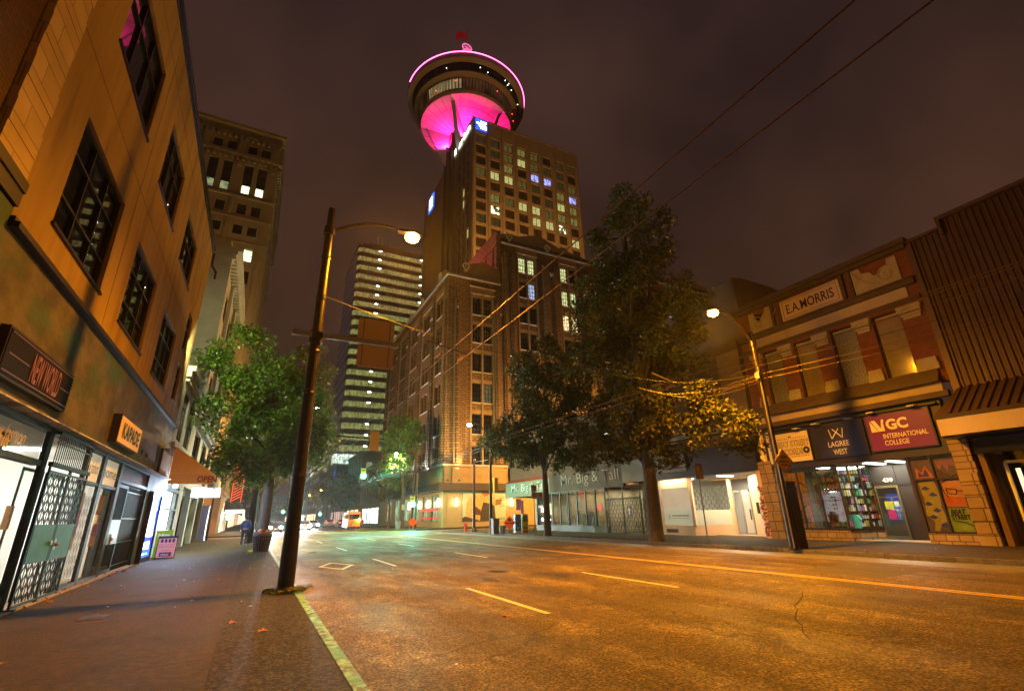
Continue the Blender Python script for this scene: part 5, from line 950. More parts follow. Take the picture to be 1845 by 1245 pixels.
b.build('setback_wall', brick('pale_setback_render', (.42, .33, .25), (.36, .28, .21), (.2, .15, .11), bw=1.6, bh=.7, ms=.06), sb_)
# pediments
b = MB(); b.prism([(XC+1.8, 38.9), (26.4, 41.4), (28.0, 42.0), (29.4, 42.5), (30.6, 42.2), (32.6, 41.7), (32.8, 38.9)], 'y', YC+.05, YC+.6); b.build('pediment', terr, sb_); b = MB()
b.prism([(YC+.9, 38.9), (YC+2, 40.6), (YC+4, 41.2), (YC+6, 40.6), (YC+7.5, 38.9)], 'x', XC+.05, XC+.6); b.build('pediment', terr, sb_); b = MB()
b.prism([(32.8, 48.3), (33.2, 49.3), (36.5, 49.6), (39.5, 50.6), (41.8, 50.7), (45.0, 49.5), (49, 48.9), (52, 48.3)], 'y', YC+.05, YC+.6); b.build('pediment', terr, sb_); b = MB()
b.prism([(70, 48.3), (74, 49.6), (79, 50.4), (84, 49.6), (88, 48.3)], 'y', YC+.05, YC+.6)
b.build('pediment', terr, sb_)
b = MB()
def pil(x0, x1, z0, z1, p): b.box(x0, x1, YC-p, YC-.001, z0, z1)
for x0, x1 in ((24.5, 25.9), (31.4, 32.6), (33.0, 34.1), (34.4, 35.5)): pil(x0, x1, 8.7, 34.5 if x1 < 33 else 44.5, .55); pil(x0+.35, x1-.35, 8.7, 35.2 if x1 < 33 else 45.4, .75)
for k in range(6): x = 41.2+8.9*k; pil(x, x+1.3, 8.7, 44.5, .6); pil(x+2.2, x+3.4, 8.7, 44.5, .6)
for y0, y1, n_ in bays: b.box(XC-.55, XC-.001, y1+.5, y1+1.7, 8.7, 34.5); b.box(XC-.7, XC-.001, y1+.85, y1+1.35, 8.7, 35.2)
b.box(XC-.35, XC-.001, YC+.3, YC+1.5, 8.7, 34.5)
b.build('pilaster', cb_, sb_)
b = MB()                                                     # thin terracotta colonnettes and window surrounds
for c0, c1 in [(lows[0][0], lows[1][1])]+[(36.4+8.9*k, 39.75+8.9*k) for k in range(7)]:
    zt = 36.2 if c0 < 33 else 45.9
    for x in (c0-.35, c1+.1, (c0+c1)/2-.12): b.box(x, x+.24, YC-.18, YC-.001, 8, zt)
    b.box(c0-.5, c1+.5, YC-.25, YC-.001, zt, zt+.35); b.box(c0-.4, c1+.4, YC-.12, YC-.001, zt+.351, zt+1.2); b.box(c0-.6, c1+.6, YC-.3, YC-.001, zt+1.201, zt+1.4)
    for z in FL+([45.3, 40.45] if c0 > 33 else []): b.box(c0, c1, YC-.03, YC+.1, z+.01, z+.6)
for y0, y1, n_ in bays:
    for y in (y0-.35, y1+.1): b.box(XC-.18, XC-.001, y, y+.24, 8, 36.2)
    b.box(XC-.25, XC-.001, y0-.5, y1+.5, 36.2, 36.55); b.box(XC-.12, XC-.001, y0-.4, y1+.4, 36.551, 37.4)
b.build('window_surround', terr, sb_)
b = MB()                                                     # cornice lines, the light they catch put into a pale colour
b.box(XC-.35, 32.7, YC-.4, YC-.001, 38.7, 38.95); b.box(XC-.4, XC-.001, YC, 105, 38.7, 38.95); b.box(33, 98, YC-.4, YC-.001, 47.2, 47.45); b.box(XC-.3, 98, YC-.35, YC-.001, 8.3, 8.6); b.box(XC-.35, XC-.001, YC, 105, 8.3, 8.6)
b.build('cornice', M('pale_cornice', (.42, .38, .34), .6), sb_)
b = MB()
for (c0, c1, z0, z1) in hl+hh: b.box(c0-.05, c1+.05, YC-.1, YC+.05, z0-.16, z0-.02)
for (c0, c1, z0, z1) in hx: b.box(XC-.1, XC+.05, c0-.05, c1+.05, z0-.16, z0-.02)
b.build('sill', palet, sb_)
b = MB()
for x in (24.0, 32.2): b.prism([(x-.5, 33.2), (x-.15, 32.6), (x+.15, 32.6), (x+.5, 33.2)], 'y', YC-.62, YC-.36) if x > 24.4 else b.prism([(x+.6, 33.2), (x+.95, 32.6), (x+1.25, 32.6), (x+1.6, 33.2)], 'y', YC-.72, YC-.51)
for k in range(5): x = 42.9+8.9*k; b.prism([(x-.3, 43.2), (x, 42.6), (x+.4, 42.6), (x+.7, 43.2)], 'y', YC-.6, YC-.36)
for y in (72.3, 79.7, 87.5, 95.3): b.prism([(y-.5, 33.2), (y-.15, 32.6), (y+.15, 32.6), (y+.5, 33.2)], 'x', XC-.72, XC-.51)
b.build('bracket', palet, sb_)
b = MB()
for x, z, yy in ((26.3, 41.0, YC-.1), (34.6, 49.0, YC-.1), (42.6, 48.6, YC-.1), (53.5, 48.8, YC-.1), (80, 49.6, YC-.1), (87.5, 49.3, YC-.1)):
    pts = [(x+.55*math.cos(a), yy, z+.55*math.sin(a)) for a in np.linspace(-1.2, 4.3, 12)]; b.tube(pts, .14, 6); b.sphere((x, yy, z), .22, 8); b.box(x-.25, x+.25, yy-.1, yy+.1, z-1.0, z-.55)
for y, z in ((YC+4, 40.4), (79.8, 39.8), (87.5, 39.8), (95.3, 39.8)):
    b.tube([(XC-.1, y+.5*math.cos(a), z+.5*math.sin(a)) for a in np.linspace(-1.2, 4.3, 12)], .14, 6); b.box(XC-.2, XC, y-.25, y+.25, z-1.0, z-.5)
b.build('medallion', M('medallion_white', (.7, .68, .66), .5), sb_, True)
litA = litm('yellow_office', (.75, .8, .35), 1.3, (.25, .28, .1), 2.2, .35, .6); litB = litm('blue_office', (.5, .6, .85), 1.2, (.12, .14, .2), 3, .35, .6); litC = litm('lamp_office', (1, .8, .4), 2.0, (.35, .25, .1), 2.5, .4, .6)
ls = {(36.4, 45.3): litA, (38.25, 45.3): litA, (38.25, 40.45): litB, (45.3, 45.3): litA, (45.3, 40.45): litA, (47.15, 40.45): litA, (45.3, 35.6): litC, (47.15, 35.6): litC, (29.5, 21.0): 'd', (80.9, 45.3): litA, (82.75, 45.3): litA, (72, 40.45): litB}
ld = litm('dim_office', (.4, .4, .18), .35, (.08, .08, .04), 3)
cnt = 0; rest = MB()
allw = [('y', YC+.3, h) for h in hl+hh if h[0] < 60 or h[3] > 39]+[('x', XC+.3, h) for h in hx]
for ax, c, h in allw:
    k = ls.get((round(h[0], 2), round(h[3], 2))) if ax == 'y' else None; g = ld if k == 'd' else (k or darkglass)
    if cnt < 98: window(sb_, ax, c, -1, h[0], h[1], h[2], h[3], 3, 4, darkbrown, g, fw=.09, mw=.05, dep=.14, split=False); cnt += 1
    else:
        if ax == 'y': rest.box(h[0], h[1], c, c+.05, h[2], h[3])
        else: rest.box(c, c+.05, h[0], h[1], h[2], h[3])
rest.build('far_windows', darkglass, sb_, kind='stuff')
# ground floor
gpan = M('beige_panel', (.30, .225, .11), .6, c2=(.36, .27, .14), s=1); 
b = MB(); b.box(XC, 26.15, YC+.0, YC+.6, .13, 4.9); b.box(26.15, 98, YC, YC+.6, .13, .72); b.box(33.0, 98, YC, YC+.6, .721, 4.9); b.box(26.15, 33, YC+.0, YC+.6, 4.75, 4.9); b.build('base_wall', gpan, sb_)
b = MB(); b.wall('x', XC, XC+.6, YC+.6, 105, .13, 4.9, [(67.6, 71.0, .9, 4.5), (72.5, 75.4, .9, 4.5), (77, 81, .9, 4.5), (83, 87, .9, 4.5), (89, 93, .9, 4.5), (95, 99, .9, 4.5)]); b.build('base_side_wall', gpan, sb_)
for i, (y0, y1) in enumerate(((67.6, 71.0), (72.5, 75.4), (77, 81), (83, 87), (89, 93), (95, 99))): window(sb_, 'x', XC+.2, -1, y0, y1, .9, 4.5, 3, 1, tealdark, litm('shop_interior_%d' % i, (.65, .7, .4), .9, (.1, .12, .06), 1.3), split=False)
b = MB(); b.box(XC-.01, XC-.005, 67.6, 75.4, 2.35, 2.62); b.box(XC-.01, XC-.005, 67.6, 75.4, 1.25, 1.42); b.build('red_stripe', M('red_vinyl', (.6, .03, .02), .5, emit=(1, .05, .03), es=.5), sb_)
b = MB(); b.box(XC-1.0, 98, YC-.95, YC-.001, 4.95, 5.95); b.box(XC-1.0, XC-.001, YC, 104, 4.95, 5.95); b.build('dark_canopy', M('dark_canopy_metal', (.045, .035, .035), .5, .3), sb_)
b = MB(); b.box(XC+.05, 98, YC-.15, YC-.001, 6.0, 8.2); b.box(XC-.15, XC-.001, YC+.1, 104, 6.0, 8.2); b.build('frieze', terr, sb_)
b = MB(); b.box(24.45, 25.95, YC-.5, YC-.151, 6.2, 8.1); b.box(24.3, 26.1, YC-.9, YC-.5, 5.96, 6.2); b.build('pilaster_base', terr, sb_); b = MB(); b.box(33.6, 35, YC-.5, YC-.151, 6.2, 8.1); b.build('pilaster_base', terr, sb_)
b = MB(); b.box(23.9, 24.15, YC-.06, YC-.001, .13, 4.9); b.build('copper_pier', M('copper_pier', (.42, .22, .12), .5), sb_)
# poster on the near face
t = T('wall_poster', 'large pale green poster of a figure in a dark top beside the lamp posts', 'poster', (29.6, YC, .75)); py_ = YC-.03
b = MB(); b.box(26.2, 33.0, py_, YC-.001, .75, 4.75); b.build('sheet', M('poster_green', (.36, .46, .38), .6), t)
def pp(nm, poly, c, k, r=.6): b = MB(); b.prism(poly, 'y', py_-.005*k-.003, py_-.005*k); b.build(nm, M(nm+'_ink', c, r, c2=tuple(v*.7 for v in c), s=2), t)
pp('figure', [(26.7, 2.2), (26.9, 3.4), (27.6, 4.2), (28.6, 4.35), (29.4, 4.7), (30.2, 4.7), (30.2, 4.3), (31.2, 4.1), (31.4, 3.4), (31.0, 2.6), (30.4, 1.5), (29.6, .95), (28.0, .9), (26.9, 1.4)], (.55, .40, .16), 1)
pp('dark_top', [(29.4, 3.4), (30.4, 3.2), (31.2, 2.9), (31.4, .78), (28.9, .78), (29.0, 2.0)], (.035, .025, .02), 3); pp('neck', [(29.0, 4.72), (30.6, 4.72), (30.2, 4.3), (29.6, 4.15)], (.40, .12, .05), 2); pp('strap', [(27.7, 2.0), (28.1, 2.9), (29.0, 2.3), (29.0, 1.6), (28.2, 1.7)], (.10, .02, .02), 2)
pp('bag', [(31.3, 2.9), (32.3, 3.05), (32.4, 3.8), (31.4, 3.75)], (.22, .13, .03), 2); pp('base_band', [(26.2, .78), (29.2, .78), (28.4, 1.05), (26.6, 1.5), (26.2, 1.3)], (.04, .03, .03), 2)
tk = M('poster_text', (.08, .10, .08), .6)
for k, (z, n_) in enumerate(((3.95, 9), (3.6, 6), (3.1, 8), (2.8, 7), (1.2, 10), (.98, 9))): blur_text(tk, t, (32.45, py_-.02, z), PX, .85, .10, n_, 40+k)
# sconces
def sconce(x, y, z, ax, label):
    t = T('wall_sconce', label, 'wall lamp', (x, y, z), 'glowing wall sconces of the corner building'); d = (0, -1) if ax == 'y' else (-1, 0)
    cx, cy = x+d[0]*.22, y+d[1]*.22; b = MB(); b.lathe([(.0, z-.55), (.17, z-.5), (.17, z+.5), (.0, z+.55)], (cx, cy), 12); b.build('glass', litm('sconce_glow', (1, .86, .5), 16), t, True)
    b = MB()
    for k in range(4): zz = z-.42+k*.28; b.lathe([(.175, zz-.015), (.26, zz-.015), (.26, zz+.015), (.175, zz+.015)], (cx, cy), 12)
    b.box(cx-.03, cx+.03, cy-.03, cy+.03, z-.75, z-.5); b.beam((cx, cy, z+.56), (x, y, z+.56), .05, .05); b.build('band', black, t)
    light('glow', 'POINT', (cx+d[0]*.35, cy+d[1]*.35, z), 130, (1, .80, .42), t, .2)
sconce(25.25, YC, 3.4, 'y', 'glowing sconce between the copper pier and the big poster'); sconce(33.9, YC, 3.35, 'y', 'glowing sconce between the big poster and the newspaper boxes'); sconce(XC, 67.2, 3.4, 'x', 'glowing sconce beside the corner copper pier'); sconce(XC, 71.75, 3.35, 'x', 'glowing sconce between two striped shop windows'); sconce(XC, 76.2, 3.3, 'x', 'glowing sconce near the second green signal'); sconce(XC, 82, 3.3, 'x', 'glowing sconce farthest along the side street wall')
# uplights
def uplight(loc, aim, e_, c, label):
    t = T('uplight', label, 'uplight', loc, 'uplights washing the piers of the corner building'); b = MB(); b.T = Matrix.Translation(loc); b.lathe([(.0, -.12), (.12, -.12), (.15, .06), (.13, .06), (.1, 0), (0, 0)], (0, 0), 12); b.build('housing', black, t, True)
    light('beam', 'SPOT', (loc[0], loc[1], loc[2]+.1), e_, c, t, .08, 48, .9, aim=aim)
uplight((25.2, YC-1.25, 6.3), (25.2, YC-.25, 22), 16000, (1, .60, .22), 'warm uplight below the corner pier of the brick building')
uplight((23.5, YC-1.25, 6.3), (23.7, YC-.2, 20), 5000, (1, .60, .22), 'warm uplight at the very corner of the brick building')
uplight((34.2, YC-1.25, 6.3), (34.2, YC-.3, 22), 15000, (.72, .76, 1.0), 'cool uplight below the pier between the two blocks'); uplight((XC-1.2, 72.3, 6.3), (XC-.3, 72.3, 22), 14000, (.72, .74, 1.0), 'cool uplight on the first side street pier'); uplight((XC-1.2, 79.7, 6.3), (XC-.3, 79.7, 22), 8000, (.72, .74, 1.0), 'cool uplight on the second side street pier')
uplight((43.2, YC-1.25, 6.3), (43.2, YC-.3, 22), 12000, (.75, .76, 1.0), 'cool uplight on the pier behind the tall tree')
for k, x in enumerate((52.1, 61, 70, 79)): uplight((x, YC-1.25, 6.3), (x, YC-.3, 22), 8000, (.78, .76, .9), ['cool uplight far right behind the tall tree', 'cool uplight behind the crown of the tall tree', 'cool uplight behind the right edge of the tall tree', 'cool uplight farthest along the cross street'][k])
pw = T('pink_floodlight', 'pink floodlight on the roof of the corner building', 'floodlight', (25.5, 80, 38.6)); b = MB(); b.box(25.2, 25.8, 79.8, 80.2, 38.51, 38.9); b.build('housing', black, pw); light('flood', 'SPOT', (25.7, 79, 39.2), 5500, (1, .12, .12), pw, .3, 100, .5, aim=(32.4, 74, 47))  # made-up roof lamp, added to turn the setback wall pink
# ============================================================ hotel tower and the revolving disc
ht = T('hotel_tower', 'tall brown concrete tower with a grid of square windows and a blue rooftop logo', 'tower', (37.4, 90, 0)); hc = M('brown_concrete', (.25, .185, .12), .85, c2=(.30, .22, .145), s=.4, bump=.3, bs=3)
HX, HY = 37.3, 90.0; hp = 3.45; zt0 = 95.1; cols8 = [38.35+3.99*k for k in range(8)]
LIT = {(0,0):1,(0,2):2,(0,3):3,(0,4):2,(0,1):1,(0,6):1,(0,7):1,(1,1):1,(1,3):4,(1,2):2,(1,4):2,(2,2):3,(2,4):5,(2,5):5,(2,7):2,(3,0):2,(3,1):4,(3,2):4,(3,3):2,(3,6):3,(3,7):5,(2,6):1,(4,6):4,(4,7):3,(5,1):3,(5,2):2,(5,3):4,(5,4):4,(5,5):2,(5,6):3,(5,7):3,(6,1):6,(6,4):4,(6,5):4,(6,6):6,(7,7):4,(1,5):1,(1,6):1,(3,4):1,(4,5):1,(7,0):1,(7,1):1}
lm = {1: litm('hotel_faint', (.30, .20, .05), .14, (.08, .06, .02), 1.3), 2: litm('hotel_dim', (.42, .34, .07), .22, (.16, .13, .04), 1.6, .35, .6), 3: litm('hotel_mid', (.55, .48, .12), .38, (.2, .18, .05), 2.0, .38, .6), 4: litm('hotel_bright', (.8, .74, .26), .68, (.4, .4, .12), 1.8, .35, .5), 5: litm('hotel_blue', (.35, .38, .9), 1.5, (.08, .08, .2), 1.2, .42, .55), 6: litm('hotel_small', (.9, .9, .55), 1.9, (.05, .04, .02), .9, .5, .54)}
hs = []; rr = 13
for r in range(rr):
    for c in cols8: hs.append((c, c+2.65, zt0-hp*r-2.75, zt0-hp*r))
b = MB(); b.wall('y', HY, HY+.8, HX, 70.1, 20, 99.7, hs); b.box(HX+.8, 70.1, HY+.8, 118, 99, 99.3); b.box(69.3, 70.1, HY+.8, 118, 20, 99.7); b.build('wall', hc, ht)
for i, (a, c, z0, z1) in enumerate(hs[:96]):
    k = LIT.get((i//8, i % 8)); window(ht, 'y', HY+.45, -1, a, c, z0, z1, 2, 1, darkbrown, lm[k] if k else dg_, fw=.1, mw=.1, dep=.16, split=False)
b = MB()
for a, c, z0, z1 in hs[96:]: b.box(a, c, HY+.4, HY+.45, z0, z1)
b.build('lower_windows', dg_, ht, kind='stuff')
b = MB()
for k in range(9): x = 37.68+3.99*k-.02; b.box(x-.12, x+.12, HY-.28, HY-.001, 20, 95.9); b.box(x-.06, x+.06, HY-.1, HY-.0008, 95.9, 99.7)
b.box(HX-.1, 70.2, HY-.2, HY-.0015, 99.5, 99.9); b.build('fin', hc, ht)
hs = [(y, y+1.5, zt0-hp*r-2.75, zt0-hp*r) for r in range(15) for y in (92.2, 95.2, 98.2)]
b = MB(); b.wall('x', HX, HX+.8, HY+.8, 103, 20, 99.7, hs); b.build('side_wall', hc, ht)
b = MB(); bl = MB()
for i, (y0, y1, z0, z1) in enumerate(hs): (bl if i in (13, 16, 24, 34, 41) else b).box(HX+.3, HX+.35, y0, y1, z0, z1)
b.build('side_windows', dg_, ht, kind='stuff'); bl.build('lit_side_windows', lm[4], ht, kind='stuff')
b = MB(); b.box(36.3, 38.2, 103, 107.5, 20, 104.6); b.prism([(103, 104.6), (107.5, 104.6), (104, 106.5)], 'x', 36.3, 38.2); b.box(35.6, 36.3, 104.5, 107, 20, 99.5); b.build('lift_shaft', M('dark_shaft', (.10, .07, .05), .85), ht)
b = MB(); b.box(HX-.8, 60, 107.51, 128, 20, 96.5); b.build('rear_wing', hc, ht)
t = T('rooftop_logo', 'glowing blue and white logo panel on the corner of the hotel tower', 'logo sign', (39.4, HY, 96)); b = MB(); b.box(38.0, 41.2, HY-.5, HY-.3, 95.9, 99.3); b.build('panel', litm('logo_blue', (.02, .14, 1.0), 2.2, (.01, .05, .6), .5), t)
b = MB()
for z0, x0, x1 in ((98.3, 39.3, 41.0), (97.6, 38.2, 40.6), (96.9, 38.9, 41.0), (96.3, 39.3, 41.0)): b.box(x0, x1, HY-.56, HY-.51, z0, z0+.42)
b.build('white_bars', litm('logo_white', (.85, .95, 1), 7), t)
t = T('rooftop_logo', 'small glowing blue logo on the rear wing left of the lift shaft', 'logo sign', (HX-.9, 123, 88)); b = MB(); b.box(HX-1.1, HX-.9, 118, 122.5, 90.0, 95.2); b.build('panel', litm('logo_blue2', (.03, .14, 1.0), 2.0), t); b = MB()
for k in range(3): b.box(HX-1.16, HX-1.11, 119, 121.8, 90.8+1.4*k, 91.5+1.4*k)
b.build('white_bars', litm('logo_white2', (.9, .95, 1), 6), t)
t = T('roof_lettering', 'white glowing script lettering along the roof edge of the hotel tower', 'lettering', (HX-.3, 96.5, 97)); txt('Harbour Centre', litm('letter_white', (.9, 1, .9), 5), t, (HX-.3, 96.6, 97.5), NY, w=11.4, h=2.3, bold=.02)
# disc
DX, DY = 41.0, 104.0
dt = T('observation_tower', 'round observation disc glowing pink underneath with a pink neon rim', 'observation tower', (DX, DY, 100)); dc = M('disc_concrete', (.30, .22, .14), .8, c2=(.34, .25, .16), s=.3); pc = M('underside_concrete', (.55, .50, .47), .75, c2=(.60, .55, .52), s=.5)
N_ = 96
b = MB(); b.lathe([(0, 119.2), (17.0, 119.0), (17.42, 118.75), (17.42, 117.2), (15.9, 117.0), (15.85, 117.9)], (DX, DY), N_); b.lathe([(15.2, 114.9), (15.25, 114.6), (14.1, 113.9), (14.05, 113.5)], (DX, DY), N_); b.lathe([(13.45, 110.1), (13.5, 109.7), (13.15, 109.0), (12.9, 109.1)], (DX, DY), N_); b.lathe([(17.42, 114.6), (17.6, 116.6), (17.5, 117.2)], (DX, DY), N_, a0=R(200), a1=R(200.1)); b.build('disc_body', dc, dt, True)
b = MB(); b.lathe([(15.85, 117.95), (15.2, 114.85)], (DX, DY), N_); b.build('upper_glazing', M('disc_dark_glass', (.012, .009, .008), .08), dt, True)
b = MB(); b.lathe([(14.05, 113.6), (13.45, 110.0)], (DX, DY), N_); b.build('lower_glazing', litm('disc_lower_glass', (.14, .05, .02), .4, (.015, .008, .005), .25, .4, .6), dt, True)
b = MB()
for k in range(N_*1): a = 2*math.pi*k/N_; b.beam((DX+15.9*math.cos(a), DY+15.9*math.sin(a), 117.9), (DX+15.27*math.cos(a), DY+15.27*math.sin(a), 114.9), .07, .07); b.beam((DX+14.1*math.cos(a), DY+14.1*math.sin(a), 113.5), (DX+13.52*math.cos(a), DY+13.52*math.sin(a), 110.1), .12, .12)
b.build('glazing_bars', darkbrown, dt, kind='stuff')
b = MB(); a_ = np.linspace(R(200), R(243), 12); 
for k in range(11): b.lathe([(14.02, 113.2), (13.55, 110.4)], (DX, DY), 1, a0=a_[k]+.008, a1=a_[k+1]-.008)
b.build('lit_lower_panes', litm('disc_panes', (.38, .30, .14), 1.0, (.2, .15, .06), .5), dt)
b = MB()
for k, (a, z) in enumerate(((212, 111.2), (236, 112.6), (286, 112.7), (330, 111.5), (322, 112.2))): b.sphere((DX+14.0*math.cos(R(a)), DY+14.0*math.sin(R(a)), z), .16, 6)
b.build('red_marker', litm('red_marker_glow', (1, .05, .02), 5), dt)
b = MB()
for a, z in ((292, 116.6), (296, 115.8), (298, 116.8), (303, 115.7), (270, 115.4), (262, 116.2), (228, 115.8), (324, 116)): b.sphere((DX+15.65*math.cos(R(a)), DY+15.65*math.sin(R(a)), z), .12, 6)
b.build('reflected_lamp', litm('tiny_lamp', (.9, 1, .8), 6), dt)  # glowing beads stand in for lamp reflections on the glazing
b = MB(); pts = [(DX+17.5*math.cos(a), DY+17.5*math.sin(a), 118.9) for a in np.linspace(R(181), R(352), 90)]; b.tube(pts, .13, 6); b.build('neon_rim', litm('pink_neon', (1, .12, .42), 7), dt, True)
b = MB(); b.lathe([(13.0, 109.05), (3.2, 105.2), (3.2, 60)], (DX, DY), N_); b.build('underside', pc, dt, True)
b = MB()
for k in range(5):
    a = R(-58+72*k); ca, sa = math.cos(a), math.sin(a); 
    def q(r, z, s): return (DX+r*ca-s*sa, DY+r*sa+s*ca, z)
    vs = [q(2.5, 88, -.7), q(11.5, 108.4, -.5), q(2.5, 105.4, -.7), q(2.5, 88, .7), q(11.5, 108.4, .5), q(2.5, 105.4, .7)]; b.add(vs, [(0, 1, 2), (3, 5, 4), (0, 3, 4, 1), (1, 4, 5, 2), (2, 5, 3, 0)])
b.box(DX-3.4, DX+3.4, DY-3.4, DY+3.4, 90, 104.4)
b.build('bracket_fin', pc, dt)
b = MB()
for k in range(30):
    a = 2*math.pi*k/30; b.beam((DX+3.3*math.cos(a), DY+3.3*math.sin(a), 105.19), (DX+12.9*math.cos(a), DY+12.9*math.sin(a), 108.97), .07, .05)
for r_ in (6.5, 9.8): zz = 105.2+(r_-3.2)*.388; b.tube([(DX+r_*math.cos(a), DY+r_*math.sin(a), zz) for a in np.linspace(0, 2*math.pi, 61)], .04, 4)
b.build('panel_seam', M('seam_shadow', (.25, .22, .2), .9), dt, kind='stuff')  # thin seam lines between the underside panels
b = MB(); zc = 142.3; b.tube([(DX, DY, 119), (DX, DY, 140.2)], [1.2, .6], 10); b.lathe([(1.0, 139.4), (1.5, 139.9), (1.5, 140.4), (.6, 140.9), (.3, 141)], (DX, DY), 16); b.tube([(DX, DY, 140.9), (DX, DY, 152)], [.10, .05], 6)
b.build('mast', M('mast_paint', (.5, .45, .45), .5), dt, True)
b = MB(); b.tube([(DX+1.55*math.cos(a), DY, zc+1.55*math.sin(a)) for a in np.linspace(0, 6.3, 25)], .2, 6)
for k in range(4): a = k*math.pi/4; b.tube([(DX-1.6*math.cos(a), DY, zc-1.6*math.sin(a)), (DX+1.6*math.cos(a), DY, zc+1.6*math.sin(a))], .09, 5)
b.lathe([(1.3, 139.5), (1.7, 139.5), (1.7, 140.1), (1.3, 140.1)], (DX, DY), 20); b.build('pink_ring', litm('pink_ring_glow', (1, .16, .42), 1.1), dt, True)
fg = T('flag', 'red flag flying from the mast above the pink ring', 'flag', (DX, DY, 145)); b = MB(); vs = []; fs = []
for i in range(9):
    for j in range(5): u, v = i/8, j/4; vs.append((DX-.1-3.6*u, DY+.5*math.sin(u*7+v), 149.2-3.2*v-2.2*u+.3*math.sin(u*5)))
for i in range(8):
    for j in range(4): fs.append((i*5+j, i*5+j+1, (i+1)*5+j+1, (i+1)*5+j))
b.add(vs, fs); b.build('flag_cloth', M('flag_red', (.5, .02, .02), .7, emit=(.6, .01, .02), es=.15), fg)
for i in range(5):
    a = R(-90+72*i-22); x, y, z = DX+5.6*math.cos(a), DY+5.6*math.sin(a), 100.6
    b = MB(); b.box(x-.3, x+.3, y-.3, y+.3, z-.3, z); b.beam((x, y, z-.2), (DX+3*math.cos(a), DY+3*math.sin(a), z-.6), .15, .15); b.build('floodlight', black, dt)
    light('flood', 'SPOT', (x, y, z+.3), 15500, PINK, dt, .3, 150, .4, aim=(DX+9*math.cos(a), DY+9*math.sin(a), 108))
hf = T('roof_floodlight', 'orange floodlight hidden on the roof of the brick corner building', 'floodlight', (50, 74, 38.5)); b = MB(); b.box(49.7, 50.3, 69.8, 70.2, 38.5, 48.6); b.build('mast', black, hf); light('flood', 'SPOT', (50, 70.5, 49), 28000, (1, .48, .10), hf, .5, 140, .5, aim=(54, 90, 72)); light('flood', 'SPOT', (34, 72, 44), 11000, (1, .48, .10), hf, .5, 110, .5, aim=(38, 96, 80))  # made-up roof lamps, added to brighten the hotel face
# ============================================================ glass tower and the street beyond
gtw = T('glass_tower', 'lit glass office tower with dark floor bands beyond the brick corner building', 'tower', (25, 185, 0)); gd = M('dark_spandrel', (.16, .11, .06), .5, .2)
Z0, FP = 24.8, 4.16; nf = 21
b = MB(); b.box(26.2, 66, 186.0, 218, 20, 112.5)
b.build('core', black, gtw)
gl_m = litm('office_floor_light', (.46, .48, .14), .60, (.18, .18, .045), 1.4, .38, .60, (1, 1, .5)); gl_u = litm('office_floor_warm', (.54, .42, .13), .56, (.22, .15, .045), 1.4, .38, .60, (1, 1, .5))
def rr_poly(x0, x1, y0, y1, r): 
    p = [(x0+r-r*math.cos(a), y0+r-r*math.sin(a)) for a in np.linspace(0, math.pi/2, 6)]; return p+[(x1, y0), (x1, y1), (x0, y1)]
for f in range(nf):
    z = Z0+f*FP; b = MB(); b.prism(rr_poly(25.25, 66, 185.25, 218, 1.6), 'z', z+.01, z+2.25)
    fl_ = b.build('glazing_floor', gl_m if f < 14 else gl_u, gtw)
    b = MB()
    for x in np.arange(27, 65.5, 1.35): b.box(x-.06, x+.06, 185.14, 185.24, z+.02, z+2.24)
    for y in np.arange(187, 217, 1.35): b.box(25.14, 25.24, y-.06, y+.06, z+.02, z+2.24)
    b.build('mullion_row', gd, fl_)
b = MB()
for f in range(nf+1): z = Z0+f*FP; b.prism(rr_poly(24.9, 66.3, 184.9, 218.3, 1.9), 'z', z-1.90, z)
b.build('floor_band', gd, gtw)
b = MB()
for f in range(nf):
    for k, x in enumerate((34.2, 52.5)):
        if (f*3+k) % 7 != 2: b.box(x-.55, x+.55, 185.10, 185.13, Z0+f*FP+1.9, Z0+f*FP+2.2)
b.build('ceiling_lights', litm('ceiling_spot', (1, 1, .8), 30), gtw, kind='stuff')
b = MB(); b.box(30, 60, 190, 210, 112.5, 116)
for x in (33, 35, 38, 44): b.box(x, x+.3, 187, 187.3, 112.5, 118)
b.build('roof_plant', gd, gtw)
b = MB(); b.box(24.93, 25.13, 187, 217.5, Z0, 110); b.m = [0]*len(b.f); b.build('blue_side_glass', litm('blue_side', (.08, .07, .15), .30, (.03, .025, .03), .3, stretch=(1, .3, 2)), gtw)
pdm = T('tower_podium', 'glazed bright podium hall jutting out under the glass tower', 'podium', (23, 178, 16)); b = MB(); b.box(22.6, 60, 178, 184.8, 23.0, 23.35); b.box(22.6, 60, 178, 184.8, 19.2, 19.6); b.build('slab', gd, pdm); b = MB(); b.box(22.8, 60, 178.2, 184.7, 19.61, 22.99); b.build('glazing', litm('podium_light', (.85, 1, .85), 1.5, (.12, .2, .17), 1.1, .4, .62, (1, 1, .6)), pdm); b = MB()
for x in np.arange(23, 60, 1.6): b.box(x-.06, x+.06, 178.1, 178.19, 19.61, 22.99)
b.build('mullion', gd, pdm); b = MB(); b.box(24, 60, 179, 184.8, .13, 19.19); b.build('lower_wall', M('dark_blue_wall', (.03, .035, .07), .5), pdm)
b = MB(); b.box(23.9, 23.99, 181.5, 182.2, 8, 17.5); b.build('blue_strip', litm('blue_strip_glow', (.03, .15, 1), 1.2), pdm)
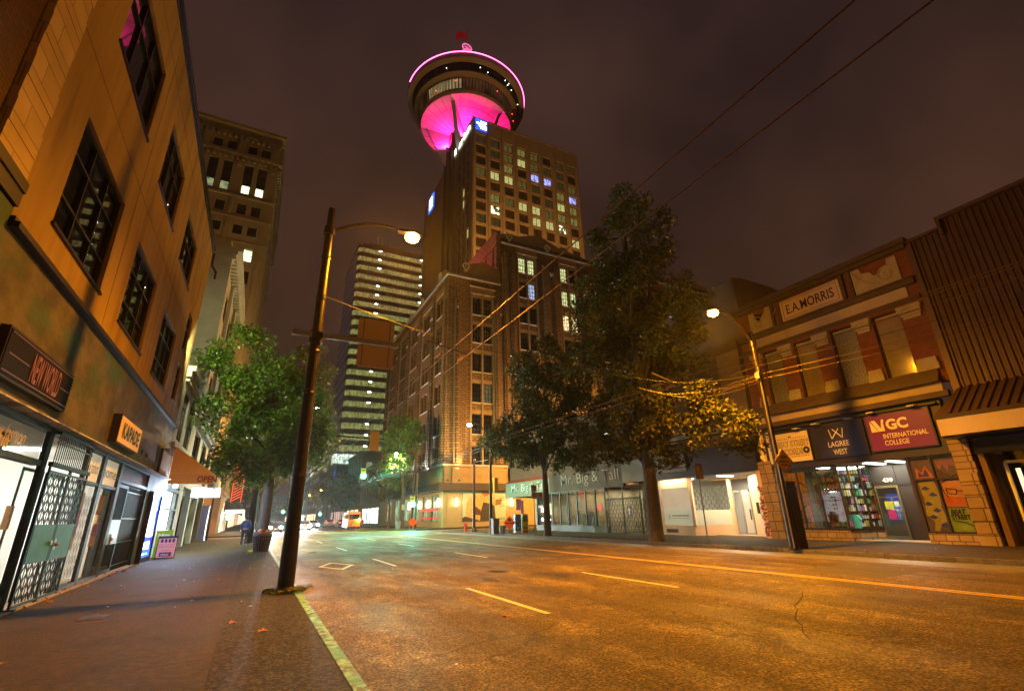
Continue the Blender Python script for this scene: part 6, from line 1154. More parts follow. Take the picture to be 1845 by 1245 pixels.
def block(name, label, x0, x1, y0, y1, h, m, lit, face, pit=(3.2, 3.6), wsz=(1.4, 1.9), seed=0, cat='building', z0=6.0, p=.25, grp=None, shop=None):
    """plain far building: wall with window openings shown as recessed panes, cornice, shopfront"""
    t = T(name, label, cat, (x0 if face > 0 else x1, y0, 0), grp); rd = random.Random(seed); xf = x0 if face > 0 else x1; s = -1 if face > 0 else 1
    b = MB(); b.box(x0, x1, y0, y1, .13, h); b.build('wall', m, t)
    d = MB(); l_ = MB(); n = 0; z = z0
    while z+wsz[1] < h-1:
        y = y0+1
        while y+wsz[0] < y1-.5: (l_ if rd.random() < p else d).box(xf+s*.01, xf+s*.06, y, y+wsz[0], z, z+wsz[1]); y += pit[0]
        x = x0+1
        while x+wsz[0] < x1-.5: (l_ if rd.random() < p else d).box(x, x+wsz[0], y0-.06, y0-.01, z, z+wsz[1]); x += pit[0]
        z += pit[1]
    if d.v: d.build('dark_windows', dg_, t, kind='stuff')
    if l_.v: l_.build('lit_windows', lit, t, kind='stuff')
    b = MB(); b.box(xf+s*.4, xf, y0-.4, y1, h-.5, h+.01) if s > 0 else b.box(xf-.4, xf, y0-.4, y1, h-.5, h+.01); b.box(x0, x1, y0-.4, y0-.001, h-.5, h+.01); b.box(xf+s*.25, xf+s*.001, y0, y1, 4.6, 5.0); b.build('cornice', m, t)
    if shop: 
        b = MB(); rd2 = random.Random(seed+3); y = y0+1
        while y < y1-4: w_ = rd2.uniform(2.5, 4.5); b.box(xf+s*.02, xf+s*.08, y, y+w_, .5, 3.6); y += w_+rd2.uniform(.8, 2.4)
        b.build('shop_windows', shop, t, kind='stuff')
    return t
shopA = litm('shop_glow_cool', (.9, 1, .8), 3.0, (.15, .35, .35), .9, .35, .6); shopB = litm('shop_glow_warm', (1, .75, .35), 2.6, (.3, .12, .05), .9, .35, .6); shopC = litm('shop_glow_pink', (1, .45, .3), 1.2, (.2, .25, .3), .9)
bm1 = M('far_brown_wall', (.20, .15, .10), .85, c2=(.24, .18, .12), s=.3); bm2 = M('far_grey_wall', (.14, .12, .10), .85, c2=(.18, .15, .12), s=.3); bm3 = M('far_slate_wall', (.07, .075, .10), .6)
block('street_building', 'two storey tan building with bright shop windows beyond the brick corner building', 23.4, 40, 105.2, 128, 13, bm1, lit2, 1, seed=1, shop=shopA); block('street_building', 'brown building with coloured shop windows right of the yellow van', 23.4, 40, 128.5, 150, 18, bm2, lit2, 1, seed=2, shop=shopB); block('street_building', 'dark building with pink shop windows before the glazed podium', 23.4, 40, 150.5, 177, 13.5, bm1, lit2, 1, seed=3, shop=shopC)
block('street_building', 'distant brown block on the right under the orange lamps', 23.4, 60, 222, 262, 30, bm2, lit2, 1, seed=4, shop=shopB); block('street_building', 'distant blue grey block closing the right side of the street', 23.4, 70, 266, 330, 44, bm3, litB, 1, seed=5, shop=shopA, p=.1); block('street_building', 'farthest building on the right side of the street', 23.4, 80, 335, 430, 36, bm2, lit2, 1, seed=6, shop=shopB)
block('street_building', 'dark building next to the old office tower on the left', -40, -3.9, 110.3, 150, 20, bm1, lit2, -1, seed=7, shop=shopB, p=.06); block('street_building', 'low building with warm shopfronts farther along the left side', -40, -3.9, 151, 190, 14, bm2, lit2, -1, seed=8, shop=shopC, p=.1); block('street_building', 'slate coloured far building on the left side of the street', -60, -3.9, 192, 270, 24, bm3, lit2, -1, seed=9, shop=shopB, p=.1); block('street_building', 'farthest building on the left side of the street', -60, -3.9, 275, 420, 22, bm2, lit2, -1, seed=10, shop=shopB, p=.1)
block('street_building', 'building closing the far end of the street', -60, 90, 560, 600, 26, bm2, lit2, 1, seed=11, p=.12)
# ============================================================ street lamps and poles
def lamp_mat(name, c, es): return litm(name, c, es)
glow_s = lamp_mat('sodium_glow', (1, .42, .03), 110); glow_w = lamp_mat('white_lamp_glow', (.95, 1, .78), 60); glow_so = lamp_mat('sodium_glow_far', (1, .42, .06), 60)
moss = leafm('moss_leaf', [(.05, .09, .01), (.10, .13, .02), (.16, .13, .03)], .8, .1)
def street_lamp(base, h, tip, label, glow, color, e_, r=.15, arm_z=None, spot=True, name='street_lamp', grp=None, coll=True, far=False):
    x, y, z = base; t = T(name, label, 'street lamp', base, grp); tx, ty, tz = tip; az = arm_z or h-.75
    b = MB(); b.lathe([(r*1.25, z), (r*1.25, z+.04), (r*1.06, z+.10), (r*1.04, z+.9), (r, z+1.0), (r*.8, z+(h-z)*.5), (r*.62, h), (.02, h+.05)], (x, y), 16)
    if coll:
        for zz in (2.6, 4.6, 5.7, 7.2, 8.4):
            if zz < h-.3: q = r*(1-.38*(zz-z)/(h-z))+.012; b.lathe([(q-.02, zz-.05), (q+.008, zz-.05), (q+.008, zz-.02), (q-.004, zz), (q+.008, zz+.03), (q-.02, zz+.04)], (x, y), 16)
    b.build('pole', polem, t, True)
    b = MB(); pts = [(x, y, az)]; 
    for k in range(1, 9): s_ = k/8; pts.append((x+(tx-x)*s_*.86, y+(ty-y)*s_*.86, az+(tz+.14-az)*math.sin(s_*math.pi/2)+.10*math.sin(s_*math.pi)))
    b.tube(pts, [.055]*5+[.04]*4, 8); b.tube([(x, y, az-.1), (x, y, az+.12)], r*.95, 12); b.build('arm', polem, t, True)
    d = Vector((tx-x, ty-y, 0)).normalized(); a = Vector(pts[-1]); c = Vector((tx, ty, tz+.1)); rz = math.atan2(d.y, d.x)
    b = MB(); b.T = Matrix.Translation((tx, ty, tz+.1)) @ Matrix.Rotation(rz, 4, 'Z')
    b.add([(-.36, -.09, -.03), (.30, -.14, -.05), (.36, -.08, -.05), (.36, .08, -.05), (.30, .14, -.05), (-.36, .09, -.03), (-.36, -.06, .07), (.26, -.08, .10), (.26, .08, .10), (-.36, .06, .07)],
          [(0, 5, 4, 3, 2, 1), (6, 7, 8, 9), (0, 1, 7, 6), (1, 2, 7), (2, 3, 8, 7), (3, 4, 8), (4, 5, 9, 8), (5, 0, 6, 9)]); b.build('lamp_head', polem, t)
    b = MB(); b.sphere((tx+d.x*.08, ty+d.y*.08, tz-.02), .19 if not far else .3, 12, sc=(1.15, 1.15, .8)); b.build('lens', glow, t, True)
    lp = (tx+d.x*.08, ty+d.y*.08, tz-.22)
    if e_: light('lamp_light', 'SPOT' if spot else 'POINT', lp, e_, color, t, .12, 175 if spot else None, 1.0, aim=(lp[0], lp[1], 0) if spot else None)
    if e_ and spot: light('lamp_scatter', 'POINT', lp, e_*.07, color, t, .15)
    return t
near = street_lamp((.87, 12.6, .13), 9.99, (3.16, 12.6, 9.72), 'dark street pole with an arched arm and orange lamp on the near pavement', glow_s, SODIUM, 12000, .165, 9.24)
leaf_mesh('moss', [(.87+.34*math.cos(a), 12.6+.34*math.sin(a), .15, .3) for a in np.linspace(0, 6.1, 14)], .22, 900, .05, moss, near, 9, squash=.25)
b = MB(); b.beam((.30, 12.40, 6.06), (2.95, 12.40, 6.06), .07, .13); b.beam((.28, 12.40, 6.06), (.5, 12.40, 6.06), .12, .15); b.build('sign_arm', galv, near)
b = MB(); b.lathe([(.13, 5.9), (.17, 5.9), (.17, 6.22), (.13, 6.22)], (.87, 12.6), 16); b.box(.75, 1.0, 12.36, 12.5, 5.98, 6.15); b.build('clamp', darkbrown, near, True)
t = T('hanging_sign', 'blank back of a two panel hanging street sign on the near pole arm', 'sign', (2.4, 12.4, 6)); bk = M('sign_back_plywood', (.66, .47, .30), .6, c2=(.58, .41, .25), s=1.5)
def rpl(x0, x1, z0, z1, r=.05): return [(x0+r-r*math.cos(a), z0+r-r*math.sin(a)) for a in (0, .8, 1.57)]+[(x1-r+r*math.sin(a), z0+r-r*math.cos(a)) for a in (0, .8, 1.57)]+[(x1-r+r*math.cos(a), z1-r+r*math.sin(a)) for a in (0, .8, 1.57)]+[(x0+r-r*math.sin(a), z1-r+r*math.cos(a)) for a in (0, .8, 1.57)]
b = MB(); b.prism(rpl(1.86, 2.84, 6.13, 6.72), 'y', 12.41, 12.425); b.prism(rpl(1.9, 2.85, 5.36, 5.99), 'y', 12.41, 12.425); b.build('panel', bk, t); b = MB(); b.box(2.0, 2.03, 12.40, 12.41, 5.4, 6.7); b.box(2.7, 2.73, 12.40, 12.41, 5.4, 6.7); b.build('strap', galv, t)
far = street_lamp((18.24, 12.33, .13), 8.85, (16.12, 12.33, 9.38), 'street pole with orange lamp in front of the record shop', glow_s, SODIUM, 13500, .15, 8.3)
b = MB(); b.tube([(18.06, 12.2, .2), (18.06, 12.2, 7.2)], .03, 6); b.tube([(18.05, 12.2, 6.6), (18.24, 12.33, 6.6)], .05, 6); b.box(17.9, 18.1, 12.1, 12.3, 6.7, 6.95); b.build('conduit', galv, far)
t = T('utility_cabinet', 'tall dark utility cabinet strapped beside the pole before the record shop', 'cabinet', (18.8, 12.5, .13)); b = MB(); b.box(18.45, 19.05, 12.3, 12.65, .13, 2.55); b.box(18.42, 19.08, 12.27, 12.68, 2.55, 2.6); b.build('case', polem, t); b = MB(); b.box(18.5, 19.0, 12.288, 12.299, .3, 2.4); b.build('door', darkbrown, t)
t = T('diamond_sign', 'small diamond NEW! notice sign fixed to the pole before the record shop', 'sign', (18.35, 12.1, 2.9)); ds = M('diamond_tan', (.60, .36, .10), .6)
b = MB(); b.prism([(18.38, 3.85), (18.93, 3.36), (18.38, 2.88), (17.84, 3.36)], 'y', 12.12, 12.14); b.build('panel', ds, t); b = MB(); q = [(18.38, 3.79), (18.87, 3.36), (18.38, 2.94), (17.90, 3.36), (18.38, 3.79)]
for a, c in zip(q, q[1:]): b.beam((a[0], 12.113, a[1]), (c[0], 12.113, c[1]), .012, .018, upv=(0, 1, 0))
b.build('border', dk, t)
txt('NEW!', dk, t, (18.38, 12.112, 3.5), PX, w=.36, h=.13, bold=.01); blur_text(dk, t, (18.38, 12.112, 3.33), PX, .56, .06, 12, 3); blur_text(dk, t, (18.38, 12.112, 3.2), PX, .42, .06, 9, 4)
street_lamp((18.7, 40.3, .13), 8.45, (16.92, 40.9, 9.55), 'dark pole with a greenish white lamp before the big wall poster', glow_w, GREENW, 8000, .14, 8.1)
street_lamp((18.6, 64.5, .13), 10.2, (16.3, 65.2, 9.7), 'pole with white lamp shining on the leaves at the far corner', glow_w, GREENW, 13000, .14, 9.6)
street_lamp((.15, 40.9, .13), 9.9, (3.28, 38.9, 9.7), 'pole with white lamp half hidden behind the green tree', glow_w, GREENW, 6500, .14, 9.3)
street_lamp((.85, 66, .13), 9.9, (3.13, 66.1, 9.7), 'pole with small white lamp across the side street on the left', glow_w, (1, .56, .16), 15000, .14, 9.3, spot=False)
street_lamp((30.5, 51.0, .13), 9.9, (28.3, 51.7, 9.7), 'white street lamp in the cross street behind the corner shop', glow_w, (1, .52, .14), 12000, .14, 9.3, spot=False)
street_lamp((.87, -15, .13), 9.99, (3.16, -15, 9.72), 'street pole with orange lamp farther back along the near pavement', glow_s, SODIUM, 5000, .165, 9.24); street_lamp((18.24, -13, .13), 8.85, (16.12, -13, 9.38), 'street pole with orange lamp before the corrugated building', glow_s, SODIUM, 13500, .15, 8.3)
for k, (x, y) in enumerate(((44, 51.5), (66, 51.5), (92, 51.5))): street_lamp((x, y, .13), 9.9, (x, y+2.3, 9.7), ['orange street lamp in the cross street behind the tall tree', 'orange street lamp farther along the cross street', 'orange street lamp at the far end of the cross street'][k], glow_s, (1, .43, .05), 34000, .15, 9.2, spot=False)  # lamps added out of sight to light the brick building and hotel
for k, (x, y) in enumerate(((-16, 57), (-34, 57))): street_lamp((x, 63.5, .13), 9.9, (x, 61.5, 9.7), ['orange street lamp in the left arm of the cross street', 'orange street lamp farther left in the cross street'][k], glow_s, (1, .50, .12), 22000, .15, 9.2, spot=False)  # unseen lamps added to light the old office tower
for k, (x, y) in enumerate(((17.8, 129), (18.0, 157.5), (18.0, 191), (18.0, 226), (18.0, 262))): street_lamp((19.6, y, .13), 9.9, (x-.4, y, 9.7), ['first orange lamp beyond the brick corner building', 'second orange lamp beyond the brick corner building', 'third orange lamp beyond the brick corner building', 'fourth orange lamp beyond the brick corner building', 'farthest orange lamp down the street'][k], glow_so, SODIUM, 3000, .14, 9.3, far=True, coll=False)
for k, y in enumerate((96, 128, 165)): street_lamp((.85, y, .13), 9.9, (3.1, y, 9.7), ['orange lamp on the left side beyond the old tower', 'second orange lamp on the left side beyond the old tower', 'farthest orange lamp on the left side'][k], glow_so, SODIUM, 2600, .14, 9.3, far=True, coll=False)
t = T('lamp_post', 'short dark red post with flared foot in front of the big wall poster', 'post', (19.0, 44.8, .13)); b = MB(); b.lathe([(.30, .13), (.28, .25), (.16, .5), (.13, .9), (.11, 6.5), (.16, 6.55), (.13, 6.9), (.02, 6.95)], (19.0, 44.8), 14); b.build('post', M('oxblood_paint', (.05, .012, .012), .4, .4), t, True); b = MB(); b.beam((19.0, 44.8, 6.6), (20.2, 44.2, 6.8), .04, .04); b.build('bracket', galv, t)
# ============================================================ traffic signals
sy = M('signal_yellow', (.65, .33, .02), .45, emit=(1, .5, .02), es=.06); grn = litm('signal_green', (.02, 1, .62), 160)
def signal(x, y, z, label, lit=True, e_=250, back=False):
    t = T('traffic_signal', label, 'traffic signal', (x, y, z)); s = -1
    b = MB(); b.box(x-.17, x+.17, y-.1, y+.1, z-.52, z+.52); b.box(x-.30, x+.30, y+.02, y+.04, z-.66, z+.66); b.build('case', sy, t)
    b = MB()
    for k in range(3):
        zz = z+.34*(1-k); 
        if back: b.lathe([(.001, 0), (.1, .0)], (0, 0), 4) if False else b.box(x-.1, x+.1, y-.13, y-.1, zz-.1, zz+.1)
        else: b.tube([(x, y-.1, zz), (x, y-.32, zz-.02)], .14, 12, caps=False)
    b.build('visor', sy if back else black, t, True)
    if lit:
        b = MB(); b.sphere((x, y-.2, z-.34), .30, 12); b.build('green_lens', grn, t, True); light('green_light', 'POINT', (x, y-.5, z-.36), e_, (.05, 1, .72), t, .1)
    return t
signal(11.9, 64, 6.95, 'green traffic signal hanging from the mast arm at the far side of the crossing', e_=4500); signal(18.3, 63.6, 3.5, 'green traffic signal on the corner pole below the side street sconces', e_=3500)
signal(-2.9, 49.5, 6.6, 'red lit signal on the corner of the pale stone building', lit=False)
signal(7.44, 150, 4.0, 'distant green signal left of the yellow van', e_=500); signal(16.9, 150, 3.2, 'distant green signal directly behind the yellow van', e_=300)
signal(6.7, 33, 6.5, 'unlit yellow signal case hanging from the arm over the road', lit=False, back=True)
rs = [o for o in bpy.data.objects if o.get('label') == 'red lit signal on the corner of the pale stone building'][0]; b = MB(); b.sphere((-2.9, 49.3, 6.94), .18, 10); b.build('red_lens', litm('signal_red', (1, .04, .02), 30), rs, True); b = MB(); b.tube([(-3.1, 49.8, .13), (-3.1, 49.8, 7.4)], .08, 8); b.build('pole', polem, rs, True)
t = T('signal_arm', 'long dark mast arm carrying the unlit yellow signal', 'mast arm', (.9, 33, .13)); b = MB(); b.tube([(.85, 33.3, .13), (.85, 33.3, 7.0)], [.13, .09], 10); b.tube([(.85, 33.3, 6.85), (4, 33.3, 6.75), (7.4, 33.25, 6.65)], [.07, .05, .04], 8); b.tube([(6.35, 33.1, 6.0), (6.35, 33.1, 7.7)], .025, 6); b.sphere((6.35, 33.1, 7.75), .1, 8); b.build('arm', polem, t, True)
t = T('signal_arm', 'mast arm carrying the lit green signal at the far corner', 'mast arm', (18.6, 63.9, .13)); b = MB(); b.tube([(18.9, 63.9, .13), (18.9, 63.9, 7.4)], [.15, .1], 10); b.tube([(18.9, 63.9, 7.2), (15, 64, 7.6), (11.6, 64.1, 7.6)], [.08, .06, .04], 8); b.tube([(11.9, 64.1, 7.6), (11.9, 64.05, 7.2)], .03, 6); b.build('arm', polem, t, True)
t = T('walk_signal', 'yellow pedestrian signal on the pole with the greenish white lamp', 'pedestrian signal', (18.95, 40.1, 3.6)); b = MB(); b.box(18.85, 19.12, 39.85, 40.2, 3.45, 4.75); b.box(18.8, 19.17, 39.75, 39.85, 3.5, 4.05); b.box(18.8, 19.17, 39.75, 39.85, 4.15, 4.7); b.build('case', sy, t)
t = T('street_name_sign', 'green street name blade beside the second green signal', 'sign', (15, 64, 6)); b = MB(); b.box(14.1, 16.6, 64.0, 64.05, 6.5, 6.95); b.build('panel', M('street_sign_green', (.01, .08, .07), .5), t)
# ============================================================ signs and furniture
def post_sign(name, label, x, y, h, cat='sign'): t = T(name, label, cat, (x, y, .13)); b = MB(); b.tube([(x, y, .13), (x, y, h)], .03, 8); b.build('post', M('sign_post_steel', (.12, .10, .09), .5, .6), t, True); return t
t = post_sign('parking_sign', 'thin post with three pink edged no parking signs beside the middle tree', 18.7, 32.6, 3.75)
for k, (dx, z) in enumerate(((0, 3.42), (.02, 2.92), (.52, 2.92))):
    b = MB(); b.box(18.45+dx, 18.93+dx, 32.54, 32.56, z-.24, z+.24); f = b.build('plate', M('sign_pale_pink', (.42, .32, .30), .6), t); b = MB(); pts = [(18.69+dx+.14*math.cos(a), 32.53, z+.06+.14*math.sin(a)) for a in np.linspace(0, 6.28, 20)]; b.tube(pts, .016, 5); b.beam((18.59+dx, 32.53, z+.16), (18.79+dx, 32.53, z-.04), .02, .02); b.build('no_parking_mark', rdm, f); txt('P', dk, f, (18.69+dx, 32.535, z+.06), PX, w=.09, h=.13, bold=.02)
t = post_sign('parking_sign', 'thin leaning post with a brown sign among the orange leaves', 18.75, 16.8, 3.75); b = MB(); b.box(18.5, 19.0, 16.72, 16.74, 3.0, 3.7); b.build('plate', M('sign_back_brown', (.20, .12, .06), .6), t)
t = post_sign('parking_sign', 'small post with a green parking sign near the far corner', 17.9, 66.5, 3.2); b = MB(); b.box(17.7, 18.1, 66.4, 66.43, 2.5, 3.2); b.build('plate', M('plate_pale', (.4, .45, .4), .6), t)
def road_sign(x, y, label, mark):
    t = T('construction_sign', label, 'road sign', (x, y, .13)); b = MB(); b.prism([(x, .42), (x+.56, .98), (x, 1.54), (x-.56, .98)], 'y', y, y+.03); b.build('diamond', M('fluorescent_orange', (.85, .12, .01), .5, emit=(1, .12, .01), es=.25), t)
    b = MB()
    if mark == 'text': b.prism([(x-.16, 1.15), (x+.16, 1.15), (x, 1.33)], 'y', y-.008, y-.001); b.box(x-.03, x+.03, y-.008, y-.001, 1.05, 1.15)
    else:
        for s_ in (-1, 1): b.beam((x+s_*.12, y-.005, .75), (x+s_*.12+.02, y-.005, 1.1), .006, .05, upv=(0, 1, 0)); b.prism([(x+s_*.12-.09, 1.08), (x+s_*.12+.09, 1.1), (x+s_*.12+.03, 1.25)], 'y', y-.008, y-.001)
    b.build('mark', dk, t)
    if mark == 'text': blur_text(dk, t, (x, y-.008, .94), PX, .78, .10, 11, 6)
    b = MB(); b.beam((x, y+.03, 1.4), (x-.35, y+.45, .13), .04, .04); b.beam((x, y+.03, 1.4), (x+.35, y+.45, .13), .04, .04); b.beam((x-.4, y-.1, .16), (x+.4, y-.1, .16), .04, .04); b.beam((x, y+.03, .13), (x, y+.04, 1.0), .04, .04); b.build('stand', galv, t)
road_sign(18.95, 37.2, 'orange diamond construction sign beside the grey bins', 'text'); road_sign(18.3, 62.9, 'orange diamond construction sign with two arrows at the far corner', 'arrow'); road_sign(19, 100, 'faded orange diamond sign far off beside the shop windows', 'arrow')
t = T('litter_bin', 'dark grey square bin with a lid behind the construction sign', 'bin', (18.4, 38.6, .13)); b = MB(); b.box(18.05, 18.6, 38.4, 38.9, .13, 1.25); b.box(18.0, 18.65, 38.35, 38.95, 1.25, 1.33); b.build('bin_body', M('bin_grey', (.08, .08, .085), .5), t)
t = T('litter_bin', 'pale grey round bin in front of the dark square bin', 'bin', (18.6, 37.6, .13)); b = MB(); b.lathe([(0, .13), (.22, .13), (.26, .75), (.24, .78), (.0, .74)], (18.45, 37.6), 14); b.build('bin_body', M('bin_pale', (.25, .25, .27), .4, .3), t, True)
t = T('litter_bin', 'grey bin at the far corner beside the arrow sign', 'bin', (17.4, 64, .13)); b = MB(); b.lathe([(0, .13), (.3, .13), (.36, 1.1), (.3, 1.15), (0, 1.2)], (17.2, 66), 14); b.build('bin_body', M('bin_pale2', (.2, .2, .22), .4, .3), t, True)
bx_ = [('blue and white newspaper box with dots', 20.45, (.02, .14, .42), (.6, .6, .6)), ('yellow newspaper box with a red foot', 21.15, (.62, .50, .02), (.5, .02, .03))]
for l_, x, c, c2 in bx_:
    t = T('newspaper_box', l_, 'newspaper box', (x, 38.7, .13)); b = MB(); b.box(x-.28, x+.28, 38.5, 38.9, .3, 1.62); b.build('box', M('newsbox_'+l_[:4], c, .4), t); b = MB(); b.box(x-.22, x+.22, 38.48, 38.499, 1.0, 1.5); b.build('window', M('newsbox_window', (.15, .16, .15), .2), t); b = MB(); b.box(x-.26, x+.26, 38.5, 38.9, .13, .3)
    rr_ = random.Random(4)
    for k in range(7): xx_ = x-.2+rr_.random()*.34; zz = .35+rr_.random()*.5; b.box(xx_, xx_+.11, 38.485, 38.499, zz, zz+.1)
    b.build('spot', M('newsbox_spot', c2, .5), t)
t = T('notice_board', 'two pink notice panels on a post above the newspaper boxes', 'notice', (20.9, 38.9, .13)); b = MB(); b.tube([(21.0, 39.0, .13), (21.0, 39.0, 2.9)], .03, 8); b.build('post', galv, t); b = MB(); b.box(20.5, 20.95, 38.93, 38.96, 1.95, 2.9); b.box(20.98, 21.25, 38.93, 38.96, 1.5, 2.75); b.build('panel', M('pink_panel', (.65, .25, .24), .6, emit=(1, .35, .35), es=.1), t)
t = T('fire_hydrant', 'small red fire hydrant below the corner of the big wall poster', 'hydrant', (19.2, 47.4, .13)); b = MB(); b.lathe([(0, .13), (.2, .13), (.2, .2), (.13, .24), (.13, .75), (.17, .78), (.17, .82), (.11, .95), (.04, 1.02), (0, 1.06)], (19.2, 47.4), 12); b.tube([(19.0, 47.4, .62), (19.4, 47.4, .62)], .07, 8); b.tube([(19.2, 47.2, .55), (19.2, 47.4, .55)], .08, 8); b.build('hydrant_body', M('hydrant_red', (.5, .02, .02), .4), t, True)
# slatted bin with trash beside the green tree
t = T('slatted_bin', 'round slatted grey litter bin overflowing with trash by the kerb', 'bin', (.62, 28.1, .13)); bm_ = M('bin_violet_grey', (.16, .155, .20), .4, .5); b = MB(); cx_, cy_ = .62, 28.1
for k in range(26):
    a = 2*math.pi*k/26; b.beam((cx_+.30*math.cos(a), cy_+.30*math.sin(a), .17), (cx_+.40*math.cos(a), cy_+.40*math.sin(a), .92), .055, .012, upv=(-math.sin(a), math.cos(a), 0))
b.build('slat_ring', bm_, t, kind='stuff'); b = MB(); b.lathe([(.38, .88), (.42, .88), (.43, .98), (.40, 1.0), (.36, .98), (.36, .9)], (cx_, cy_), 24); b.lathe([(.29, .16), (.31, .16), (.31, .21), (.29, .21)], (cx_, cy_), 24); b.lathe([(.36, .75), (.385, .75), (.385, .79), (.36, .79)], (cx_, cy_), 24); b.build('rim', bm_, t, True)
b = MB(); b.lathe([(0, .2), (.26, .2), (.33, .9), (.30, .9), (0, .86)], (cx_, cy_), 18); b.build('liner', black, t, True)
t = T('trash_bag', 'crumpled white plastic and paper rubbish on top of the slatted bin', 'rubbish', (.7, 28.1, 1.0)); rr_ = random.Random(4); b = MB()
for k in range(9):
    p = (.62+rr_.uniform(-.2, .25), 28.1+rr_.uniform(-.2, .2), .98+rr_.random()*.18); b.T = Matrix.Translation(p) @ Matrix.Rotation(rr_.random()*3, 4, 'X') @ Matrix.Rotation(rr_.random()*3, 4, 'Z'); b.add([(-.12, -.08, 0), (.13, -.1, .03), (.1, .1, -.03), (-.1, .09, .04), (0, 0, .08)], [(0, 1, 4), (1, 2, 4), (2, 3, 4), (3, 0, 4)])
b.build('rubbish', islandm('rubbish_colours', [(.6, .6, .62), (.5, .52, .55), (.35, .10, .05), (.7, .7, .7), (.15, .3, .35)], .5), t)
t = T('paper_cup', 'green and white paper cup lying at the foot of the slatted bin', 'cup', (.1, 27.7, .15)); b = MB(); b.tube([(.08, 27.6, .21), (.26, 27.65, .21)], [.055, .075], 10); b.build('cup', M('cup_lime', (.45, .6, .1), .5), t, True)
t = T('banner_post', 'dark blue banner on a thin pole behind the green tree trunk', 'banner', (.8, 36, .13)); b = MB(); b.tube([(1.02, 36, .13), (1.02, 36, 4.2)], .035, 8); b.build('post', white, t); b = MB(); b.box(.55, .98, 35.98, 36.02, 1.0, 3.15); b.build('cloth', M('banner_blue', (.02, .02, .10), .6), t); b = MB(); b.box(.58, .98, 35.97, 36.03, 3.25, 3.75); b.build('cap', cream, t)
t = T('dark_kiosk', 'slim dark kiosk cabinet on the pavement behind the walking person', 'kiosk', (.0, 40, .13)); b = MB(); b.box(-.22, .12, 39.8, 40.2, .13, .9); b.box(-.16, .06, 39.85, 40.15, .9, 3.7); b.build('case', polem, t)
for k, (x, y, rz) in enumerate(((-.05, 9.3, .5), (-2.3, 8.2, 1.2), (.35, 8.4, .2), (4.0, 8.05, .9), (-.5, 16, 2))):
    t = T('fallen_leaf', ['orange fallen leaf in the middle of the near pavement', 'orange fallen leaf nearest the left edge', 'orange fallen leaf nearest the kerb', 'orange fallen leaf on the road beside the lane dash', 'orange fallen leaf farther up the pavement'][k], 'leaf', (x, y, .14 if x < 1.3 else .01), 'fallen leaves'); z = .142 if x < 1.3 else .006
    b = MB(); b.T = Matrix.Translation((x, y, z)) @ Matrix.Rotation(rz, 4, 'Z'); b.add([(0, 0, .01)]+[(.085*(1 if i % 2 == 0 else .5)*math.cos(i*math.pi/5), .085*(1 if i % 2 == 0 else .5)*math.sin(i*math.pi/5), .012*(i % 3)) for i in range(10)], [(0, i+1, (i+1) % 10+1) for i in range(10)]); b.build('blade', M('fallen_leaf_orange', (.40, .12, .02), .6), t)
# litter specks
b = MB(); rr_ = random.Random(11)
for k in range(260):
    s_ = rr_.random()
    if s_ < .5: x, y, z = rr_.uniform(-3.6, 1.1), 5+rr_.random()**.7*40, .1385
    elif s_ < .75: x, y, z = rr_.uniform(1.6, 17), 5+rr_.random()*30, .006
    else: x, y, z = rr_.uniform(18.7, 24), 6+rr_.random()*30, .133
    w_ = rr_.uniform(.008, .028); a = rr_.random()*3; b.T = Matrix.Translation((x, y, z)) @ Matrix.Rotation(a, 4, 'Z'); b.box(-w_, w_, -w_*.6, w_*.6, 0, .004)
b.build('litter', islandm('litter_colours', [(.6, .6, .58), (.35, .2, .08), (.5, .48, .42), (.3, .14, .05), (.7, .7, .7)], .6), kind='stuff')
vg = leafm('weed_leaf', [(.05, .10, .015), (.08, .13, .02), (.14, .12, .03)], .7, .2)
leaf_mesh('verge_grass', [(18.72+.08*math.sin(k), 5+k*.9+.3*math.sin(k*5), .14, .12) for k in range(34)], .30, 700, .035, vg, None, 3, squash=.1)['kind'] = 'stuff'
leaf_mesh('gutter_leaves', [(-3.6+.1*math.sin(k*3), 9+k*.7, .15, .2) for k in range(22)]+[(18.2, 8+k*1.3, .02, .2) for k in range(18)], .35, 200, .06, leafm('dead_leaf', [(.30, .10, .02), (.22, .09, .03), (.35, .18, .04)], .7, .1), None, 6, squash=.08)['kind'] = 'stuff'
# ============================================================ overhead wires
wm = M('copper_wire', (.17, .10, .055), .5, .5); wb = M('black_cable', (.02, .016, .013), .5)
def wire(label, pts, r=.010, m=wm, sag=0., name='overhead_wire', n=10, grp='overhead wires'):
    P_ = []
    for a, c in zip(pts, pts[1:]):
        a, c = Vector(a), Vector(c)
        for k in range(n): s_ = k/n; p = a.lerp(c, s_); p.z -= sag*4*s_*(1-s_); P_.append(tuple(p))
    P_.append(pts[-1]); b = MB(); b.tube(P_, r, 6); o = b.build(name, m, None, True, label=label, cat='wire', group=grp); return o
wire('left trolley wire running overhead towards the crossing', [(4.18, -12, 5.92), (4.25, 12.5, 5.9), (4.5, 33, 6.0), (4.4, 60, 6.0), (4.3, 130, 6)], .011); wire('right wire of the near trolley pair', [(4.88, -12, 5.92), (4.85, 12.5, 5.9), (5.1, 33, 6.0), (5.0, 60, 6.0), (4.9, 130, 6)], .011)
wire('inner wire of the trolley pair on the far side of the road', [(12.5, -12, 5.92), (12.5, 12.5, 5.9), (12.6, 60, 6), (12.4, 130, 6)], .011); wire('outer wire of the trolley pair on the far side of the road', [(13.2, -12, 5.92), (13.2, 12.5, 5.9), (13.3, 60, 6), (13.1, 130, 6)], .011)
wd = M('dark_span_wire', (.045, .03, .02), .6)
